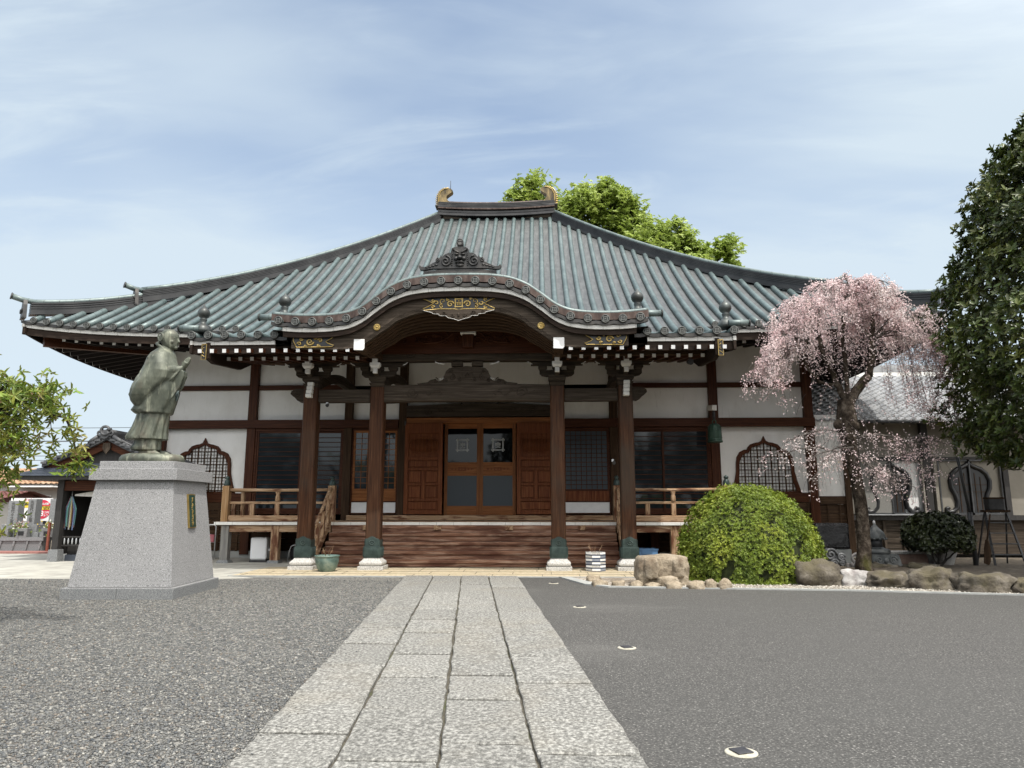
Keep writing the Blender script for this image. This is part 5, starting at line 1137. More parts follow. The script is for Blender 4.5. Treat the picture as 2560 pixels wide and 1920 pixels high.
sheet('asphalt_yard', [pth(1.2, -12), (60, -12), (60, 10.0), (8.6, 12.95), (5.45, 13.60), (1.28, 13.98), (0.86, 14.45), (0.4, 15.9), pth(1.2, 15.9)], 0.004, 'asphalt', 0.034)
sheet('temple_apron', [(-6.9, 15.95), (2.3, 16.12), (3.4, 17.0), (3.4, 18.38), (-6.9, 18.38)], 0.012, 'apron', 0.05)
sheet('concrete_yard', [(-30, 15.25), (-6.9, 15.25), (-6.2, 15.6), (-6.9, 15.95), (-6.9, 18.38), (12, 18.38), (12, 24), (-12.0, 24), (-12.0, 26.0), (-30, 24.0)], 0.006, 'concrete', 0.04)
sheet('kerb', [(0.86, 14.45), (1.28, 13.98), (5.45, 13.60), (8.6, 12.95), (8.62, 13.03), (5.47, 13.69), (1.36, 14.08), (1.20, 14.30), (0.62, 15.9), (0.4, 15.9)], 0.03, 'cement', 0.06)
sheet('planting_bed', [(0.62, 15.9), (1.20, 14.30), (1.36, 14.08), (5.47, 13.69), (8.62, 13.03), (14, 12.2), (14, 20), (3.4, 18.38), (3.4, 17.0), (2.3, 16.12)], 0.010, 'bedgravel', 0.05)
sheet('raised_bed', [(5.6, 15.1), (8.0, 14.5), (14, 13.3), (14, 20.6), (4.0, 20.6), (4.4, 16.2)], 0.14, 'soil', 0.2)
def path():
    mb = MB(); rnd = random.Random(5)
    # joints per column, metres from the camera, from the photo
    zt = 0.03
    rows_px = {0: [1516.6, 1542, 1573.6, 1611.6, 1668.5, 1839], 1: [1482, 1525, 1552, 1584, 1637, 1697, 1776, 1909], 2: [1462, 1498, 1530, 1570, 1617, 1690, 1750, 1864], 3: [1470, 1529, 1559, 1642.5, 1709, 1802.5]}
    def dist(v): a = math.atan((v - 960) / 1775.0) - math.radians(9.875); return (1.5 - zt) / math.tan(a)
    edges = [-1.22, -0.615, 0.0, 0.585, 1.22]
    for c in range(4):
        ys = sorted([dist(v) for v in rows_px[c]])
        lo = ys[0]
        while lo > -11: lo -= rnd.uniform(0.62, 0.95); ys.insert(0, lo)
        ys.append(PE1)
        for a, b in zip(ys, ys[1:]):
            if b - a < 0.08: continue
            g = 0.014; x0, x1 = edges[c] + (g * .8 if c else 0), edges[c + 1] - (g * .8 if c < 3 else 0)
            dz = rnd.uniform(-0.006, 0.006); tl = rnd.uniform(-0.005, 0.005)
            n = 7
            def jit(): return rnd.uniform(-0.009, 0.009)
            ring = []
            for i in range(n): ring.append((lerp(x0, x1, i / n), a + g * 1.6 + jit()))
            for i in range(n): ring.append((x1 + jit(), lerp(a + g, b - g, i / n)))
            for i in range(n): ring.append((lerp(x1, x0, i / n), b - g * 1.6 + jit()))
            for i in range(n): ring.append((x0 + jit(), lerp(b - g, a + g, i / n)))
            top = [(*pth(x, y), zt + dz + tl * (1 if y > (a + b) / 2 else -1)) for x, y in ring]
            cx, cy = (x0 + x1) / 2, (a + b) / 2
            inn = [(*pth(cx + (x - cx) * 0.975, cy + (y - cy) * 0.975), t[2] + 0.008) for (x, y), t in zip(ring, top)]
            bot = [(t[0], t[1], -0.02) for t in top]
            m = len(ring); fs = [(i, (i + 1) % m, m + (i + 1) % m, m + i) for i in range(m)] + [(m + i, m + (i + 1) % m, 2 * m + (i + 1) % m, 2 * m + i) for i in range(m)] + [tuple(2 * m + i for i in range(m))]
            mb.add(bot + top + inn, fs, 0)
    o = mb.build('path', [M['slab']], None, fix=True); tag(o, kind='structure')
    sheet('path_joints', [pth(-1.21, -11), pth(1.21, -11), pth(1.21, PE1), pth(-1.21, PE1)], 0.008, 'joint', 0.02)
path()
def apron_joints():
    mb = MB(); r = random.Random(9)
    for y in (16.55, 17.15, 17.75): mb.box(-6.9, 3.3, y, y + 0.012, 0.0125, 0.0165)
    for j, (ya, yb) in enumerate(((15.98, 16.55), (16.56, 17.15), (17.16, 17.75), (17.76, 18.36))):
        x = -6.7 + 0.4 * j
        while x < 2.2: mb.box(x, x + 0.012, ya + 0.01, yb, 0.0125, 0.0162); x += r.uniform(0.8, 1.15)
    tag(mb.build('apron_joints', [M['joint']], None), kind='structure')
    mb = MB(); mb.box(-6.9, 2.3, 15.90, 15.955, -0.02, 0.025); tag(mb.build('apron_kerb', [M['cement']], None), kind='structure')
apron_joints()
def gravel_stones():
    """loose stones over the gravel yard, and paler ones in the bed"""
    base = np.array([(1, 0, 0), (-1, 0, 0), (0, 1, 0), (0, -1, 0), (0, 0, 1), (0, 0, -1)], dtype=np.float32)
    F0 = np.array([(0, 2, 4), (2, 1, 4), (1, 3, 4), (3, 0, 4), (2, 0, 5), (1, 2, 5), (3, 1, 5), (0, 3, 5)])
    def scatter(name, n, fx, size, m, z, yfun):
        y = yfun(RNG.random(n)); x = fx(y, RNG.random(n))
        s = size[0] + (size[1] - size[0]) * RNG.random(n) ** 2.5
        a = RNG.random(n) * 2 * np.pi; sc = np.stack([s * (0.7 + 0.6 * RNG.random(n)), s * (0.6 + 0.4 * RNG.random(n)), s * (0.30 + 0.35 * RNG.random(n))], 1)
        V = base[None] * sc[:, None] + (RNG.random((n, 6, 3)) - 0.5) * s[:, None, None] * 0.5
        c, s_ = np.cos(a)[:, None], np.sin(a)[:, None]
        X = V[..., 0] * c - V[..., 1] * s_; Y = V[..., 0] * s_ + V[..., 1] * c
        V = np.stack([X + x[:, None], Y + y[:, None], V[..., 2] + z], -1).reshape(-1, 3)
        F = (F0[None] + 6 * np.arange(n)[:, None, None]).reshape(-1, 3)
        o = tri_mesh(name, V, F, [M[m]]); tag(o, kind='stuff'); return o
    def fx(y, u):
        x1 = -1.25 + PDX * (y - 4.45) - 0.606; x0 = np.maximum(-0.82 * y - 0.6, -14)
        return x1 + (x0 - x1) * u
    o = scatter('loose_gravel', 110000, fx, (0.005, 0.020), 'pebble', 0.003, lambda u: 2.9 + (12.3) * u ** 1.25)
    tag(o, 'loose grey gravel stones covering the yard left of the slab path', 'gravel')
    o2 = scatter('stray_gravel', 900, lambda y, u: -1.25 + PDX * (y - 4.45) - 0.606 + 0.30 * u ** 3, (0.005, 0.012), 'pebble', 0.038, lambda u: 3.6 + 12 * u); tag(o2, 'stray gravel stones strewn along the left edge of the slab path', 'gravel')
    o = scatter('bed_gravel', 5000, lambda y, u: 2.2 + 6.2 * u, (0.008, 0.026), 'bedstone', 0.02, lambda u: 13.75 + 1.0 * u)
    v = o.data.vertices; co = np.empty(len(v) * 3, dtype=np.float32); v.foreach_get('co', co); co = co.reshape(-1, 3)
    co[:, 1] += np.where(co[:, 0] > 5.45, -0.20 * (co[:, 0] - 5.45), -0.1 * (co[:, 0] - 5.45)); v.foreach_set('co', co.ravel())
    tag(o, 'pale gravel chips along the edge of the planting bed', 'gravel')
gravel_stones()
def ground_lights():
    spots = [((1.234, 4.77), 0), ((0.927, 8.09), 0), ((0.593, 11.28), 0), ((0.262, 14.7), 0)]
    labs = ['round ground light with dark square panel set in the asphalt, nearest the camera', 'round ground light in the asphalt, second nearest the camera', 'round ground light in the asphalt, third from the camera', 'faint round ground light in the asphalt closest to the temple steps']
    for (xy, _), lb in zip(spots, labs):
        t = thing('ground_light', lb, 'ground light', (xy[0], xy[1], 0.004), 'solar ground lights along the path', rz=0.35)
        m = MB(); m.lathe([(0.102, 0.0), (0.10, 0.006), (0.09, 0.009), (0.0, 0.011)], (0, 0, 0), 28); m.build('cement_ring', [M['lampring']], t, local=True)
        m = MB(); m.box(-0.055, 0.055, -0.055, 0.055, 0.0125, 0.019); m.build('solar_panel', [M['darkpanel']], t, bevel=0.003, local=True)
ground_lights()
# ================================================================ STATUE AND PEDESTAL
PCX, PCY = -7.05, 12.83
def pedestal():
    t = thing('granite_pedestal', 'tall tapering grey granite pedestal under the bronze monk statue on the gravel', 'pedestal', (PCX, PCY, 0), rz=math.radians(2.5))
    m = MB(); m.box(-0.935, -0.01, -0.935, 0.935, -0.02, 0.175); m.box(-0.004, 0.935, -0.935, 0.935, -0.02, 0.175); m.build('base_course', [M['granite_dark']], t, bevel=0.006, local=True)
    m = MB(); m.box(-0.93, 0.93, -0.93, 0.93, 0.1752, 0.185); m.frus(0, 0, 0.865, 0.865, 0.19, 0.665, 0.665, 1.97); m.build('tapered_body', [M['granite']], t, bevel=0.006, local=True)
    m = MB(); m.box(-0.755, 0.755, -0.755, 0.755, 1.97, 2.165); m.build('cap_slab', [M['granite']], t, bevel=0.006, local=True)
    m = MB(); m.box(-0.65, 0.65, -0.65, 0.65, 2.165, 2.30); m.build('top_slab', [M['granite']], t, bevel=0.006, local=True)
    # name plaque on the right face, leaning with it
    p = bpy.data.objects.new('name_plaque', None)
    f = lambda z: 0.865 - 0.20 * (z - 0.19) / 1.78
    m = MB(); z0, z1 = 1.14, 1.74; y0, y1 = -0.17, 0.10
    def quad(ya, yb, za, zb, o0, o1, mi):
        m.add([(f(za) + o0, ya, za), (f(za) + o0, yb, za), (f(zb) + o0, yb, zb), (f(zb) + o0, ya, zb), (f(za) + o1, ya, za), (f(za) + o1, yb, za), (f(zb) + o1, yb, zb), (f(zb) + o1, ya, zb)],
              [(3, 2, 1, 0), (4, 5, 6, 7), (0, 1, 5, 4), (1, 2, 6, 5), (2, 3, 7, 6), (3, 0, 4, 7)], mi)
    quad(y0, y1, z0, z1, 0.0, 0.035, 0); quad(y0 + 0.018, y1 - 0.018, z0 + 0.018, z1 - 0.018, 0.035, 0.0365, 1)
    pl = m.build('name_plaque', [M['gold'], M['plaqueg']], t, bevel=0.003, local=True)
    m = MB(); r = random.Random(11); yc = (y0 + y1) / 2
    z = z1 - 0.06
    strokes = []
    for ch in range(5):      # five flowing brush characters, one below the other
        h = 0.095
        for k in range(4):
            a = r.uniform(-0.5, 0.9); L = r.uniform(0.03, 0.075); ys = yc + r.uniform(-0.03, 0.03); zs2 = z - h * (k + 0.3) / 4.5
            strokes.append([(ys - L * 0.5, zs2 + a * L * 0.35), (ys, zs2), (ys + L * 0.5, zs2 + a * L * 0.3), (ys + L * 0.45, zs2 - 0.02)])
        strokes.append([(yc - 0.01, z), (yc + 0.012, z - h * 0.5), (yc - 0.03, z - h * 0.95)]); z -= 0.103
    for st in strokes: m.tube([(f(zz) + 0.040, yy, zz) for yy, zz in st], [0.0045, 0.008, 0.005, 0.002][:len(st)], 5)
    m.build('plaque_lettering', [M['gold']], pl, local=True)
M['plaqueg'] = mat('dark_green_plaque', [(0.012, 0.035, 0.028), (0.018, 0.05, 0.04)], scale=5, rough=0.4)
pedestal()
def statue():
    S0 = (-7.14, 12.85, 2.30)
    t = thing('monk_statue', 'weathered green bronze statue of a standing monk with hands pressed together in prayer', 'statue', S0)
    KX = 0.0076 * 0.988
    def X(x): return -7.255 + ((290 + x / 4.367) - 375) * 0.00722 - S0[0] + 0.022
    def Z(y): return (4.85 - ((800 + y / 4.367) - 827) * 0.00767 - S0[2]) * 0.992 + 0.0
    def loft(mb, rows, n=56):
        # rows: (ypix, back xpix, front xpix, half depth, fold amplitude, folds, phase[, y shift])
        R_ = []
        for r in rows:
            yp, xb, xf, hy, am, fc, ph = r[:7]; ys = r[7] if len(r) > 7 else 0.0
            cx = (X(xb) + X(xf)) / 2; rx = (X(xf) - X(xb)) / 2
            ring = []
            for k in range(n):
                a = 2 * PI * k / n; f = 1 + am * (math.sin(fc * a + ph) + 0.5 * math.sin((fc * 1.7) // 1 * a + ph * 2.3))
                ring.append((cx + rx * math.cos(a) * f, ys + hy * math.sin(a) * f, Z(yp) if not callable(yp) else yp(a)))
            R_.append(ring)
        mb.grid(R_, 0, True, True)
        b = len(mb.v) - n * len(R_); mb.f.append([b + k for k in range(n)][::-1]); mb.m.append(0); mb.s.append(True)
        b = len(mb.v) - n; mb.f.append([b + k for k in range(n)]); mb.m.append(0); mb.s.append(True)
    mb = MB()
    # under skirt, pleated skirt, coat
    loft(mb, [(1300, 232, 515, .20, .015, 9, 0), (1360, 222, 515, .21, .03, 9, .5), (1405, 192, 512, .225, .045, 9, .8), (1430, 205, 512, .22, .04, 9, .9), (1438, 240, 500, .19, .02, 9, .9)])
    loft(mb, [(1020, 235, 580, .24, .01, 13, 0), (1100, 222, 572, .255, .03, 13, .3), (1180, 196, 562, .27, .045, 13, .5), (1250, 160, 560, .285, .06, 13, .7), (1290, 132, 562, .295, .06, 13, .8), (1318, 140, 566, .295, .055, 13, .85), (1322, 200, 540, .26, .03, 13, .9)])
    loft(mb, [(322, 418, 540, .11, 0, 5, 0), (345, 385, 560, .17, 0, 5, 0), (380, 350, 582, .235, .005, 5, 0), (420, 332, 596, .27, .01, 5, .3), (500, 306, 612, .30, .012, 6, .6), (600, 285, 640, .31, .014, 6, .9), (700, 255, 655, .31, .016, 7, 1.2), (800, 235, 665, .31, .018, 7, 1.5), (900, 215, 655, .30, .022, 8, 1.8), (970, 188, 632, .30, .03, 8, 2.0), (1010, 160, 618, .305, .035, 8, 2.1), (1040, 200, 608, .30, .03, 8, 2.1), (1050, 260, 590, .27, .02, 8, 2.1)])
    # mantle thrown over the near arm, sagging to a rounded lobe at the back
    MR = [(352, 392, 560, .17, .0, 5, 0, -.02), (395, 345, 590, .25, .01, 5, .4, -.03), (450, 318, 606, .30, .012, 5, .7, -.04), (520, 296, 640, .335, .018, 6, 1.0, -.05), (600, 272, 668, .35, .022, 6, 1.2, -.06), (680, 225, 650, .36, .03, 7, 1.5, -.06), (740, 190, 600, .365, .035, 7, 1.7, -.06), (800, 172, 545, .365, .04, 7, 1.9, -.055), (860, 168, 480, .35, .04, 7, 2.1, -.05), (910, 180, 425, .32, .035, 7, 2.3, -.045), (950, 208, 385, .27, .03, 7, 2.4, -.04), (985, 250, 345, .17, .02, 7, 2.5, -.035)]
    loft(mb, MR)
    def mw(x, y):   # half depth of the mantle surface at a point of the side view
        v = [interp([(q[0], q[k]) for q in MR], y) for k in (1, 2, 3)]; c_, r_ = (v[0] + v[1]) / 2, (v[1] - v[0]) / 2
        return v[2] * math.sqrt(max(0.03, 1 - ((x - c_) / r_) ** 2)) + .020
    # diagonal rolled hem of the mantle and drapery folds on the near side
    def side(pts, r, dy=0.0, flat=1.0): mb.tube([(X(x), -(mw(x, y) if w > .2 and y > 352 else w) + dy, Z(y)) for x, y, w in pts], r, 10, flat=flat)
    side([(700, 560, .30), (640, 660, .345), (560, 745, .36), (480, 820, .365), (400, 885, .35), (320, 950, .29), (270, 985, .17)], [.02, .028, .03, .032, .032, .03, .02])
    for pts in ([(330, 420, .27), (300, 520, .33), (320, 620, .39), (360, 720, .41), (420, 790, .39)], [(300, 560, .33), (262, 680, .39), (250, 800, .41), (290, 900, .36)],
                [(370, 560, .38), (430, 640, .405), (520, 640, .385), (620, 590, .34)], [(345, 640, .40), (430, 725, .415), (520, 715, .395), (640, 630, .345)], [(225, 760, .33), (200, 850, .33), (240, 930, .31)], [(390, 420, .30), (400, 470, .345), (440, 520, .37)]):
        side(pts, [.012] + [.038] * (len(pts) - 2) + [.012])
    for x0, y0, x1, y1 in ((460, 365, 560, 560), (490, 370, 590, 560), (520, 380, 615, 545)): side([(x0, y0, .20), ((x0 + x1) / 2, (y0 + y1) / 2, .25), (x1, y1, .27)], [.008, .014, .008])
    # collar
    mb.tube([(X(400), 0, Z(262)), (X(395), -.06, Z(280)), (X(430), -.125, Z(305)), (X(500), -.13, Z(350)), (X(560), -.08, Z(420)), (X(600), -.02, Z(480))], [.03, .032, .034, .034, .03, .02], 8)
    mb.tube([(X(400), 0, Z(262)), (X(395), .06, Z(280)), (X(430), .125, Z(305)), (X(500), .13, Z(350)), (X(560), .08, Z(420)), (X(600), .02, Z(480))], [.03, .032, .034, .034, .03, .02], 8)
    # forearms with sleeves closing at the wrists, hanging sleeve ends
    for s in (-1, 1):
        mb.tube([(X(500), s * .25, Z(585)), (X(590), s * .17, Z(585)), (X(650), s * .08, Z(575)), (X(705), s * .035, Z(548))], [.12, .11, .075, .045], 14)
        pl = [(560, 560), (690, 556), (735, 590), (738, 640), (715, 700), (700, 760), (672, 800), (640, 880), (610, 930), (560, 900)]
        vs = [(X(a), s * .02, Z(b)) for a, b in pl] + [(X(a), s * (.13 if a < 650 else .075), Z(b)) for a, b in pl]; n = len(pl)
        tr = tessellate_polygon([[Vector((a, b, 0)) for a, b in pl]]); mb.add(vs, [tuple(q) for q in tr] + [tuple(n + i for i in q)[::-1] for q in tr] + [(i, (i + 1) % n, n + (i + 1) % n, n + i) for i in range(n)], 0, True)
        # palms and fingers pressed together, tilted forward
        d = Vector((X(775) - X(705), 0, Z(420) - Z(545))); L = d.length; d.normalize(); o = Vector((-d.z, 0, d.x)) * -1
        w0 = Vector((X(700), s * .022, Z(548)))
        mb.tube([w0 - d * 0.03, w0 + d * L * 0.22, w0 + d * L * 0.50], [.036, .046, .042], 12)
        for k, (off, ln) in enumerate(((-.040, .86), (-.014, .98), (.013, 1.02), (.038, .92))):
            b = w0 + d * L * 0.42 + o * off; mb.tube([b, b + d * (L * (ln - .42) * .5) + Vector((0, s * -.004, 0)), w0 + d * L * ln + o * off * 0.72 + Vector((0, -s * .012, 0))], [.016, .0145, .010], 8)
        b = w0 + d * L * 0.12 - o * -0.035; mb.tube([b - o * 0.05, b - o * 0.085 + d * 0.05, b - o * 0.075 + d * 0.12], [.018, .016, .011], 8)
    # neck and head
    mb.tube([(X(480), 0, Z(390)), (X(492), 0, Z(345)), (X(500), 0, Z(290))], [.115, .10, .10], 18)
    rows = [(116, 505, 530, .02), (122, 470, 560, .065), (135, 445, 583, .10), (155, 428, 603, .13), (180, 417, 616, .148), (205, 414, 620, .153), (228, 416, 617, .152), (245, 420, 616, .149), (262, 428, 613, .144), (280, 438, 612, .136), (298, 452, 610, .126), (314, 472, 606, .112), (328, 496, 596, .092), (338, 520, 582, .065), (343, 540, 568, .035)]
    loft(mb, [(a, b, c, d_, 0, 3, 0) for a, b, c, d_ in rows], 40)
    mb.tube([(X(608), 0, Z(205)), (X(619), 0, Z(232)), (X(630), 0, Z(258)), (X(612), 0, Z(266))], [.014, .018, .026, .018], 10)          # nose
    for s in (-1, 1):
        mb.tube([(X(562), s * .115, Z(212)), (X(592), s * .085, Z(198)), (X(612), s * .03, Z(206))], [.010, .016, .012], 8)   # brow
        mb.sph((X(592), s * .078, Z(222)), .026, .022, .013, 10, 7)                                                # eyelid
        mb.tube([(X(566), s * .10, Z(234)), (X(590), s * .088, Z(240)), (X(606), s * .06, Z(236))], .008, 6)
        mb.tube([(X(608), s * .0, Z(282)), (X(602), s * .04, Z(284)), (X(592), s * .06, Z(290))], [.013, .011, .006], 8)   # upper lip
        mb.tube([(X(606), s * .0, Z(298)), (X(600), s * .035, Z(298)), (X(592), s * .05, Z(295))], [.013, .011, .006], 8)
        mb.sph((X(575), s * .095, Z(268)), .04, .035, .04, 10, 7)                                                  # cheek
        ear = [(X(455) + .045 * math.cos(a) * (0.8 if math.sin(a) < 0 else 1), s * .152, Z(222) + .085 * math.sin(a)) for a in [2 * PI * k / 16 for k in range(16)]]
        mb.tube(ear, .013, 7, closed=True); mb.sph((X(458), s * .145, Z(232)), .035, .014, .07, 10, 7); mb.sph((X(448), s * .15, Z(262)), .02, .014, .03, 8, 6)
    mb.sph((X(590), 0, Z(322)), .045, .05, .035, 10, 7)                                                            # chin
    # feet
    for s, x0 in ((-1, 330), (1, 385)):
        mb.sph((X(x0 + 60), s * .10, Z(1458)), .15, .07, .055, 14, 8); mb.tube([(X(x0 + 15), s * .10, Z(1400)), (X(x0 + 20), s * .10, Z(1455))], .065, 12)
        mb.tube([(X(x0 + 100), s * .10, Z(1462)), (X(x0 + 180), s * .09, Z(1470)), (X(x0 + 215), s * .085, Z(1474))], [.06, .045, .02], 10)
    o = mb.build('monk_body', [M['verdigris']], t, local=True)
    rm = o.modifiers.new('fuse', 'REMESH'); rm.mode = 'VOXEL'; rm.voxel_size = 0.009; rm.use_smooth_shade = True
    smo = o.modifiers.new('soften', 'SMOOTH'); smo.factor = 0.5; smo.iterations = 1
    # prayer beads
    m = MB(); pts = [(X(735), -.05, Z(590)), (X(705), -.06, Z(650)), (X(700), -.05, Z(720)), (X(675), -.05, Z(790)), (X(690), -.05, Z(850)), (X(668), -.05, Z(915))]
    for a, b in zip(pts, pts[1:]):
        for k in range(6): q = Vector(a).lerp(Vector(b), k / 6); m.sph(q, .011, None, None, 7, 5)
    for k in range(3): m.tube([(X(690 - k * 14), -.05, Z(800)), (X(672 - k * 8), -.06, Z(840)), (X(668 - k * 6), -.05, Z(905 - 20 * k))], .009, 5)
    m.build('prayer_beads', [M['rope']], t, local=True)
    # bronze rock the monk stands on
    m = MB(); n = 40; prof = [(0.95, 0.0), (1.0, 0.04), (0.985, 0.09), (0.93, 0.135), (0.80, 0.162), (0.4, 0.172), (0.0, 0.172)]
    rows = []
    for r_, z in prof: rows.append([(0.56 * r_ * math.cos(2 * PI * k / n) * (1 + .05 * math.sin(3 * 2 * PI * k / n + 1) + .02 * math.sin(9 * k)) + 0.0, 0.47 * r_ * math.sin(2 * PI * k / n) * (1 + .04 * math.sin(4 * 2 * PI * k / n)), z + 0.008 * math.sin(k * 1.7) * r_ * (z > 0)) for k in range(n)])
    m.grid(rows, 0, True, True); m.build('rock_base', [M['verdigris']], t, local=True)
statue()
# ================================================================ ROCKS
def rock(name, label, x, y, w, h, m, seed, depth=None, sink=0.12, group=None, boxy=0.4, rz=0.0, cat='boulder', rough_=0.16):
    import bmesh
    bm = bmesh.new(); bmesh.ops.create_icosphere(bm, subdivisions=4 if w > 0.6 else 3, radius=1.0)
    d = (depth or w * 0.8); off = Vector((seed * 3.1, seed * 1.7, seed * 5.3))
    for v in bm.verts:
        p = v.co.normalized(); mx = max(abs(p.x), abs(p.y), abs(p.z)); q = p.lerp(p / mx, boxy) * 0.93
        f = 1 + rough_ * (noise.fractal(q * 1.3 + off, 1.0, 2.0, 4) * 1.0) + 0.5 * rough_ * (abs(noise.noise(q * 3.1 + off)) * -1)
        q = q * f
        v.co = Vector((q.x * w / 2, q.y * d / 2, (q.z * (h + sink) / 2) + (h - sink) / 2))
    for f in bm.faces: f.smooth = True
    me = bpy.data.meshes.new(name); bm.to_mesh(me); bm.free()
    o = link(name, me, [M[m]]); o.location = (x, y + d / 2 * 0.8, 0); o.rotation_euler = (0, 0, rz); return tag(o, label, cat, group)
def rocks():
    rk = [(1.10, 15.10, .34, .13, 'flat pale border stone at the corner of the bed beside the temple apron'), (1.14, 14.24, .32, .14, 'rounded tan border stone at the left tip of the planting bed'),
          (1.50, 14.20, .30, .12, 'second tan border stone from the left end of the bed kerb'), (1.84, 14.10, .30, .12, 'third tan border stone from the left end of the bed kerb'),
          (2.13, 14.02, .34, .09, 'low oblong border stone in front of the left half of the big split boulder'), (2.51, 13.86, .42, .13, 'long rounded border stone before the middle of the big split boulder'),
          (2.92, 13.80, .38, .15, 'plump border stone before the right edge of the big split boulder'), (3.20, 13.82, .25, .18, 'tall border stone leaning on the last one before the azalea'), (3.44, 13.80, .28, .21, 'upright rounded border stone nearest the big azalea bush')]
    for i, (x, y, w, h, lb) in enumerate(rk): rock('border_stone', lb, x, y, w, h, 'rock', 20 + i, depth=w * 0.62, sink=h * .8, group='small border stones along the bed kerb', boxy=0.45, rz=0.1 * math.sin(i * 2), cat='stone', rough_=0.34)
    # big split boulder: squared mass with two upright lobes
    t = thing('split_boulder', 'large square tan boulder with two vertical clefts before the far right column', 'boulder', (2.40, 14.45, 0))
    import bmesh
    for nm, (cx, cy, w, d, z0, z1, seed) in (('boulder_mass', (0.0, 0.12, 1.04, 0.62, -0.05, 0.58, 1)), ('left_lobe', (-0.26, -0.12, 0.30, 0.34, 0.12, 0.55, 2)), ('right_lobe', (0.27, -0.10, 0.24, 0.30, 0.14, 0.55, 3)), ('foot_stone', (0.06, -0.18, 0.44, 0.30, -0.05, 0.20, 5)), ('left_foot', (-0.38, 0.0, 0.30, 0.4, -0.05, 0.38, 6))):
        bm = bmesh.new(); bmesh.ops.create_icosphere(bm, subdivisions=4, radius=1.0); off = Vector((seed * 2.3, seed, 4.0))
        for v in bm.verts:
            p = v.co.normalized(); mx = max(abs(p.x), abs(p.y), abs(p.z)); q = p.lerp(p / mx, 0.72 if seed == 1 else 0.45) * (1 + 0.10 * noise.fractal(p * 1.6 + off, 1, 2, 4))
            v.co = Vector((q.x * w / 2 + cx, q.y * d / 2 + cy, (z0 + z1) / 2 + q.z * (z1 - z0) / 2))
        for f in bm.faces: f.smooth = True
        me = bpy.data.meshes.new(nm); bm.to_mesh(me); bm.free(); link(nm, me, [M['rock']], t, True)
    for i, (x, y, w, h, m, lb, bx_) in enumerate(((5.44, 14.36, .95, .50, 'rock_grey', 'large brown boulder with a sloping top right of the azalea bush', .45), (6.13, 14.38, .72, .31, 'rock_white', 'white weathered boulder in front of the cherry trunk', .45),
            (6.72, 14.05, 1.05, .28, 'rock_grey', 'long low brown boulder between the white one and the dark grey one', .5), (7.35, 13.75, .95, .37, 'rock_grey', 'dark grey boulder in front of the small round tree', .4),
            (8.02, 13.35, 1.0, .32, 'rock_grey', 'wide tan boulder with a flat top, second from the right edge', .6), (8.72, 13.25, .66, .27, 'rock_grey', 'boulder cut off by the right edge of the photo', .4),
            (7.91, 17.1, .80, .24, 'rock_grey', 'low flat stone in the raised bed behind the white boulder', .4), (8.70, 16.9, .85, .25, 'rock_grey', 'low flat stone in the raised bed left of the small round tree', .4))):
        rock('boulder', lb, x, y, w, h, m, 40 + i, depth=w * 0.7, boxy=bx_ + .18, sink=h * .8, rough_=.36, group='boulders edging the raised bed')
rocks()
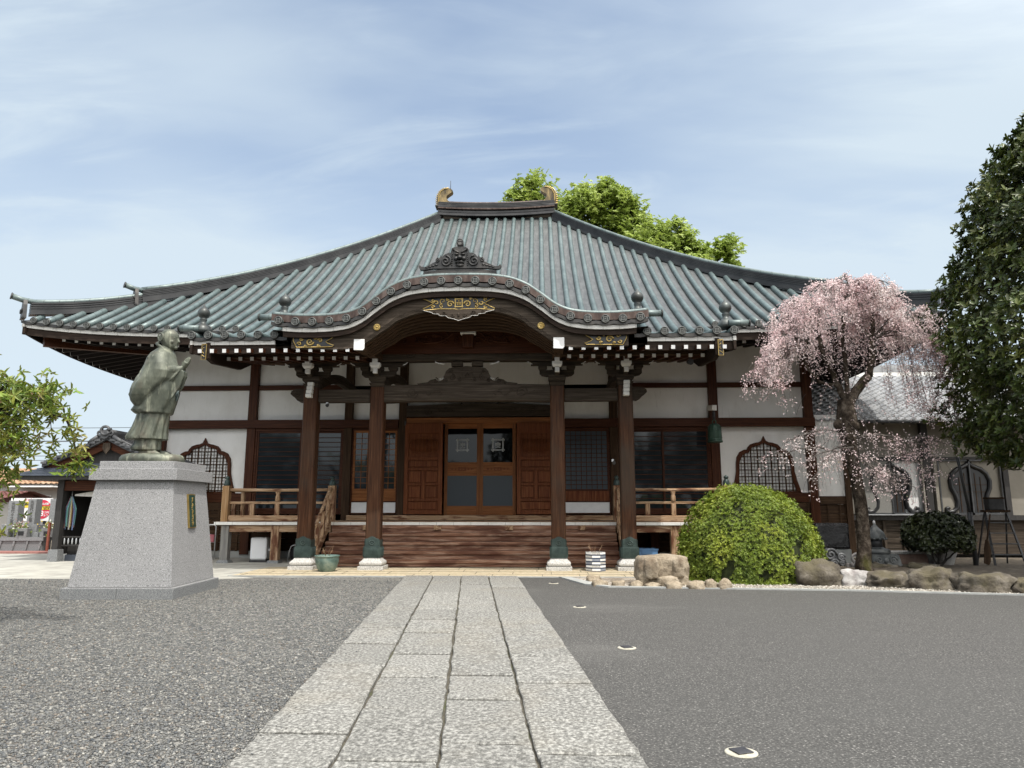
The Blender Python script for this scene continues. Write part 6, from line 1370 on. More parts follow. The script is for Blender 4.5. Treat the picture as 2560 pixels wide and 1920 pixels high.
# ================================================================ THINGS ON THE RAISED BED
def bed_things():
    g = 0.14
    t = thing('metal_lantern_top', 'dark bronze lantern head with onion roof standing beside the cherry trunk', 'lantern', (8.06, 17.8, g))
    m = MB(); m.lathe([(0.0, 1.03), (0.02, 0.99), (0.05, 0.93), (0.11, 0.86), (0.19, 0.78), (0.225, 0.70), (0.225, 0.66), (0.24, 0.64), (0.20, 0.61), (0.0, 0.60)], (0, 0, 0), 32)
    for k in range(12): a = k * PI / 6; m.sph((0.235 * math.cos(a), 0.235 * math.sin(a), 0.625), .035, .035, .03, 8, 5)
    m.build('onion_roof', [M['lead']], t, local=True)
    m = MB(); m.sph((0, 0, 1.0), .03, .03, .065, 10, 7); m.build('white_tip', [M['white_tip']], t, local=True)
    m = MB(); m.lathe([(0.12, 0.42), (0.14, 0.43), (0.15, 0.60), (0.13, 0.61)], (0, 0, 0), 24); m.build('fire_box', [M['darksteel']], t, local=True)
    m = MB(); m.lathe([(0.28, 0.27), (0.30, 0.29), (0.31, 0.34), (0.28, 0.38), (0.18, 0.405), (0.16, 0.43), (0.0, 0.43)], (0, 0, 0), 32); m.build('round_tray', [M['lead']], t, local=True)
    t = thing('carved_bronze_block', 'dark carved bronze block with scrolls under the lantern head', 'ornament', (8.12, 17.65, g))
    m = MB(); m.prism([(-0.32, 0.0), (0.42, 0.0), (0.36, 0.06), (0.31, 0.27), (-0.32, 0.27)], -0.18, 0.14, 0); m.build('block', [M['lead']], t, bevel=0.015, local=True)
    m = MB()
    for s in (-1, 1): m.tube([(a, -0.185, b) for a, b in spiral(s * 0.16, 0.14, 0.10, 1.6, 0, 20, .1, s)], .018, 6)
    m.sph((0, -0.18, 0.13), .07, .04, .07, 10, 7); m.build('scroll_carving', [M['lead']], t, local=True)
    t = thing('old_ridge_tile', 'grey spiral ridge-end tile lying between the azalea and the cherry trunk', 'roof tile', (7.0, 17.55, g))
    m = MB()
    for cx, cz, r in ((-0.12, 0.26, .15), (0.12, 0.20, .09), (-0.05, 0.06, .10), (0.14, 0.06, 0.07)): m.tube([(a, 0, b) for a, b in spiral(cx, cz, r, 1.8, 0, 26, .08)], .028, 8)
    m.prism([(-0.28, 0), (0.26, 0), (0.20, 0.2), (0.0, 0.38), (-0.2, 0.42), (-0.28, 0.25)], 0.02, 0.10, 0); m.build('tile_body', [M['kawara']], t, local=True)
    t = thing('white_ridge_tile', 'whitish scrolled ridge tile leaning against the cherry trunk', 'roof tile', (7.32, 17.25, g))
    m = MB(); m.tube([(a, 0, b) for a, b in spiral(0.02, 0.18, .17, 1.3, -PI / 2, 22, .2)], .035, 8); m.box(-0.2, 0.2, 0.0, 0.1, 0.0, 0.08)
    for k in range(4): m.sph((-0.1 + k * 0.07, -0.03, 0.06), .045, .03, .045, 8, 6)
    m.build('tile_body', [M['rock_white']], t, local=True)
    t = thing('bagged_tiles', 'stack wrapped in black sheeting behind the cherry trunk', 'bag', (7.2, 18.3, g))
    m = MB(); m.box(-0.42, 0.42, -0.15, 0.25, 0.35, 0.98); o = m.build('black_sheet', [M['blacksheet']], t, bevel=0.06, local=True)
    m = MB(); m.box(-0.05, 0.45, -0.1, 0.2, 0.0, 0.35); m.build('white_block', [M['cement']], t, bevel=0.02, local=True)
    t = thing('stone_step', 'pinkish stone step below the right wing window behind the small tree', 'step', (8.95, 18.3, g))
    m = MB(); m.box(-0.5, 0.5, -0.15, 0.3, 0.0, 0.24); m.build('step_block', [M['pinkstone']], t, bevel=0.02, local=True); m = MB(); m.box(-0.52, 0.52, -0.17, 0.3, 0.24, 0.30); m.build('step_cap', [M['basestone']], t, bevel=0.01, local=True)
    t = thing('flower_tub', 'pale tapered tub standing behind the small round tree', 'tub', (9.75, 18.2, g))
    m = MB(); m.lathe([(0.28, 0.0), (0.42, 0.40), (0.44, 0.42), (0.44, 0.46), (0.38, 0.46), (0.36, 0.40), (0.0, 0.39)], (0, 0, 0), 10, sm=False); m.build('tub_body', [M['rock_white']], t, local=True)
    t = thing('metal_pole', 'tall grey metal pole leaning by the right wing window', 'pole', (10.42, 17.9, g))
    m = MB(); m.tube([(0, 0, 0), (-0.02, 0, 1.25)], .055, 12); m.build('lower_tube', [M['steel_dull']], t, local=True); m = MB(); m.tube([(-0.02, 0, 1.25), (-0.18, 0.1, 3.2)], .035, 10); m.build('upper_tube', [M['steel_dull']], t, local=True)
    t = thing('step_ladder', 'dark step ladder with wooden treads at the right edge of the raised bed', 'ladder', (11.2, 18.2, g))
    for s in (-1, 1):
        m = MB(); m.beam((s * 0.36, -0.35, 0), (s * 0.26, 0.0, 1.25), .05, .03); m.build('side_rail', [M['darksteel']], t, local=True)
        m = MB(); m.beam((s * 0.36, 0.35, 0), (s * 0.26, 0.03, 1.22), .03, .03); m.build('rear_leg', [M['darksteel']], t, local=True)
    for k in range(4): f = (k + 1) / 5; m = MB(); w = lerp(.36, .26, f); m.box(-w, w, -0.35 + .35 * f - .04, -0.35 + .35 * f + .04, 1.25 * f - .012, 1.25 * f + .012); m.build('tread', [M['steel_dull']], t, local=True)
    m = MB(); m.box(-0.3, 0.3, -0.1, 0.12, 1.25, 1.30); m.build('top_board', [M['browny']], t, local=True)
    t = thing('wooden_paddle', 'long wooden paddle leaning left of the step ladder', 'paddle', (10.72, 17.9, g))
    m = MB(); m.tube([(0, 0, 0.5), (0.22, 0.1, 1.2)], .018, 8); m.build('shaft', [M['brownz']], t, local=True); m = MB(); m.prism([(-0.11, 0.05), (0.0, 0.0), (0.05, 0.08), (0.08, 0.35), (0.05, 0.58), (-0.02, 0.60), (-0.07, 0.4)], -0.012, 0.012); m.build('blade', [M['brownz']], t, bevel=0.006, local=True)
    t = thing('storage_box', 'dark wooden box standing on top of the step ladder', 'box', (11.2, 18.2, g + 1.30))
    m = MB(); m.box(-0.2, 0.18, -0.1, 0.1, 0.0, 0.30); m.build('box_body', [M['darksteel']], t, bevel=0.02, local=True); m = MB(); m.box(-0.21, 0.19, -0.11, 0.11, 0.27, 0.31); m.build('box_lid', [M['brownx']], t, bevel=0.006, local=True)
M['lead'] = mat('dark_cast_bronze', [(0.045, 0.05, 0.052), (0.10, 0.108, 0.108), (0.19, 0.195, 0.19)], scale=4, detail=7, rough=0.5, metal=0.3, bump=0.2, bscale=14, bdist=0.006)
M['kawara'] = mat('grey_roof_tile', [(0.06, 0.062, 0.066), (0.13, 0.135, 0.14), (0.20, 0.205, 0.21)], scale=3, rough=0.5, stain=((0.26, 0.265, 0.27), 3, 0.55, 0.75, 0.5), island=0.10)
M['blacksheet'] = mat('black_sheeting', [(0.01, 0.01, 0.012), (0.02, 0.02, 0.022)], scale=3, rough=0.25, bump=0.6, bscale=5, bdist=0.05)
M['pinkstone'] = mat('pink_stone', [(0.20, 0.13, 0.10), (0.28, 0.19, 0.15)], scale=10, rough=0.9)
M['steel_dull'] = mat('dull_aluminium', [(0.055, 0.057, 0.06), (0.09, 0.092, 0.095)], scale=5, rough=0.5, metal=0.5)
bed_things()
# ================================================================ PLANTS
M['leaf_azalea'] = mat('azalea_leaf', [(0.115, 0.17, 0.018), (0.19, 0.255, 0.026), (0.31, 0.36, 0.04)], scale=1.6, rough=0.5, island=0.30, island_hue=0.012, trans=0.25)
M['leaf_magnolia'] = mat('magnolia_leaf', [(0.036, 0.052, 0.012), (0.062, 0.085, 0.018), (0.12, 0.135, 0.032)], scale=1.0, rough=0.36, island=0.4, island_hue=0.02, trans=0.10, spec=0.4)
M['leaf_young'] = mat('young_cherry_leaf', [(0.12, 0.17, 0.022), (0.20, 0.26, 0.038), (0.32, 0.30, 0.075)], scale=1.5, rough=0.45, island=0.3, island_hue=0.03, trans=0.35)
M['calyx'] = mat('red_calyx', [(0.28, 0.13, 0.10), (0.40, 0.24, 0.17)], scale=3, rough=0.6, island=0.2, trans=0.2)
M['leaf_far'] = mat('fresh_green_leaf', [(0.20, 0.275, 0.05), (0.30, 0.385, 0.08), (0.41, 0.49, 0.13)], scale=0.5, rough=0.5, island=0.25, trans=0.35)
M['leaf_dark'] = mat('dark_round_leaf', [(0.014, 0.020, 0.008), (0.028, 0.038, 0.012), (0.05, 0.06, 0.02)], scale=1.5, rough=0.35, island=0.35, trans=0.05)
M['petal'] = mat('cherry_petal', [(0.80, 0.60, 0.61), (0.86, 0.72, 0.715), (0.88, 0.80, 0.78)], scale=1.2, rough=0.6, island=0.12, island_hue=0.01, trans=0.35, stain=((0.74, 0.53, 0.55), 1.6, 0.5, 0.75, 0.5))
M['bark'] = mat('cherry_bark', [(0.016, 0.012, 0.009), (0.045, 0.035, 0.027), (0.12, 0.10, 0.08)], scale=6, stretch=(1.2, 1.2, 0.9), spec=0.1, detail=9, nrough=0.7, rough=0.95, bump=1.0, bscale=9, bdist=0.06, stain=((0.075, 0.075, 0.02), 2.2, 0.56, 0.70, 0.6))
M['twig'] = mat('grey_twig', [(0.06, 0.05, 0.045), (0.15, 0.13, 0.115)], scale=8, rough=0.9)
M['barkd'] = mat('dark_bark', [(0.016, 0.013, 0.011), (0.04, 0.033, 0.028)], scale=9, detail=8, rough=0.95, bump=0.8, bscale=14, bdist=0.02)
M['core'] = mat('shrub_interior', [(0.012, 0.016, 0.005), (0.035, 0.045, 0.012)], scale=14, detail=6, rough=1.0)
OVAL = [False]
def unit(v): return v / (np.linalg.norm(v, axis=-1, keepdims=True) + 1e-9)
def leaves(P, D, U, L, Wd, fold=0.25, droop=0.0):
    """folded pointed leaves: P base points, D directions, U up vectors; 4 vertices and 2 triangles each"""
    n = len(P); D = unit(D); S_ = unit(np.cross(D, U)); Nn = unit(np.cross(S_, D)); L = np.broadcast_to(L, (n,))[:, None]; Wd = np.broadcast_to(Wd, (n,))[:, None]
    b = P; tip = P + D * L - Nn * L * droop; mid = P + D * L * 0.48 + Nn * L * 0.03
    l = mid + S_ * Wd / 2 + Nn * Wd * fold; r = mid - S_ * Wd / 2 + Nn * Wd * fold
    if OVAL[0]:
        m1 = P + D * L * 0.28 + Nn * L * 0.01; m2 = P + D * L * 0.74 - Nn * L * droop * 0.4; a = 0.40
        V = np.stack([b, m1 + S_ * Wd * a + Nn * Wd * fold * .8, m2 + S_ * Wd * a + Nn * Wd * fold * .8, tip, m2 - S_ * Wd * a + Nn * Wd * fold * .8, m1 - S_ * Wd * a + Nn * Wd * fold * .8], 1).reshape(-1, 3); i = 6 * np.arange(n)[:, None]
        F = np.concatenate([i + np.array([[0, 2, 1]]), i + np.array([[0, 3, 2]]), i + np.array([[0, 4, 3]]), i + np.array([[0, 5, 4]])], 1).reshape(-1, 3)
        return V, F
    V = np.stack([b, l, tip, r], 1).reshape(-1, 3); i = 4 * np.arange(n)[:, None]
    F = np.concatenate([i + np.array([[0, 2, 1]]), i + np.array([[0, 3, 2]])], 1).reshape(-1, 3)
    return V, F
def rosettes(C, Nm, k, L, Wd, spread=0.8, jit=0.25, fold=0.2, droop=0.1):
    """k leaves around each tip C with axis Nm"""
    n = len(C); Nm = unit(Nm); a = RNG.random((n, 1)) * 2 * np.pi + np.arange(k)[None] * 2 * np.pi / k + (RNG.random((n, k)) - .5) * 0.6
    t = unit(np.cross(Nm, RNG.normal(size=(n, 3)))); b = np.cross(Nm, t)
    sp = spread + (RNG.random((n, k)) - .5) * jit * 2
    D = Nm[:, None] * np.cos(sp)[..., None] + (t[:, None] * np.cos(a)[..., None] + b[:, None] * np.sin(a)[..., None]) * np.sin(sp)[..., None]
    P = np.repeat(C[:, None], k, 1); U = np.repeat(Nm[:, None], k, 1)
    LL = (L * (0.7 + 0.5 * RNG.random((n, k)))).ravel()
    return leaves(P.reshape(-1, 3), D.reshape(-1, 3), U.reshape(-1, 3), LL, LL * Wd / L, fold, droop)
def noise_np(p): return np.array([noise.noise(Vector(q)) for q in p]) * 1.6
def sphere_dirs(n, zmin=-1.0):
    z = zmin + (1 - zmin) * RNG.random(n); a = 2 * np.pi * RNG.random(n); r = np.sqrt(1 - z * z); return np.stack([r * np.cos(a), r * np.sin(a), z], 1)
def limb(mb, a, b, r0, r1, rnd, n=6, wob=0.08, mi=0, sag=0.0, sides=8):
    a = Vector(a); b = Vector(b); L = (b - a).length; pts = []; rs = []
    o = Vector((rnd.uniform(-1, 1), rnd.uniform(-1, 1), rnd.uniform(-.5, .5))) * L * wob
    for i in range(n + 1):
        t = i / n; p = a.lerp(b, t) + o * math.sin(PI * t) + Vector((rnd.uniform(-1, 1), rnd.uniform(-1, 1), rnd.uniform(-1, 1))) * L * wob * 0.25 * (0 < i < n) - Vector((0, 0, sag * math.sin(PI * t)))
        pts.append(p); rs.append(lerp(r0, r1, t))
    mb.tube(pts, rs, sides, mi); return pts
# ---- big azalea
def azalea():
    c = np.array([4.50, 15.85, 0.0]); rx, ry, rz_ = 1.46, 1.36, 1.90
    t = thing('azalea_bush', 'big clipped dome of bright yellow-green azalea in front of the right veranda', 'bush', tuple(c))
    n = 16500; d = sphere_dirs(n, -0.12); ph = np.arctan2(d[:, 1], d[:, 0])
    bump = 1 + 0.035 * np.sin(3 * ph + 5 * d[:, 2]) + 0.03 * np.sin(7 * ph - 9 * d[:, 2]) + 0.02 * RNG.normal(size=n)
    zf = np.where(d[:, 2] < 0.25, 1.0, 1.0)
    depth = 1 - 0.16 * RNG.random(n) ** 2.2
    d = d[(noise_np(d * 5.2) > -0.72 + 0.25 * RNG.random(n))]; n = len(d); ph = ph[:n]; bump = 1 + 0.05 * noise_np(d * 2.6) + 0.02 * RNG.normal(size=n); depth = depth[:n]
    sup = (np.hypot(d[:, 0], d[:, 1]) ** 2.5 + np.abs(d[:, 2]) ** 2.5) ** (-1 / 2.5)   # fuller shoulders than an ellipsoid
    P = d * sup[:, None] * np.array([rx, ry, rz_]) * (bump * depth)[:, None]; P[:, 2] = np.maximum(P[:, 2], 0.03) * 1.0
    Nn = unit(d / np.array([rx, ry, rz_]) + 0.35 * RNG.normal(size=(n, 3)) * 0.6 + np.array([0, 0, 0.25]))
    V, F = rosettes(P, Nn, 6, 0.050, 0.0145, 0.95, 0.3)
    # a few shoots standing proud of the dome
    m = 260; d2 = sphere_dirs(m, 0.1); P2 = d2 * ((np.hypot(d2[:, 0], d2[:, 1]) ** 2.5 + np.abs(d2[:, 2]) ** 2.5) ** (-1 / 2.5))[:, None] * np.array([rx * 1.02, ry * 1.02, rz_ * 1.0]) + RNG.normal(size=(m, 3)) * 0.02; V2, F2 = rosettes(P2, unit(d2 + [0, 0, 0.6]), 6, 0.075, 0.022, 0.6, 0.3)
    V = np.concatenate([V, V2]); F = np.concatenate([F, F2 + len(V) - len(V2)])
    tri_mesh('azalea_leaves', V, F, [M['leaf_azalea']], t, True)
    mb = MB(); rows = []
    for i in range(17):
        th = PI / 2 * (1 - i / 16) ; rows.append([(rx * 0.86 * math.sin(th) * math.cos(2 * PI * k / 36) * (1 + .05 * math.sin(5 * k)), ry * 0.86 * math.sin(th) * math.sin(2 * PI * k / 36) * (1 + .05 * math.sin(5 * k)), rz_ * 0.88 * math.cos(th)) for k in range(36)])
    mb.grid(rows, 0, True, True); mb.build('dark_core', [M['core']], t, local=True)  # solid dark core; shade between the leaves is put into its colour
azalea()
# ---- small round tree
def small_tree():
    t = thing('round_camellia', 'small dark round-topped tree on thin forked stems in front of the right wing', 'small tree', (9.42, 17.6, 0.14))
    mb = MB(); r = random.Random(4)
    limb(mb, (0, 0, -0.05), (0.0, 0, 0.42), .05, .04, r)
    for a, b in (((0, 0, .10), (-.35, .05, .55)), ((-.05, 0, .02), (-.18, -.05, .38)), ((0, 0, .30), (.40, .02, .62)), ((.05, 0, .05), (.42, -.1, .38)), ((.0, 0, .35), (-.2, 0.1, .85)), ((0, 0, .35), (.2, .1, .85)), ((.02, 0, .0), (.12, -.1, .33))): limb(mb, a, b, .026, .012, r)
    mb.build('stems', [M['barkd']], t, local=True)
    n = 2600; d = sphere_dirs(n, -0.75); f = 0.72 + 0.30 * RNG.random(n) ** 0.5
    P = d * np.array([0.80, 0.68, 0.50]) * f[:, None] * (1 + 0.08 * np.sin(4 * np.arctan2(d[:, 1], d[:, 0]) + 3 * d[:, 2]))[:, None] + [0, 0, 0.72]
    V, F = rosettes(P, unit(d + 0.5 * RNG.normal(size=(n, 3)) + [0, 0, .3]), 5, 0.072, 0.042, 1.1, 0.3)
    tri_mesh('crown', V, F, [M['leaf_dark']], t, True)
small_tree()
# ---- weeping cherry in bloom
def cherry():
    B = Vector((7.15, 16.4, 0.14)); t = thing('weeping_cherry', 'weeping cherry tree with pale pink blossom before the right end of the hall', 'tree', tuple(B)); r = random.Random(12)
    px = lambda u, z: (6.95 + (u - 2105) * 0.00935 - B.x, z - B.z)
    mb = MB()
    trunk = [(0.0, 0, -0.1, .21), (-0.02, 0, 0.15, .17), (0.02, 0, 0.6, .145), (0.03, 0, 1.2, .132), (-.02, 0, 1.9, .13), (-.10, 0, 2.5, .14), (-.14, 0, 2.9, .17), (-.14, 0, 3.3, .23), (-.12, 0, 3.65, .19), (-.14, 0, 3.85, .15)]
    n = 16; rows = []
    for i in range(len(trunk) - 1):
        for s_ in range(4):
            f = s_ / 4; x, y, z, rr = [lerp(trunk[i][k], trunk[i + 1][k], f) for k in range(4)]
            rows.append([(x + rr * math.cos(2 * PI * k / n) * (1 + .14 * noise.noise(Vector((math.cos(2 * PI * k / n) * 1.3, math.sin(2 * PI * k / n) * 1.3, z * 3)))), y + rr * math.sin(2 * PI * k / n) * (1 + .14 * noise.noise(Vector((math.cos(2 * PI * k / n), 5 + math.sin(2 * PI * k / n), z * 3)))), z) for k in range(n)])
    mb.grid(rows, 0, True, True)
    for (u, z) in ((2085, 3.35), (2125, 3.30), (2110, 3.05)): x, zz = px(u, z); mb.sph((x, -.12, zz), .11, .10, .12, 10, 8)
    mb.build('trunk', [M['bark']], t, local=True)
    # main limbs: left upright, middle upright, thick right
    mains = []
    lm = MB()
    def L_(p, q, r0, r1, w=0.06): return limb(lm, p, q, r0, r1, r, 6, w)
    top = Vector((-.14, 0, 3.8))
    a = L_(top, (-.42, .1, 4.7), .085, .06); b = L_(a[-1], (-.5, .25, 5.75), .06, .04); mains += [b[-1]]
    c = L_(top + Vector((.05, 0, -.1)), (-.12, -.1, 5.2), .06, .05, .02); d = L_(c[-1], (0.05, -.2, 6.3), .05, .03); mains += [d[-1]]
    e = L_(top + Vector((.05, 0, -.2)), (.45, .02, 4.35), .12, .10); f = L_(e[-1], (.62, .1, 5.2), .095, .06); g = L_(f[-1], (.75, .2, 6.25), .06, .04); mains += [f[-1], g[-1]]
    h = L_(a[2], (-.95, -.3, 4.35), .04, .03, .2); h2 = L_(h[-1], (-1.0, -.3, 5.1), .03, .02, .2); mains += [h2[-1]]
    # arching branches from the top of the limbs
    tips = []; tw = MB()
    starts = [Vector(m) for m in mains]
    crown_c = Vector((-0.08, 0.05, 5.6))
    targets = []
    for i in range(40):
        az = 2 * PI * i / 40 + r.uniform(-.1, .1); R_ = r.uniform(0.7, 1.9); zz = 6.42 - 0.30 * R_ ** 2 * 0.6 + r.uniform(-.35, .14)
        targets.append(Vector((crown_c.x + R_ * math.cos(az) * (0.98 if math.cos(az) < 0 else 0.86), crown_c.y + R_ * math.sin(az) * 0.95, zz)))
    for i in range(12):
        az = r.uniform(0, 2 * PI); R_ = r.uniform(0.2, .9); targets.append(Vector((crown_c.x + R_ * math.cos(az), crown_c.y + R_ * math.sin(az), 6.42 + r.uniform(-.1, .12))))
    # the long left arm and the drooping right side
    for q in ((-1.6, -.5, 5.35), (-1.9, -.6, 5.0), (-2.15, -.6, 4.55), (-1.75, -.2, 5.1), (-2.0, -.9, 4.85), (1.65, -.3, 5.2), (1.9, -.2, 4.9), (2.0, .2, 5.3), (1.6, -.6, 5.0), (-1.4, -.8, 5.6), (1.4, -.8, 5.6), (-1.9, -.3, 4.8)): targets.append(Vector(q))
    strands = []
    for q in targets:
        s0 = min(starts, key=lambda m: (m - q).length + (1.5 if m.z > q.z + 0.4 else 0)); pts = []
        apex = s0.lerp(q, 0.5) + Vector((0, 0, 0.35 + 0.1 * (s0 - q).length)); apex.z = min(apex.z, 6.62)
        for k in range(9): u = k / 8; pts.append(s0 * (1 - u) ** 2 + apex * 2 * u * (1 - u) + q * u * u + Vector((r.uniform(-.03, .03), r.uniform(-.03, .03), r.uniform(-.02, .02))))
        tw.tube(pts, [lerp(.022, .006, k / 8) for k in range(9)], 5)
        for k in range(3, 9): strands.append((pts[k], (q - s0).normalized()))
        # continue outwards and down
    SP = []; 
    for p, dr in strands:
        for rep in range(5):
            ln = r.uniform(0.30, 1.15); R_ = math.hypot(p.x - crown_c.x, p.y - crown_c.y)
            az = math.atan2(p.y - crown_c.y, p.x - crown_c.x) + r.uniform(-.9, .9); out = r.uniform(0.08, 0.45)
            if R_ < 1.0: ln *= 0.75
            ln = min(ln, p.z - (4.75 if abs(p.x) < 1.2 else 3.7))
            if ln < 0.15: ln = 0.15
            st = Vector((p.x, p.y, p.z)); pts = []
            for k in range(6):
                u = k / 5; pts.append(st + Vector((math.cos(az) * out * math.sin(u * PI / 2), math.sin(az) * out * math.sin(u * PI / 2), 0.12 * math.sin(u * PI) * (rep == 0) - ln * u ** 1.6)))
            tw.tube(pts, [.004, .004, .003, .003, .002, .002], 3, caps=False); SP.append((pts, 1.0))
    for i in range(130):      # inner sprays hanging before the limbs, thinning out down the trunk
        p = Vector((r.uniform(-1.2, 1.2), r.uniform(-.9, .6), r.uniform(4.7, 5.6))) if i < 75 else Vector((r.gauss(-.1, .45), r.uniform(-.6, .3), r.uniform(2.6, 4.7))); az = r.uniform(0, 2 * PI); ln = r.uniform(.2, .75); pts = []
        for k in range(6): u = k / 5; pts.append(p + Vector((math.cos(az) * .3 * u, math.sin(az) * .3 * u, -ln * u ** 1.5)))
        tw.tube(pts, [.004] * 6, 3, caps=False); SP.append((pts, 0.7 if i < 75 else 0.35))
    # sparse lower tier
    for i, (p, q) in enumerate((((-.1, -.1, 2.75), (-.9, -.3, 3.05)), ((-.9, -.3, 3.05), (-1.7, -.4, 2.75)), ((-.1, -.15, 2.7), (-1.4, -.6, 2.3)), ((-.1, -.2, 2.5), (.5, -.5, 1.9)), ((.0, -.1, 2.9), (.85, -.3, 2.85)), ((.85, -.3, 2.85), (1.7, -.3, 2.35)), ((.3, -.2, 2.7), (1.3, -.5, 2.1)), ((.0, -.2, 2.5), (.6, -.4, 1.95)), ((-.2, 0, 2.6), (-2.1, -.3, 2.45)), ((.85, -.3, 2.85), (2.0, -.1, 2.75)), ((-.5, -.3, 2.6), (-1.3, -.7, 1.95)), ((0.1, -.2, 2.3), (1.0, -.6, 1.75)))):
        pts = limb(tw, p, q, .022, .006, r, 7, .12, sag=-0.12, sides=5)
        for pt in pts[1:]:
            for rep in range(5):
                ln = r.uniform(.15, .6); az = r.uniform(0, 2 * PI); o = r.uniform(.1, .35); st = Vector(pt); l2 = []
                for k in range(6): u = k / 5; l2.append(st + Vector((math.cos(az) * o * u, math.sin(az) * o * u * .6, 0.08 * math.sin(u * PI) - ln * u ** 1.7)))
                tw.tube(l2, [.004, .004, .003, .003, .002, .002], 3, caps=False); SP.append((l2, 0.40))
    for (p, q) in (((1.0, .1, 5.0), (1.1, .1, 3.6)), ((1.3, .2, 5.0), (1.45, .1, 3.5)), ((1.7, -.2, 4.9), (2.15, -.3, 3.0)), ((1.4, -.4, 4.6), (1.6, -.4, 3.2)), ((1.9, 0, 4.8), (1.95, 0, 3.4)), ((1.1, -.5, 4.6), (1.25, -.5, 3.3)), ((-1.9, -.7, 4.4), (-1.75, -.7, 3.5)), ((-2.2, -.5, 4.4), (-2.15, -.5, 3.7)), ((1.5, .3, 4.7), (1.75, .3, 3.3))):
        for rep in range(8):
            o = Vector((r.uniform(-.2, .2), r.uniform(-.2, .2), r.uniform(-.1, .3))); pts = limb(tw, Vector(p) + o, Vector(q) + o, .004, .002, r, 9, .04, sides=3); SP.append((pts, 0.75))
    lm.build('limbs', [M['bark']], t, local=True)
    tw.build('weeping_twigs', [M['twig']], t, local=True, fix=False)
    # blossom: little clusters along the strands
    C = []
    for pts, dens in SP:
        for a_, b_ in zip(pts, pts[1:]):
            L = (Vector(b_) - Vector(a_)).length; k = L / 0.013 * dens; k = int(k) + (r.random() < k % 1)
            for j in range(k): C.append(Vector(a_).lerp(Vector(b_), r.random()) + Vector((r.gauss(0, .042), r.gauss(0, .042), r.gauss(0, .036))))
    C = np.array([tuple(c) for c in C], dtype=np.float32)
    C = C[noise_np(C * 4.6) > -0.22 + 0.2 * RNG.random(len(C))]
    if len(C) > 60000: C = C[RNG.permutation(len(C))[:60000]]
    Nn = unit(RNG.normal(size=C.shape) + [0, -.5, -.2]); V, F = rosettes(C, Nn, 5, 0.021, 0.019, 1.15, 0.35, 0.1, 0.0)
    tri_mesh('blossom', V, F, [M['petal']], t, True)
    k = 900; idx = RNG.permutation(len(C))[:k]; cc = C[idx]; cc = cc[(cc[:, 2] < 3.2) | (RNG.random(k) < .25)]
    V, F = rosettes(cc, unit(RNG.normal(size=cc.shape)), 3, 0.03, 0.010, .7, .3); tri_mesh('young_leaves', V, F, [M['leaf_young']], t, True)
    print('blossoms', len(C))
cherry()
# ---- magnolia filling the right edge
def magnolia():
    c = (12.1, 15.1, 0.14); t = thing('evergreen_magnolia', 'tall dark glossy evergreen tree at the right edge of the photo', 'tree', c)
    prof = [(2.15, 1.2), (2.35, 2.2), (2.8, 2.85), (3.4, 3.10), (4.2, 3.22), (5.0, 3.22), (5.8, 3.10), (6.6, 2.75), (7.4, 2.6), (8.2, 2.25), (9.0, 1.75), (9.8, 1.2), (10.4, 0.6), (10.8, 0.2)]
    rr = random.Random(8); mb = MB()
    limb(mb, (0, 0, -0.2), (0.1, 0, 4.5), .22, .16, rr, 8, .03); limb(mb, (0.1, 0, 4.5), (0, 0, 9.6), .16, .05, rr, 8, .03)
    for i in range(34):
        z = rr.uniform(1.8, 9.0); a = rr.uniform(0, 2 * PI); R_ = interp(prof, z + .4) * .85; limb(mb, (0.05, 0, z), (R_ * math.cos(a), R_ * math.sin(a), z + rr.uniform(.1, .7)), .05, .012, rr, 6, .08, sides=6)
    mb.build('trunk', [M['barkd']], t, local=True)
    n = 12500; z = 2.15 + 8.5 * RNG.random(n) ** 0.95; a = 2 * np.pi * RNG.random(n); R0 = np.interp(z, [p[0] for p in prof], [p[1] for p in prof])
    lump = 1 + 0.07 * np.sin(3 * a + 2.1 * z) + 0.06 * np.sin(5 * a - 3.3 * z + 1) + 0.05 * np.sin(9 * a + 5 * z)
    R_ = R0 * lump * (1 - 0.36 * RNG.random(n) ** 1.5)
    P = np.stack([R_ * np.cos(a), R_ * np.sin(a), z + .1 * RNG.normal(size=n)], 1)
    # open gaps: drop tips where a smooth noise is low
    keep = (np.sin(2.3 * P[:, 0] + 1) * np.sin(2.9 * P[:, 2]) + np.sin(3.1 * P[:, 1] + P[:, 2] * 1.7)) > -1.25
    P = P[keep]; a = a[keep]; n = len(P)
    Nn = unit(np.stack([np.cos(a), np.sin(a), 0.55 + 0 * a], 1) + 0.45 * RNG.normal(size=(n, 3)))
    V, F = rosettes(P, Nn, 8, 0.150, 0.060, 1.0, 0.35, 0.16, 0.12)
    tri_mesh('crown', V, F, [M['leaf_magnolia']], t, True)
OVAL[0] = True; magnolia(); OVAL[0] = False
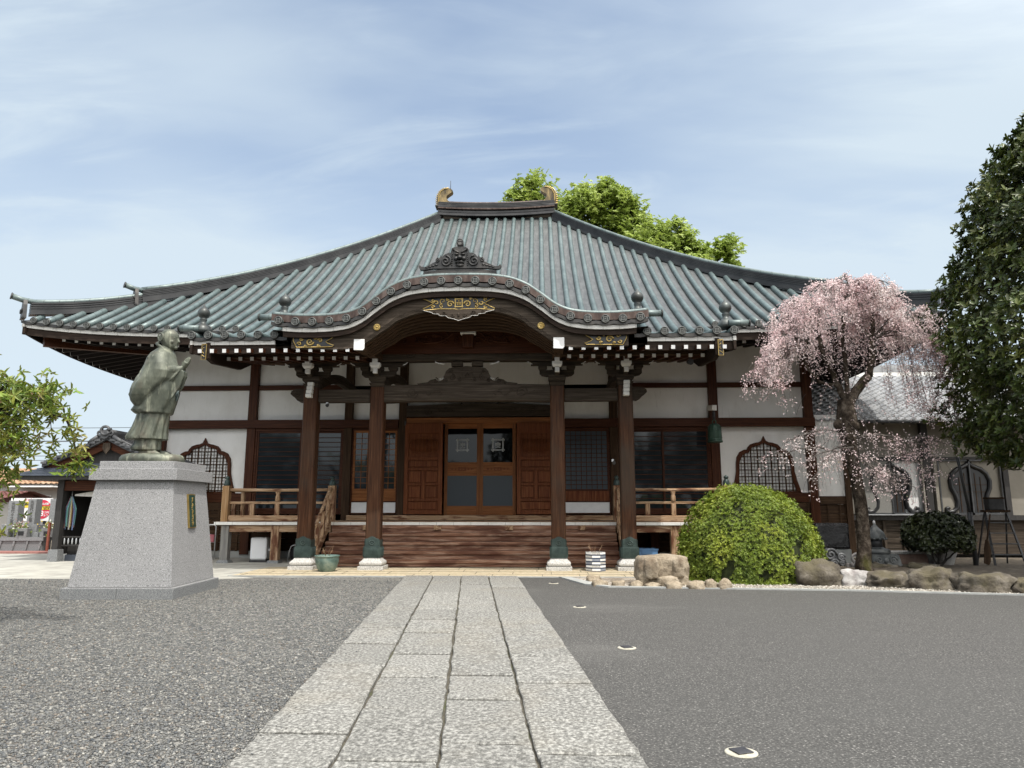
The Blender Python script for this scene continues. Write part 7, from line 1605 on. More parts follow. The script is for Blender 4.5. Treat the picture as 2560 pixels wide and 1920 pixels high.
# ---- young cherry reaching in at the left
def left_tree():
    c = (-9.3, 9.6, 0.0); t = thing('leafing_cherry', 'cherry tree with fresh green leaves and red flower stalks reaching in at the left edge', 'tree', c); r = random.Random(21)
    mb = MB(); limb(mb, (0, 0, -.1), (.5, -.1, 2.2), .26, .22, r, 8, .04, sides=12); a = limb(mb, (.5, -.1, 2.2), (1.75, -.5, 2.82), .20, .15, r, 8, .03, sides=12); b = limb(mb, a[-1], (2.3, -.6, 2.86), .13, .035, r, 6, .04, sides=10); limb(mb, (.5, -.1, 2.2), (.2, .8, 3.6), .16, .08, r); limb(mb, (.5, -.1, 2.2), (-.9, -.2, 3.6), .16, .08, r)
    TIPS = []
    def sub(p, q, r0, k, spread=.16):
        pts = limb(mb, p, q, r0, .006, r, 7, .08, sides=6)
        for pt in pts[1:]:
            for _ in range(k): TIPS.append(Vector(pt) + Vector((r.gauss(0, spread), r.gauss(0, spread), r.gauss(0, spread * .7))))
    W_ = lambda x, z, y=9.0: (x - c[0], y - c[1], z)
    for p, q, k in ((W_(-7.3, 2.9), W_(-6.5, 3.12), 7), (W_(-7.2, 2.9), W_(-7.0, 3.2), 7), (W_(-6.9, 2.95), W_(-6.25, 2.85, 8.8), 9), (W_(-7.1, 2.8), W_(-6.55, 2.45, 8.8), 8), (W_(-7.4, 2.75), W_(-6.75, 2.2, 8.9), 9), (W_(-7.4, 2.7), W_(-6.9, 1.75, 8.9), 10), (W_(-7.6, 2.7), W_(-7.05, 1.45, 9.0), 8),
                    (W_(-7.5, 2.8, 9.3), W_(-7.3, 2.3, 9.9), 8), (W_(-7.6, 2.7), W_(-7.15, 2.0, 9.3), 10), (W_(-7.2, 2.9), W_(-6.7, 2.9, 9.4), 8), (W_(-7.4, 2.9), W_(-7.6, 3.3, 9.2), 8), (W_(-7.9, 2.9), W_(-8.2, 3.5, 9.6), 8), (W_(-8.3, 2.9), W_(-9.0, 3.9, 9.6), 8), (W_(-8.8, 3.2), W_(-9.9, 3.9, 9.8), 8)): sub(p, q, .02, k)
    # the thin hooked branch on the right
    hk = [W_(-6.45, 2.72), W_(-6.2, 2.66), W_(-6.08, 2.45), W_(-6.02, 2.25), W_(-6.0, 2.05)]
    mb.tube([W_(-6.55, 2.95), *hk], [.03, .028, .016, .011, .007, .004], 7)
    for i, h in enumerate([W_(-6.5, 2.85)] + hk):
        for _ in range(9 if i != 2 else 6): TIPS.append(Vector(h) + Vector((r.gauss(0.03, .07), r.gauss(0, .07), r.gauss(-.01, .05))))
    for i in range(9): TIPS.append(Vector(W_(-6.32 + r.gauss(0, .05), 2.48 - i * .05)))
    mb.tube([W_(-6.42, 2.72), W_(-6.36, 2.45), W_(-6.32, 2.3), W_(-6.22, 2.18)], [.006, .005, .004, .003], 5)
    for i in range(14): TIPS.append(Vector(W_(-5.98 + r.gauss(0, .10), 2.02 + r.gauss(0, .06))))
    mb.build('trunk', [M['barkd']], t, local=True)
    P = np.array([tuple(v) for v in TIPS], dtype=np.float32)
    V, F = rosettes(P, unit(RNG.normal(size=P.shape) * .8 + [0, -.2, .1]), 5, 0.088, 0.032, 1.15, .35, .15, .55)
    tri_mesh('leaves', V, F, [M['leaf_young']], t, True)
    idx = RNG.random(len(P)) < .6; Q = P[idx]; V, F = rosettes(Q + [0, 0, -.01], unit(RNG.normal(size=Q.shape) + [0, 0, -.6]), 6, 0.035, 0.006, .9, .5, .1, .2)
    tri_mesh('flower_stalks', V, F, [M['calyx']], t, True)
OVAL[0] = True; left_tree(); OVAL[0] = False
# ---- tall tree behind the hall
def back_tree():
    c = (6.5, 46.0, 0.0); t = thing('fresh_green_tree', 'large spreading tree with fresh green leaves rising behind the temple roof', 'tree', c); r = random.Random(31)
    blobs = [(-.1, 22.6, 1.5), (-1.4, 21.6, 1.0), (-2.6, 21.5, .75), (1.4, 21.6, 1.5), (2.6, 21.0, 1.3), (4.0, 21.6, 1.7), (3.3, 19.6, 1.8), (5.6, 20.3, 1.5), (5.2, 18.4, 1.8), (7.2, 20.6, 1.2), (7.0, 18.7, 1.7), (9.1, 19.1, 1.3), (8.6, 17.6, 1.6), (10.6, 17.9, 1.1), (11.4, 18.5, .8), (2.9, 22.0, 1.1), (5.3, 21.9, 1.0), (6.4, 21.3, 1.2), (8.2, 20.3, 1.1), (10.2, 19.2, 1.0), (12.3, 17.9, 1.0), (13.4, 17.0, .7), (12.9, 16.9, .9), (11.5, 16.4, 1.4), (0.6, 19.6, 1.8), (9.6, 15.6, 2.0), (2.0, 17.0, 2.4), (6.4, 15.6, 2.8), (12.6, 14.6, 1.8), (-1.8, 19.0, 1.4)]
    mb = MB(); trunk = limb(mb, (0, 0, -.2), (.2, 0, 11), .6, .42, r, 8, .02, sides=12); P = []; N_ = []
    for x, z, R_ in blobs:
        y = r.uniform(-2.0, 2.0); q = Vector((x - c[0], y, z)); m = Vector((lerp(0, q.x, .45), y * .4, lerp(11, z, .55)))
        limb(mb, (.15, 0, 9.5 + r.uniform(-1, 1.5)), m, .22, .12, r, 5, .06, sides=7); limb(mb, m, q, .12, .03, r, 6, .08, sides=6)
        for j in range(int(115 * R_ * R_)):
            d = Vector((r.gauss(0, 1), r.gauss(0, 1), r.gauss(0, .8))).normalized(); p = q + d * R_ * (0.35 + .8 * r.random() ** .6); P.append(tuple(p)); N_.append((d.x, d.y, d.z + .8))
        for k in range(9):
            d = Vector((r.gauss(0, 1), r.gauss(0, 1), r.gauss(0, .8))).normalized(); e = q + d * R_ * .85; limb(mb, q, e, .035, .01, r, 4, .1, sides=4)
            for j in range(int(62 * R_)):
                f = r.random() ** .5; p = q.lerp(e, f) + Vector((r.gauss(0, .28), r.gauss(0, .28), r.gauss(0, .2))) * R_ * .55; P.append(tuple(p)); N_.append((d.x, d.y, d.z + .8))
    mb.build('trunk', [M['barkd']], t, local=True)
    P = np.array(P, dtype=np.float32); P = P[noise_np(P * 0.9) > -0.58]; N_ = np.ones_like(P) * [0, -.3, 1]; V, F = rosettes(P, unit(np.array(N_) + .5 * RNG.normal(size=P.shape)), 5, 0.23, 0.13, 1.2, .35, .15, .3)
    tri_mesh('crown', V, F, [M['leaf_far']], t, True); print('far tips', len(P))
back_tree()
# ================================================================ NEIGHBOURING BUILDINGS
def tiled_slope(mb, x0, x1, y0, z0, y1, z1, pitch=0.27, course=0.25, mi=0):
    """pantiles: S-curved columns with stepped courses, running up from (y0, z0) to (y1, z1)"""
    L = math.hypot(y1 - y0, z1 - z0); nc = int(L / course); nx = int((x1 - x0) / pitch); sub = 6
    dy, dz = (y1 - y0) / nc, (z1 - z0) / nc; nrm = Vector((0, -(z1 - z0), (y1 - y0))).normalized()
    for j in range(nc):
        for e in (0, 1):
            pass
        rows = []
        for (t, lift_) in ((0, 0.045), (1.04, 0.0)):
            row = []
            for i in range(nx * sub + 1):
                x = x0 + i * pitch / sub; ph = (i % sub) / sub; s_ = 0.022 * math.cos(2 * PI * ph) + (0.014 if ph > .7 else 0); h = s_ + lift_
                sc = 0.03 * math.sin(PI * ph) if t == 0 else 0
                y = y0 + dy * (j + t) - sc; z = z0 + dz * (j + t) - sc * dz / dy
                row.append((x, y + nrm.y * h, z + nrm.z * h))
            rows.append(row)
        mb.grid(rows, mi, True)
        mb.grid([[(p[0], p[1], p[2] - 0.05) for p in rows[0]], rows[0]], mi, False)
M['wallgrey'] = mat('greyed_plaster', [(0.20, 0.185, 0.155), (0.27, 0.25, 0.215)], scale=1.0, rough=0.95, stain=((0.22, 0.20, 0.17), 1.5, .5, .75, .5))
M['darkwood'] = mat('blackened_wood', [(0.012, 0.011, 0.011), (0.03, 0.027, 0.025)], scale=6, stretch=(8, 8, .6), rough=0.7)
M['kawara_dark'] = mat('dark_roof_tile', [(0.03, 0.031, 0.034), (0.06, 0.062, 0.066), (0.10, 0.102, 0.106)], scale=3, rough=0.55)
M['slate'] = mat('blue_black_metal_roof', [(0.035, 0.042, 0.055), (0.06, 0.07, 0.09)], scale=3, rough=0.45, metal=0.2)
M['kawara_light'] = mat('silver_roof_tile', [(0.17, 0.173, 0.18), (0.26, 0.264, 0.27), (0.36, 0.364, 0.37)], scale=2.5, rough=0.42, stain=((0.15, 0.155, 0.16), 1.5, .5, .7, .5))
def right_wing():
    w = thing('side_wing', 'low plastered side wing with silver grey tiled roof and bell-shaped windows right of the hall', 'building', (12.5, 24, 0)); HP2 = lambda n, mb, m, p=None, **k: mb.build(n, m, p or w, **k)
    # link bay next to the hall
    y = 21.95
    m = MB(); m.box(8.40, 9.16, y, y + .1, 1.84, 4.3); HP2('link_plaster', m, [M['plaster']])
    m = MB(); m.box(8.40, 9.16, y - .03, y + .1, 1.60, 1.84); HP2('link_rail', m, [M['brownx']])
    m = MB()
    for i in range(5): m.box(8.40, 9.16, y + .01 + .01 * (i % 2), y + .1, .2 + i * .28, .2 + i * .28 + .27)
    for x in (8.62, 8.98): m.box(x - .02, x + .02, y - .02, y + .0, .2, 1.6)
    HP2('link_boards', m, [M['brownx']])
    m = MB(); m.box(9.16, 9.34, y - .06, y + .16, .1, 4.3); HP2('link_post', m, [M['brownz']])
    # main wall of the wing
    y = 22.8
    m = MB(); m.box(9.3, 17.5, y + .06, y + .16, 2.98, 4.5); m.box(9.3, 9.95, y + .06, y + .16, 1.3, 2.98); m.box(14.42, 17.5, y + .06, y + .16, 0.2, 2.98); HP2('upper_wall', m, [M['wallgrey']])
    m = MB(); m.box(9.3, 17.5, y - .10, y + .06, 1.12, 1.27); HP2('sill_beam', m, [M['darkwood']])
    m = MB()
    for i in range(6): m.box(9.3, 12.0, y + .01 + .02 * (i % 2), y + .1, .1 + i * .17, .1 + i * .17 + .155)
    m.box(12.2, 17.5, y + .05, y + .1, .1, 1.12)
    HP2('lower_boards', m, [M['greyx']])
    for x in (10.62, 11.2): m = MB(); m.box(x - .04, x + .04, y - .04, y + .02, .0, 1.12); HP2('lower_post', m, [M['greyz']])
    for x, wd, mt in ((12.06, .20, 'darkwood'), (11.90, .05, 'wallgrey'), (12.30, .09, 'wallgrey'), (14.42, .16, 'darkwood'), (9.95, .12, 'darkwood')): m = MB(); m.box(x - wd / 2, x + wd / 2, y - .09, y + .1, 1.27, 4.3 if mt == 'darkwood' else 3.0); HP2('wing_post', m, [M[mt]])
    m = MB(); m.box(9.3, 17.5, y - .06, y + .1, 2.98, 3.06); HP2('window_head', m, [M['darkwood']])
    for x0, x1, dark in ((10.02, 11.86, 0), (12.42, 14.32, 1)):
        cx = (x0 + x1) / 2; m = MB(); m.box(x0, x1, y + .05, y + .08, 1.28, 2.98); win = HP2('bell_window', m, [M['wallgrey'] if dark else M['white_tip']])  # right window's white panel is greyed, its shade put into the colour
        m = MB(); half = [(.66, 1.36), (.74, 1.34), (.80, 1.40), (.80, 1.50), (.73, 1.56), (.66, 1.52), (.66, 1.45)]
        for s in (-1, 1):
            m.tube([(cx + s * a, y + .03, b) for a, b in ((.70, 1.46), (.74, 1.50), (.79, 1.47), (.79, 1.40), (.72, 1.36), (.58, 1.38), (.46, 1.50), (.43, 1.68), (.48, 1.88), (.58, 2.10), (.60, 2.32), (.52, 2.54), (.36, 2.68), (.20, 2.74), (.08, 2.80), (0, 2.88))], [.05, .05, .055, .06, .065] + [.070] * 11, 10)
        HP2('curved_frame', m, [M['black']], win)
        m = MB(); pl = [(.40, 1.34), (.40, 1.68), (.46, 1.90), (.55, 2.10), (.57, 2.32), (.48, 2.52), (.33, 2.65), (.1, 2.74)]; m.prism([(cx - a, b) for a, b in pl] + [(cx + a, b) for a, b in pl[::-1]], y + .035, y + .048); HP2('dark_opening', m, [M['black']], win)
        m = MB()
        for k in range(-2, 3): m.box(cx + k * .16 - .01, cx + k * .16 + .01, y + .022, y + .034, 1.36, 2.68 - abs(k) * .12)
        for z in (1.98, 2.20): m.box(cx - .5, cx + .5, y + .024, y + .033, z - .01, z + .01)
        HP2('muntins', m, [M['brownx']], win)
        m = MB()
        for a, b in ((x0, cx + .02), (cx - .02, x1)):
            for q in ((a, a + .04, 1.28, 2.98), (b - .04, b, 1.28, 2.98), (a, b, 1.28, 1.34), (a, b, 2.93, 2.98)): m.box(q[0], q[1], y - .04 + (.03 if a == x0 else 0), y - .015 + (.03 if a == x0 else 0), q[2], q[3])
        HP2('sliding_sash', m, [M['steel_dull']], win)
        if not dark: m = MB(); m.box(x0 + .04, cx - .02, y - .012, y - .008, 1.34, 2.93); HP2('insect_screen', m, [M['screen']], win)
    m = MB(); m.box(9.9, 12.0, y - .22, y - .05, 1.27, 1.30); HP2('window_ledge', m, [M['steel']])
    # roof
    m = MB(); tiled_slope(m, 8.4, 17.4, 21.95, 4.13, 26.3, 6.30); HP2('tiled_roof', m, [M['kawara_light']], fix=False)
    m = MB(); m.box(8.4, 17.4, 26.2, 26.5, 6.15, 6.40)
    HP2('roof_ridge', m, [M['white']])
    m = MB()
    for i in range(5): m.box(8.9, 17.5, 26.55 + .1 * i, 26.9 + .1 * i, 6.34 + .10 * i, 6.42 + .10 * i)
    HP2('upper_ridge_courses', m, [M['kawara_light']])
    m = MB(); m.add([(8.4, 21.95, 4.12), (17.4, 21.95, 4.12), (17.4, 26.4, 6.25), (8.4, 26.4, 6.25), (8.4, 22.0, 4.06), (17.4, 22.0, 4.06), (17.4, 26.4, 6.1), (8.4, 26.4, 6.1)], [(0, 1, 5, 4), (4, 5, 6, 7), (0, 4, 7, 3), (1, 2, 6, 5)]); HP2('roof_boarding', m, [M['darkwood']])
    x = 9.6
    while x < 17: m = MB(); m.beam((x, 22.0, 4.04), (x, 23.0, 4.5), .07, .09); HP2('rafter', m, [M['darkwood']]); x += .9
    m = MB(); m.tube([(9.9, 21.93, 4.08), (17.4, 21.93, 4.06)], .05, 8); HP2('gutter', m, [M['steel_dull']])
    m = MB(); m.box(9.3, 17.5, 27.5, 27.6, 0, 6.2); m.box(17.4, 17.5, 22.86, 27.5, 0, 5.0); HP2('rear_walls', m, [M['wallgrey']])
M['screen'] = mat('insect_screen', [(0.19, 0.185, 0.17), (0.22, 0.215, 0.20)], scale=30, rough=0.9)
right_wing()
def left_shrine():
    c = (-12.3, 20.6, 0); w = thing('roadside_shrine', 'small dark timber shrine with a gabled tile roof and lean-to left of the pedestal', 'shrine', c); HP3 = lambda n, mb, m, p=None, **k: mb.build(n, m, p or w, **k)
    y0 = 20.0
    # gable roof with its end facing the yard
    ax, az = -12.35, 3.50
    m = MB()
    for s in (-1, 1):
        rows = []
        for j in range(9):
            t = j / 8; xx = ax + s * 1.80 * t; zz = az - 0.92 * t + 0.14 * t * t
            rows.append([(xx, y0 - .25, zz), (xx, y0 + 3.2, zz)])
        m.grid(rows, 0, False); m.grid([[(p[0], p[1], p[2] - .09) for p in r_] for r_ in rows], 0, False); m.grid([[r_[0] for r_ in rows], [(r_[0][0], r_[0][1], r_[0][2] - .09) for r_ in rows]], 0, False)
        for k in range(11):
            yy = y0 - .22 + k * .33; m.tube([(ax + s * 1.80 * j / 8, yy, az - .92 * j / 8 + .14 * (j / 8) ** 2 + .025) for j in range(9)], .05, 7)
        for j in range(12): t = (j + .5) / 12; m.box(ax + s * 1.8 * t - .085, ax + s * 1.8 * t + .085, y0 - .30, y0 - .1, az - .92 * t + .14 * t * t - .02, az - .92 * t + .14 * t * t + .045)
    HP3('gable_tiles', m, [M['kawara_dark']], fix=False)
    m = MB(); m.box(ax - .10, ax + .10, y0 - .2, y0 + 3.1, az - .02, az + .10); m.tube([(ax, y0 - .22, az + .14), (ax, y0 + 3.1, az + .14)], .085, 10); rg = HP3('ridge', m, [M['kawara_dark']])
    m = MB(); m.tube([(ax, y0 - .2, az + .06), (ax, y0 - .34, az + .06)], .13, 16)
    for s in (-1, 1): m.tube([(ax + a, y0 - .30, az + b) for a, b in spiral(s * .16, .10, .11, 1.4, PI / 2, 16, .15, s)], .035, 7); m.tube([(ax + s * .22, y0 - .27, az), (ax + s * .42, y0 - .27, az - .12), (ax + s * .5, y0 - .27, az - .18)], [.06, .05, .03], 7)
    m.tube([(ax + .12 * math.cos(a_ * .5), y0 - .33, az + .16 + .12 * math.sin(a_ * .5)) for a_ in range(13)], .04, 7); HP3('ridge_end_tile', m, [M['kawara_dark']], rg)
    for s in (-1, 1):
        m = MB(); pts = [(ax, az - .08), (ax + s * .9, az - .50), (ax + s * 1.72, az - .84), (ax + s * 1.70, az - 1.05), (ax + s * .9, az - .74), (ax, az - .32)]; m.prism(pts, y0 - .14, y0 - .06); HP3('gable_bargeboard', m, [M['redx']])
    m = MB(); m.prism([(ax - .10, az - .18), (ax + .10, az - .18), (ax + .12, az - .33), (ax + .06, az - .42), (ax, az - .50), (ax - .06, az - .42), (ax - .12, az - .33)], y0 - .20, y0 - .15); HP3('gable_pendant', m, [M['greyz']])
    m = MB(); m.prism([(ax - 1.5, 2.55), (ax + 1.5, 2.55), (ax, az - .12)], y0 + .0, y0 + .08); HP3('gable_board', m, [M['darkwood']])
    # hipped metal lean-to
    m = MB(); e = [(-14.9, 19.55, 2.38), (-10.2, 19.55, 2.38), (-10.2, 23.4, 2.38), (-14.9, 23.4, 2.38)]; u = [(-13.75, 20.05, 2.78), (-10.6, 20.05, 2.78), (-10.6, 23.0, 2.78), (-13.75, 23.0, 2.78)]
    n = 8
    for a, b, c_, d in ((0, 1, 1, 0), (3, 0, 0, 3), (1, 2, 2, 1)):
        for k in range(n):
            q0, q1 = k / n, (k + 1) / n; L_ = lambda p, q, t: tuple(lerp(p[i], q[i], t) for i in range(3))
            A_, B_, C_, D_ = L_(e[a], u[a], q0), L_(e[b], u[b], q0), L_(e[b], u[b], q1), L_(e[a], u[a], q1)
            up = .022; m.add([(A_[0], A_[1], A_[2] + up), (B_[0], B_[1], B_[2] + up), C_, D_], [(0, 1, 2, 3)]); m.add([A_, B_, (B_[0], B_[1], B_[2] + up), (A_[0], A_[1], A_[2] + up)], [(0, 1, 2, 3)])
    HP3('lean_to_roof', m, [M['slate']], fix=False)
    m = MB(); m.box(-14.85, -10.25, 19.60, 23.3, 2.28, 2.375); HP3('lean_to_eave', m, [M['darkwood']])
    for x, yy in ((-13.67, 20.05), (-10.9, 20.05), (-13.67, 22.6), (-10.9, 22.6)):
        m = MB(); m.box(x - .09, x + .09, yy - .09, yy + .09, .30, 2.3); po = HP3('post', m, [M['darkwood']])
        m = MB(); m.frus(x, yy, .145, .14, 0, .135, .13, .34); HP3('post_stone', m, [M['granite_dark']], po)
    m = MB(); m.box(-13.6, -10.9, 20.0, 20.1, 1.98, 2.26); HP3('lintel', m, [M['redx']])
    m = MB(); m.box(-13.72, -13.62, 20.12, 22.6, .2, 2.3); m.box(-13.6, -10.95, 22.5, 22.6, .2, 2.3); m.box(-10.98, -10.9, 20.1, 22.5, .2, 2.3); HP3('inner_walls', m, [M['darkwood']])
    for z in (0.9, 1.5): m = MB(); m.box(-13.6, -11, 22.44, 22.5, z, z + .06); HP3('shelf_rail', m, [M['brownx']])
    m = MB(); m.box(-13.55, -10.9, 20.35, 22.5, .0, .44); m.box(-13.55, -10.9, 20.33, 20.35, .44, .47); HP3('raised_floor', m, [M['darkwood']])
    m = MB()
    for k in range(6): m.box(-13.5 + k * .46, -13.5 + k * .46 + .44, 20.20, 20.36, 0, .18)
    HP3('floor_tiles', m, [M['slate']])
    rl = MB(); rl.box(-13.58, -11.0, 20.12, 20.17, .66, .70); rl.box(-13.58, -11.0, 20.12, 20.17, .42, .46); rr_ = HP3('low_railing', rl, [M['darkwood']])
    for k in range(22): m = MB(); x = -13.52 + k * .115; m.lathe([(.012, .46), (.02, .50), (.026, .56), (.02, .62), (.012, .66)], (x, 20.145, 0), 8); HP3('baluster', m, [M['steel']], rr_)
    m = MB(); m.prism([(-13.45, 1.83), (-12.6, 1.80), (-12.6, 2.0), (-13.0, 1.95), (-13.45, 1.88)], 20.3, 20.32); HP3('white_curtain', m, [M['white']])
    # strings of folded paper cranes
    t = thing('paper_crane_garland', 'hanging bundle of colourful folded paper crane strings inside the small shrine', 'garland', (-13.50, 20.25, 1.85)); r = random.Random(3)
    cols = [(.55, .12, .15), (.15, .25, .55), (.12, .45, .45), (.6, .6, .58), (.6, .5, .15), (.35, .2, .45), (.2, .45, .3), (.6, .35, .4)]
    for i, cc in enumerate(cols):
        M['pc%d' % i] = mat('paper_%d' % i, [tuple(v * .55 + .06 for v in cc), tuple(v * .5 + .10 for v in cc)], scale=4, rough=0.8)
    for i in range(18):
        m = MB(); a = r.uniform(0, 2 * PI); R_ = r.uniform(.03, .17); L_ = r.uniform(.75, .95)
        for k in range(20):
            f = k / 20; rr2 = R_ * min(1, f * 2.2 + .15) * (1 - .25 * max(0, f - .6)); m.sph((rr2 * math.cos(a), rr2 * math.sin(a) * .6, -f * L_ - .06), .022, .022, .03, 5, 4)
        m.build('crane_string', [M['pc%d' % (i % 8)]], t, local=True)
    m = MB(); m.tube([(0, 0, .12), (0, 0, -.1)], .01, 6); m.build('hanger', [M['steel']], t, local=True)
    # offering flowers
    t = thing('altar_flowers', 'bunch of yellow and white flowers behind the shrine railing', 'flowers', (-12.55, 20.6, .47)); C = RNG.normal(size=(60, 3)) * [.13, .1, .12] + [0, 0, .38]
    V, F = rosettes(C, unit(RNG.normal(size=C.shape)), 7, .035, .02, 1.1); tri_mesh('petals', V, F, [M['yellow']], t, True)
    C = RNG.normal(size=(60, 3)) * [.15, .1, .14] + [0, 0, .3]; V, F = rosettes(C, unit(RNG.normal(size=C.shape)), 4, .08, .025, .8); tri_mesh('leaves', V, F, [M['leaf_azalea']], t, True)
    m = MB(); m.lathe([(.05, 0), (.08, .1), (.06, .22)], (0, 0, 0), 12); m.build('vase', [M['steel']], t, local=True)
M['yellow'] = mat('yellow_petal', [(.55, .38, .04), (.7, .55, .12)], scale=6, rough=.6, island=.2)
M['whitep'] = mat('white_petal', [(.66, .64, .60), (.75, .74, .70)], scale=6, rough=.6, island=.15)
M['pinkp'] = mat('faded_pink_petal', [(.35, .16, .14), (.5, .30, .26)], scale=6, rough=.7, island=.3)
left_shrine()
# ================================================================ GRAVES, SIGN, HOUSES, WIRES AT THE FAR LEFT
def text(body, size, loc, m, name, parent=None, align='CENTER', ext=0.004, xs=1.0, rx=PI / 2):
    cu = bpy.data.curves.new(name, 'FONT'); cu.body = body; cu.size = size; cu.extrude = ext; cu.align_x = align; cu.align_y = 'CENTER'; cu.offset = 0.006 * size * 3
    o = bpy.data.objects.new(name, cu); S.collection.objects.link(o); bpy.context.view_layer.update()
    me = bpy.data.meshes.new_from_object(o.evaluated_get(bpy.context.evaluated_depsgraph_get())); bpy.data.objects.remove(o)
    me.transform(Matrix.Diagonal((xs, 1, 1, 1))); me.transform(Matrix.Rotation(rx, 4, 'X')); me.materials.clear()
    q = link(name, me, [m], parent, True); q.location = loc; return q
def far_left():
    # kerb wall with raked panels, and the grave plots on it
    w = thing('grave_plot_wall', 'long low dark granite plot wall below the gravestones at the far left', 'wall', (-18.4, 24.2, 0))
    m = MB(); m.box(-3.2, 1.4, 0, .5, .38, .50); m.build('coping', [M['granite_mid']], w, local=True)
    m = MB(); m.box(-3.15, 1.35, .05, .5, .04, .38)
    for k in range(10): x = -3.0 + k * .47; m.prism([(x, .05), (x + .07, .05), (x + .13, .37), (x + .06, .37)], .01, .05)
    m.build('wall_face', [M['granite_dark']], w, local=True)
    m = MB(); m.box(-3.2, 1.4, -.02, .5, -.02, .04); m.build('plinth', [M['granite_mid']], w, local=True)
    sheet('red_paving', [(-24, 22.9), (-16.2, 23.4), (-16.4, 24.15), (-24, 24.1)], 0.05, 'redpave', 0.08)
    labs = ['grey gravestone with engraved characters, leftmost in the front row', 'grey gravestone standing left of the one before the red circle of the sign', 'tall gravestone overlapping the red circle of the sign']
    for i, (x, wd, h, lb) in enumerate(((-18.62, .30, 1.22, labs[0]), (-17.95, .22, 1.28, labs[1]), (-17.05, .46, 1.28, labs[2]))):
        t = thing('gravestone', lb, 'gravestone', (x + .15, 24.75, .5), 'gravestones in the front row')
        m = MB(); m.box(-.42, .42, -.3, .3, 0, .16); m.box(-.30, .30, -.22, .22, .16, .42); m.build('tiered_base', [M['granite_mid']], t, bevel=.008, local=True)
        m = MB(); m.box(-wd / 2 - .03, wd / 2 + .03, -.16, .16, .42, h + .02); st = m.build('upright_stone', [M['granite_mid']], t, bevel=.012, local=True)
        for k in range(6): text('先祖代々之墓'[k], .13, (0, -.165, h - .10 - k * .125), M['etchstone'], 'engraved_characters', st, ext=.002)
        m = MB(); m.box(-.2, .2, -.55, -.3, 0, .30); m.build('incense_stand', [M['granite_dark']], t, bevel=.01, local=True)
        m = MB(); m.box(-.10, .10, -.56, -.54, .06, .20); m.build('incense_opening', [M['black']], t, local=True)
    fl = [(-19.15, 'yellow', 'yellow and white grave flowers at the left edge of the photo'), (-18.0, 'pinkp', 'faded pink grave flowers beside the left gravestone'), (-16.9, 'yellow', 'small yellow and white grave flowers before the red post'), (-16.35, 'whitep', 'white grave flowers at the corner beside the shrine post')]
    for x, cm, lb in fl:
        t = thing('grave_flowers', lb, 'flowers', (x, 24.35, .5), 'grave flower bunches')
        C = RNG.normal(size=(70, 3)) * [.16, .09, .09] + [0, 0, .38]; V, F = rosettes(C, unit(RNG.normal(size=C.shape)), 7, .04, .022, 1.1); mi = (RNG.random(70) < .45).astype(int).repeat(14)
        tri_mesh('petals', V, F, [M[cm], M['whitep']], t, True, mi=mi)
        C = RNG.normal(size=(60, 3)) * [.16, .09, .12] + [0, 0, .28]; V, F = rosettes(C, unit(RNG.normal(size=C.shape)), 4, .09, .03, .8); tri_mesh('leaves', V, F, [M['leaf_azalea']], t, True)
        m = MB(); m.lathe([(.05, 0), (.06, .2)], (0, 0, 0), 10); m.build('flower_vase', [M['steel']], t, local=True)
    # sign board
    t = thing('price_sign', 'white advertising sign board with a red circle reading 148 behind the gravestones', 'sign', (-19.55, 27.0, 0)); sx_ = lambda u: (u - 78) * .01585; szz = lambda v: 1.435 - (v - 1273) * .01515
    m = MB(); m.box(-.85, .80, 0, .05, 1.0, 1.86); m.build('sign_board', [M['signwhite']], t, local=True)
    m = MB(); m.tube([(.42, -.012, 1.435), (.42, -.001, 1.435)], .36, 40); m.build('red_circle', [M['signred']], t, local=True)
    m = MB(); m.box(.08, .76, -.02, -.013, 1.42, 1.56); m.build('yellow_band', [M['signyellow']], t, local=True)
    text('墓石付完成墓', .085, (.42, -.016, 1.64), M['signwhite'], 'sign_text', t, ext=.003)
    text('1.00㎡', .15, (.24, -.024, 1.49), M['signblack'], 'sign_text', t, ext=.002); text('永代使用料', .055, (.60, -.024, 1.52), M['signblack'], 'sign_text', t, ext=.002); text('墓石工事', .055, (.60, -.024, 1.455), M['signblack'], 'sign_text', t, ext=.002)
    text('148', .27, (.30, -.016, 1.27), M['signwhite'], 'sign_text', t, ext=.004); text('万円', .09, (.62, -.016, 1.31), M['signwhite'], 'sign_text', t, ext=.003); text('より', .09, (.60, -.016, 1.20), M['signwhite'], 'sign_text', t, ext=.003)
    m = MB(); m.box(-.30, .0, -.008, -.001, 1.50, 1.72); m.build('yellow_block', [M['signyellow']], t, local=True)
    text('セット', .12, (-.15, -.008, 1.79), M['signred'], 'sign_text', t, ext=.003); text('墓石付', .08, (-.15, -.014, 1.62), M['signblack'], 'sign_text', t, ext=.003)
    for x in (-.6, .5): m = MB(); m.box(x - .04, x + .04, .05, .13, 0, 1.8); m.build('sign_post', [M['darksteel']], t, local=True)
    t = thing('rusty_post', 'rust-red square post standing before the sign and gravestones', 'post', (-16.75, 24.1, .0)); m = MB(); m.box(-.035, .035, -.03, .03, 0, .98); m.build('post_shaft', [M['rust']], t, local=True); m = MB(); m.box(-.04, .04, -.035, .035, .98, 1.0); m.build('post_cap', [M['rust']], t, local=True)
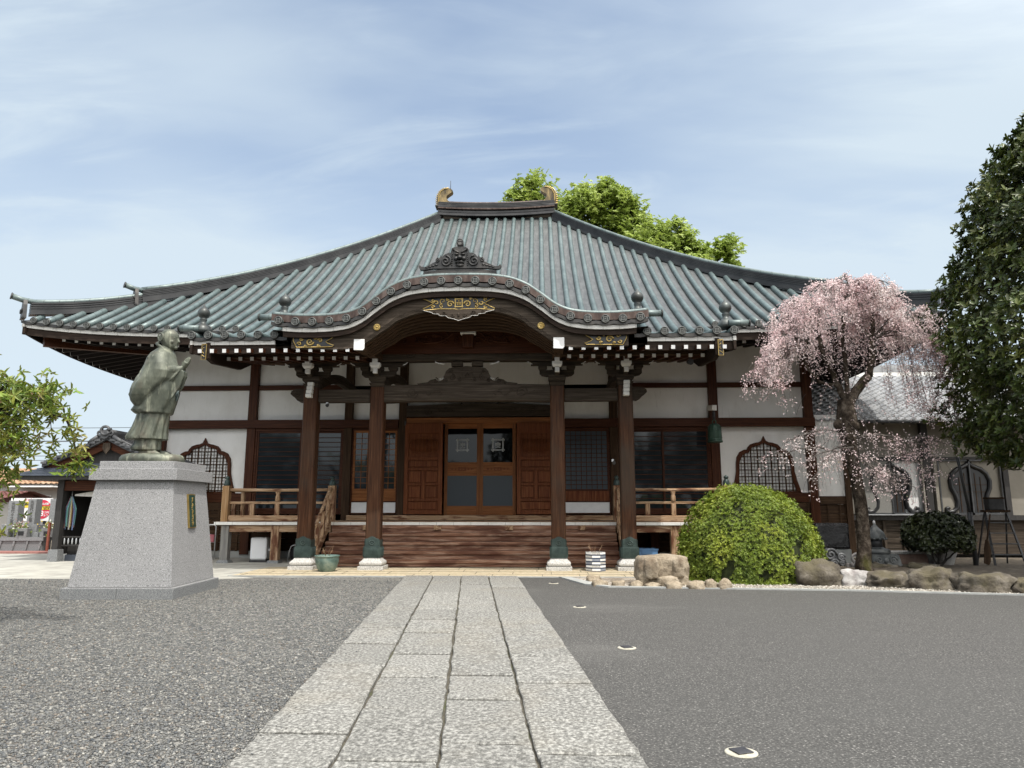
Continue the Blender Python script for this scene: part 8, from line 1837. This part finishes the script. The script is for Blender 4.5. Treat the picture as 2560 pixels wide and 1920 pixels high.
    # houses
    def house(x, y, w_, d, h, rh, roofm, label, extras=()):
        t = thing('house', label, 'house', (x, y, 0)); m = MB(); m.box(-w_ / 2, w_ / 2, 0, d, 0, h); m.build('wall', [M['housewall']], t, local=True)
        m = MB(); o = .5
        rows0 = []
        nn = int((w_ + 2 * o) / .3)
        tiled_slope(m, -w_ / 2 - o, w_ / 2 + o, -o, h, d / 2, h + rh, .3, .3); m.add([(-w_ / 2 - o, d + o, h), (w_ / 2 + o, d + o, h), (w_ / 2 + o, d / 2, h + rh), (-w_ / 2 - o, d / 2, h + rh)], [(0, 1, 2, 3)])
        m.add([(-w_ / 2, 0, h), (-w_ / 2, d, h), (-w_ / 2, d / 2, h + rh)], [(0, 1, 2)]); m.add([(w_ / 2, 0, h), (w_ / 2, d, h), (w_ / 2, d / 2, h + rh)], [(0, 1, 2)]); m.build('roof', [M[roofm]], t, local=True, fix=False)
        for (a, b, c_, dd) in extras:
            m = MB(); m.box(a, b, -.04, .02, c_, dd); f = m.build('window', [M['white_tip']], t, local=True); m = MB(); m.box(a + .06, b - .06, -.05, -.03, c_ + .06, dd - .06); m.build('window_glass', [M['glass']], f, local=True)
        return t
    h = house(-29.4, 40, 4.4, 6, 2.85, .75, 'roof_orange', 'low house with orange pantile roof and balcony beyond the graves', ((.2, 1.5, 1.2, 2.2), (-1.6, -.4, 1.2, 2.2)))
    m = MB(); m.box(-.3, 2.3, -1.3, -1.2, 1.5, 1.55); m.box(-.3, 2.3, -1.3, -1.2, 2.05, 2.10)
    for k in range(14): m.box(-.3 + k * .2, -.28 + k * .2, -1.3, -1.2, 1.5, 2.1)
    m.build('balcony_railing', [M['darksteel']], h, local=True); m = MB(); m.box(-.3, 2.4, -1.3, 0, 2.62, 2.70); m.build('balcony_roof', [M['white_tip']], h, local=True)
    house(-27.6, 33, 3.6, 4, 1.75, .55, 'roof_maroon', 'small low house with maroon roof just above the sign', ((-1, 0, .8, 1.5),))
    house(-42, 52, 9, 8, 3.4, 1.2, 'roof_orange', 'pale house with a broad faded tile roof behind the orange one', ((1, 3, 1.5, 2.8),))
    # wires
    for i, (x, z) in enumerate(((-44, 8.1), (-44, 7.1), (-44, 6.95), (-44, 6.3), (-44, 5.75), (-44, 5.45))):
        m = MB(); pts = [(-80 + k * 6, 58 + (i % 2), z + .000 + .0016 * (k * 6 - 40) ** 2 * .3 - .03 * (k * 6 - 36) / 36) for k in range(18)]; m.tube(pts, .022, 4)
        o = m.build('utility_wire', [M['darksteel']], None); tag(o, ['topmost thin utility wire crossing the sky left of the shrine roof', 'second utility wire from the top left of the shrine roof', 'third utility wire, just under the second one', 'fourth utility wire from the top above the far houses', 'fifth utility wire from the top above the far houses', 'lowest utility wire just above the far house roofs'][i], 'wire', 'utility wires above the far houses')
M['granite_mid'] = mat('grave_granite', [(0.15, 0.155, 0.16), (0.24, 0.245, 0.25)], scale=30, rough=0.45)
M['etchstone'] = mat('engraving', [(0.07, 0.07, 0.07), (0.09, 0.09, 0.09)], scale=10, rough=0.9)
M['redpave'] = mat('red_brick_paving', [(0.22, 0.09, 0.075), (0.30, 0.14, 0.12)], scale=8, rough=0.9)
M['signwhite'] = mat('sign_white', [(.72, .72, .72), (.75, .75, .75)], scale=2, rough=.5)
M['signred'] = mat('sign_red', [(.50, .02, .05), (.54, .025, .06)], scale=2, rough=.5)
M['signyellow'] = mat('sign_yellow', [(.70, .52, .03), (.74, .56, .04)], scale=2, rough=.5)
M['signblack'] = mat('sign_black', [(.02, .02, .02), (.03, .03, .03)], scale=2, rough=.5)
M['rust'] = mat('rust_red_paint', [(.17, .045, .025), (.22, .065, .04)], scale=8, rough=.8)
M['housewall'] = mat('house_wall', [(.46, .45, .42), (.54, .53, .50)], scale=1, rough=.9)
M['roof_orange'] = mat('orange_pantile', [(.24, .13, .07), (.36, .22, .13), (.42, .30, .20)], scale=1.5, rough=.8, island=.1)
M['roof_maroon'] = mat('maroon_roof', [(.10, .035, .03), (.15, .055, .045)], scale=2, rough=.7)
far_left()
# ================================================================ ACROSS THE YARD (invented and out of view, added so the glass has dark reflections)
def opposite():
    t = thing('gatehouse', 'tiled gatehouse added behind the camera for the left windows to reflect', 'gatehouse', (-13, -24, 0))
    m = MB(); m.box(-8, 8, -4, 0, 0, 3.6); m.build('wall', [M['wallgrey']], t, local=True)
    m = MB(); m.add([(-9, 1.2, 3.4), (9, 1.2, 3.4), (9, -2, 5.9), (-9, -2, 5.9), (-9, -5.2, 3.4), (9, -5.2, 3.4)], [(0, 1, 2, 3), (3, 2, 5, 4)]); 
    for k in range(34): m.tube([(-8.8 + k * .53, 1.2, 3.45), (-8.8 + k * .53, -2, 5.95)], .09, 6)
    m.build('roof', [M['kawara']], t, local=True, fix=False)
    for i, (x, y, h, R_) in enumerate(((-1, -26, 10, 4.0), (6, -25, 11, 4.2), (13, -24, 9.5, 4.0), (20, -26, 11, 4.5), (-26, -27, 9, 4.0), (28, -24, 10, 4.4))):
        t = thing('added_evergreen', 'evergreen tree added behind the camera to give the glass a dark reflection', 'tree', (x, y, 0), 'trees added across the yard'); m = MB(); m.tube([(0, 0, -.2), (0, 0, h * .6)], [.35, .2], 10); m.build('trunk', [M['barkd']], t, local=True)
        n = 1100; d = sphere_dirs(n, -.9); P = d * np.array([R_, R_, h * .42]) * (0.6 + .45 * RNG.random(n))[:, None] * (1 + .12 * np.sin(5 * d[:, 0] + 4 * d[:, 2]))[:, None] + [0, 0, h * .58]
        V, F = rosettes(P, unit(d + .4 * RNG.normal(size=(n, 3))), 6, .42, .22, 1.1); tri_mesh('crown', V, F, [M['leaf_dark']], t, True)
opposite()
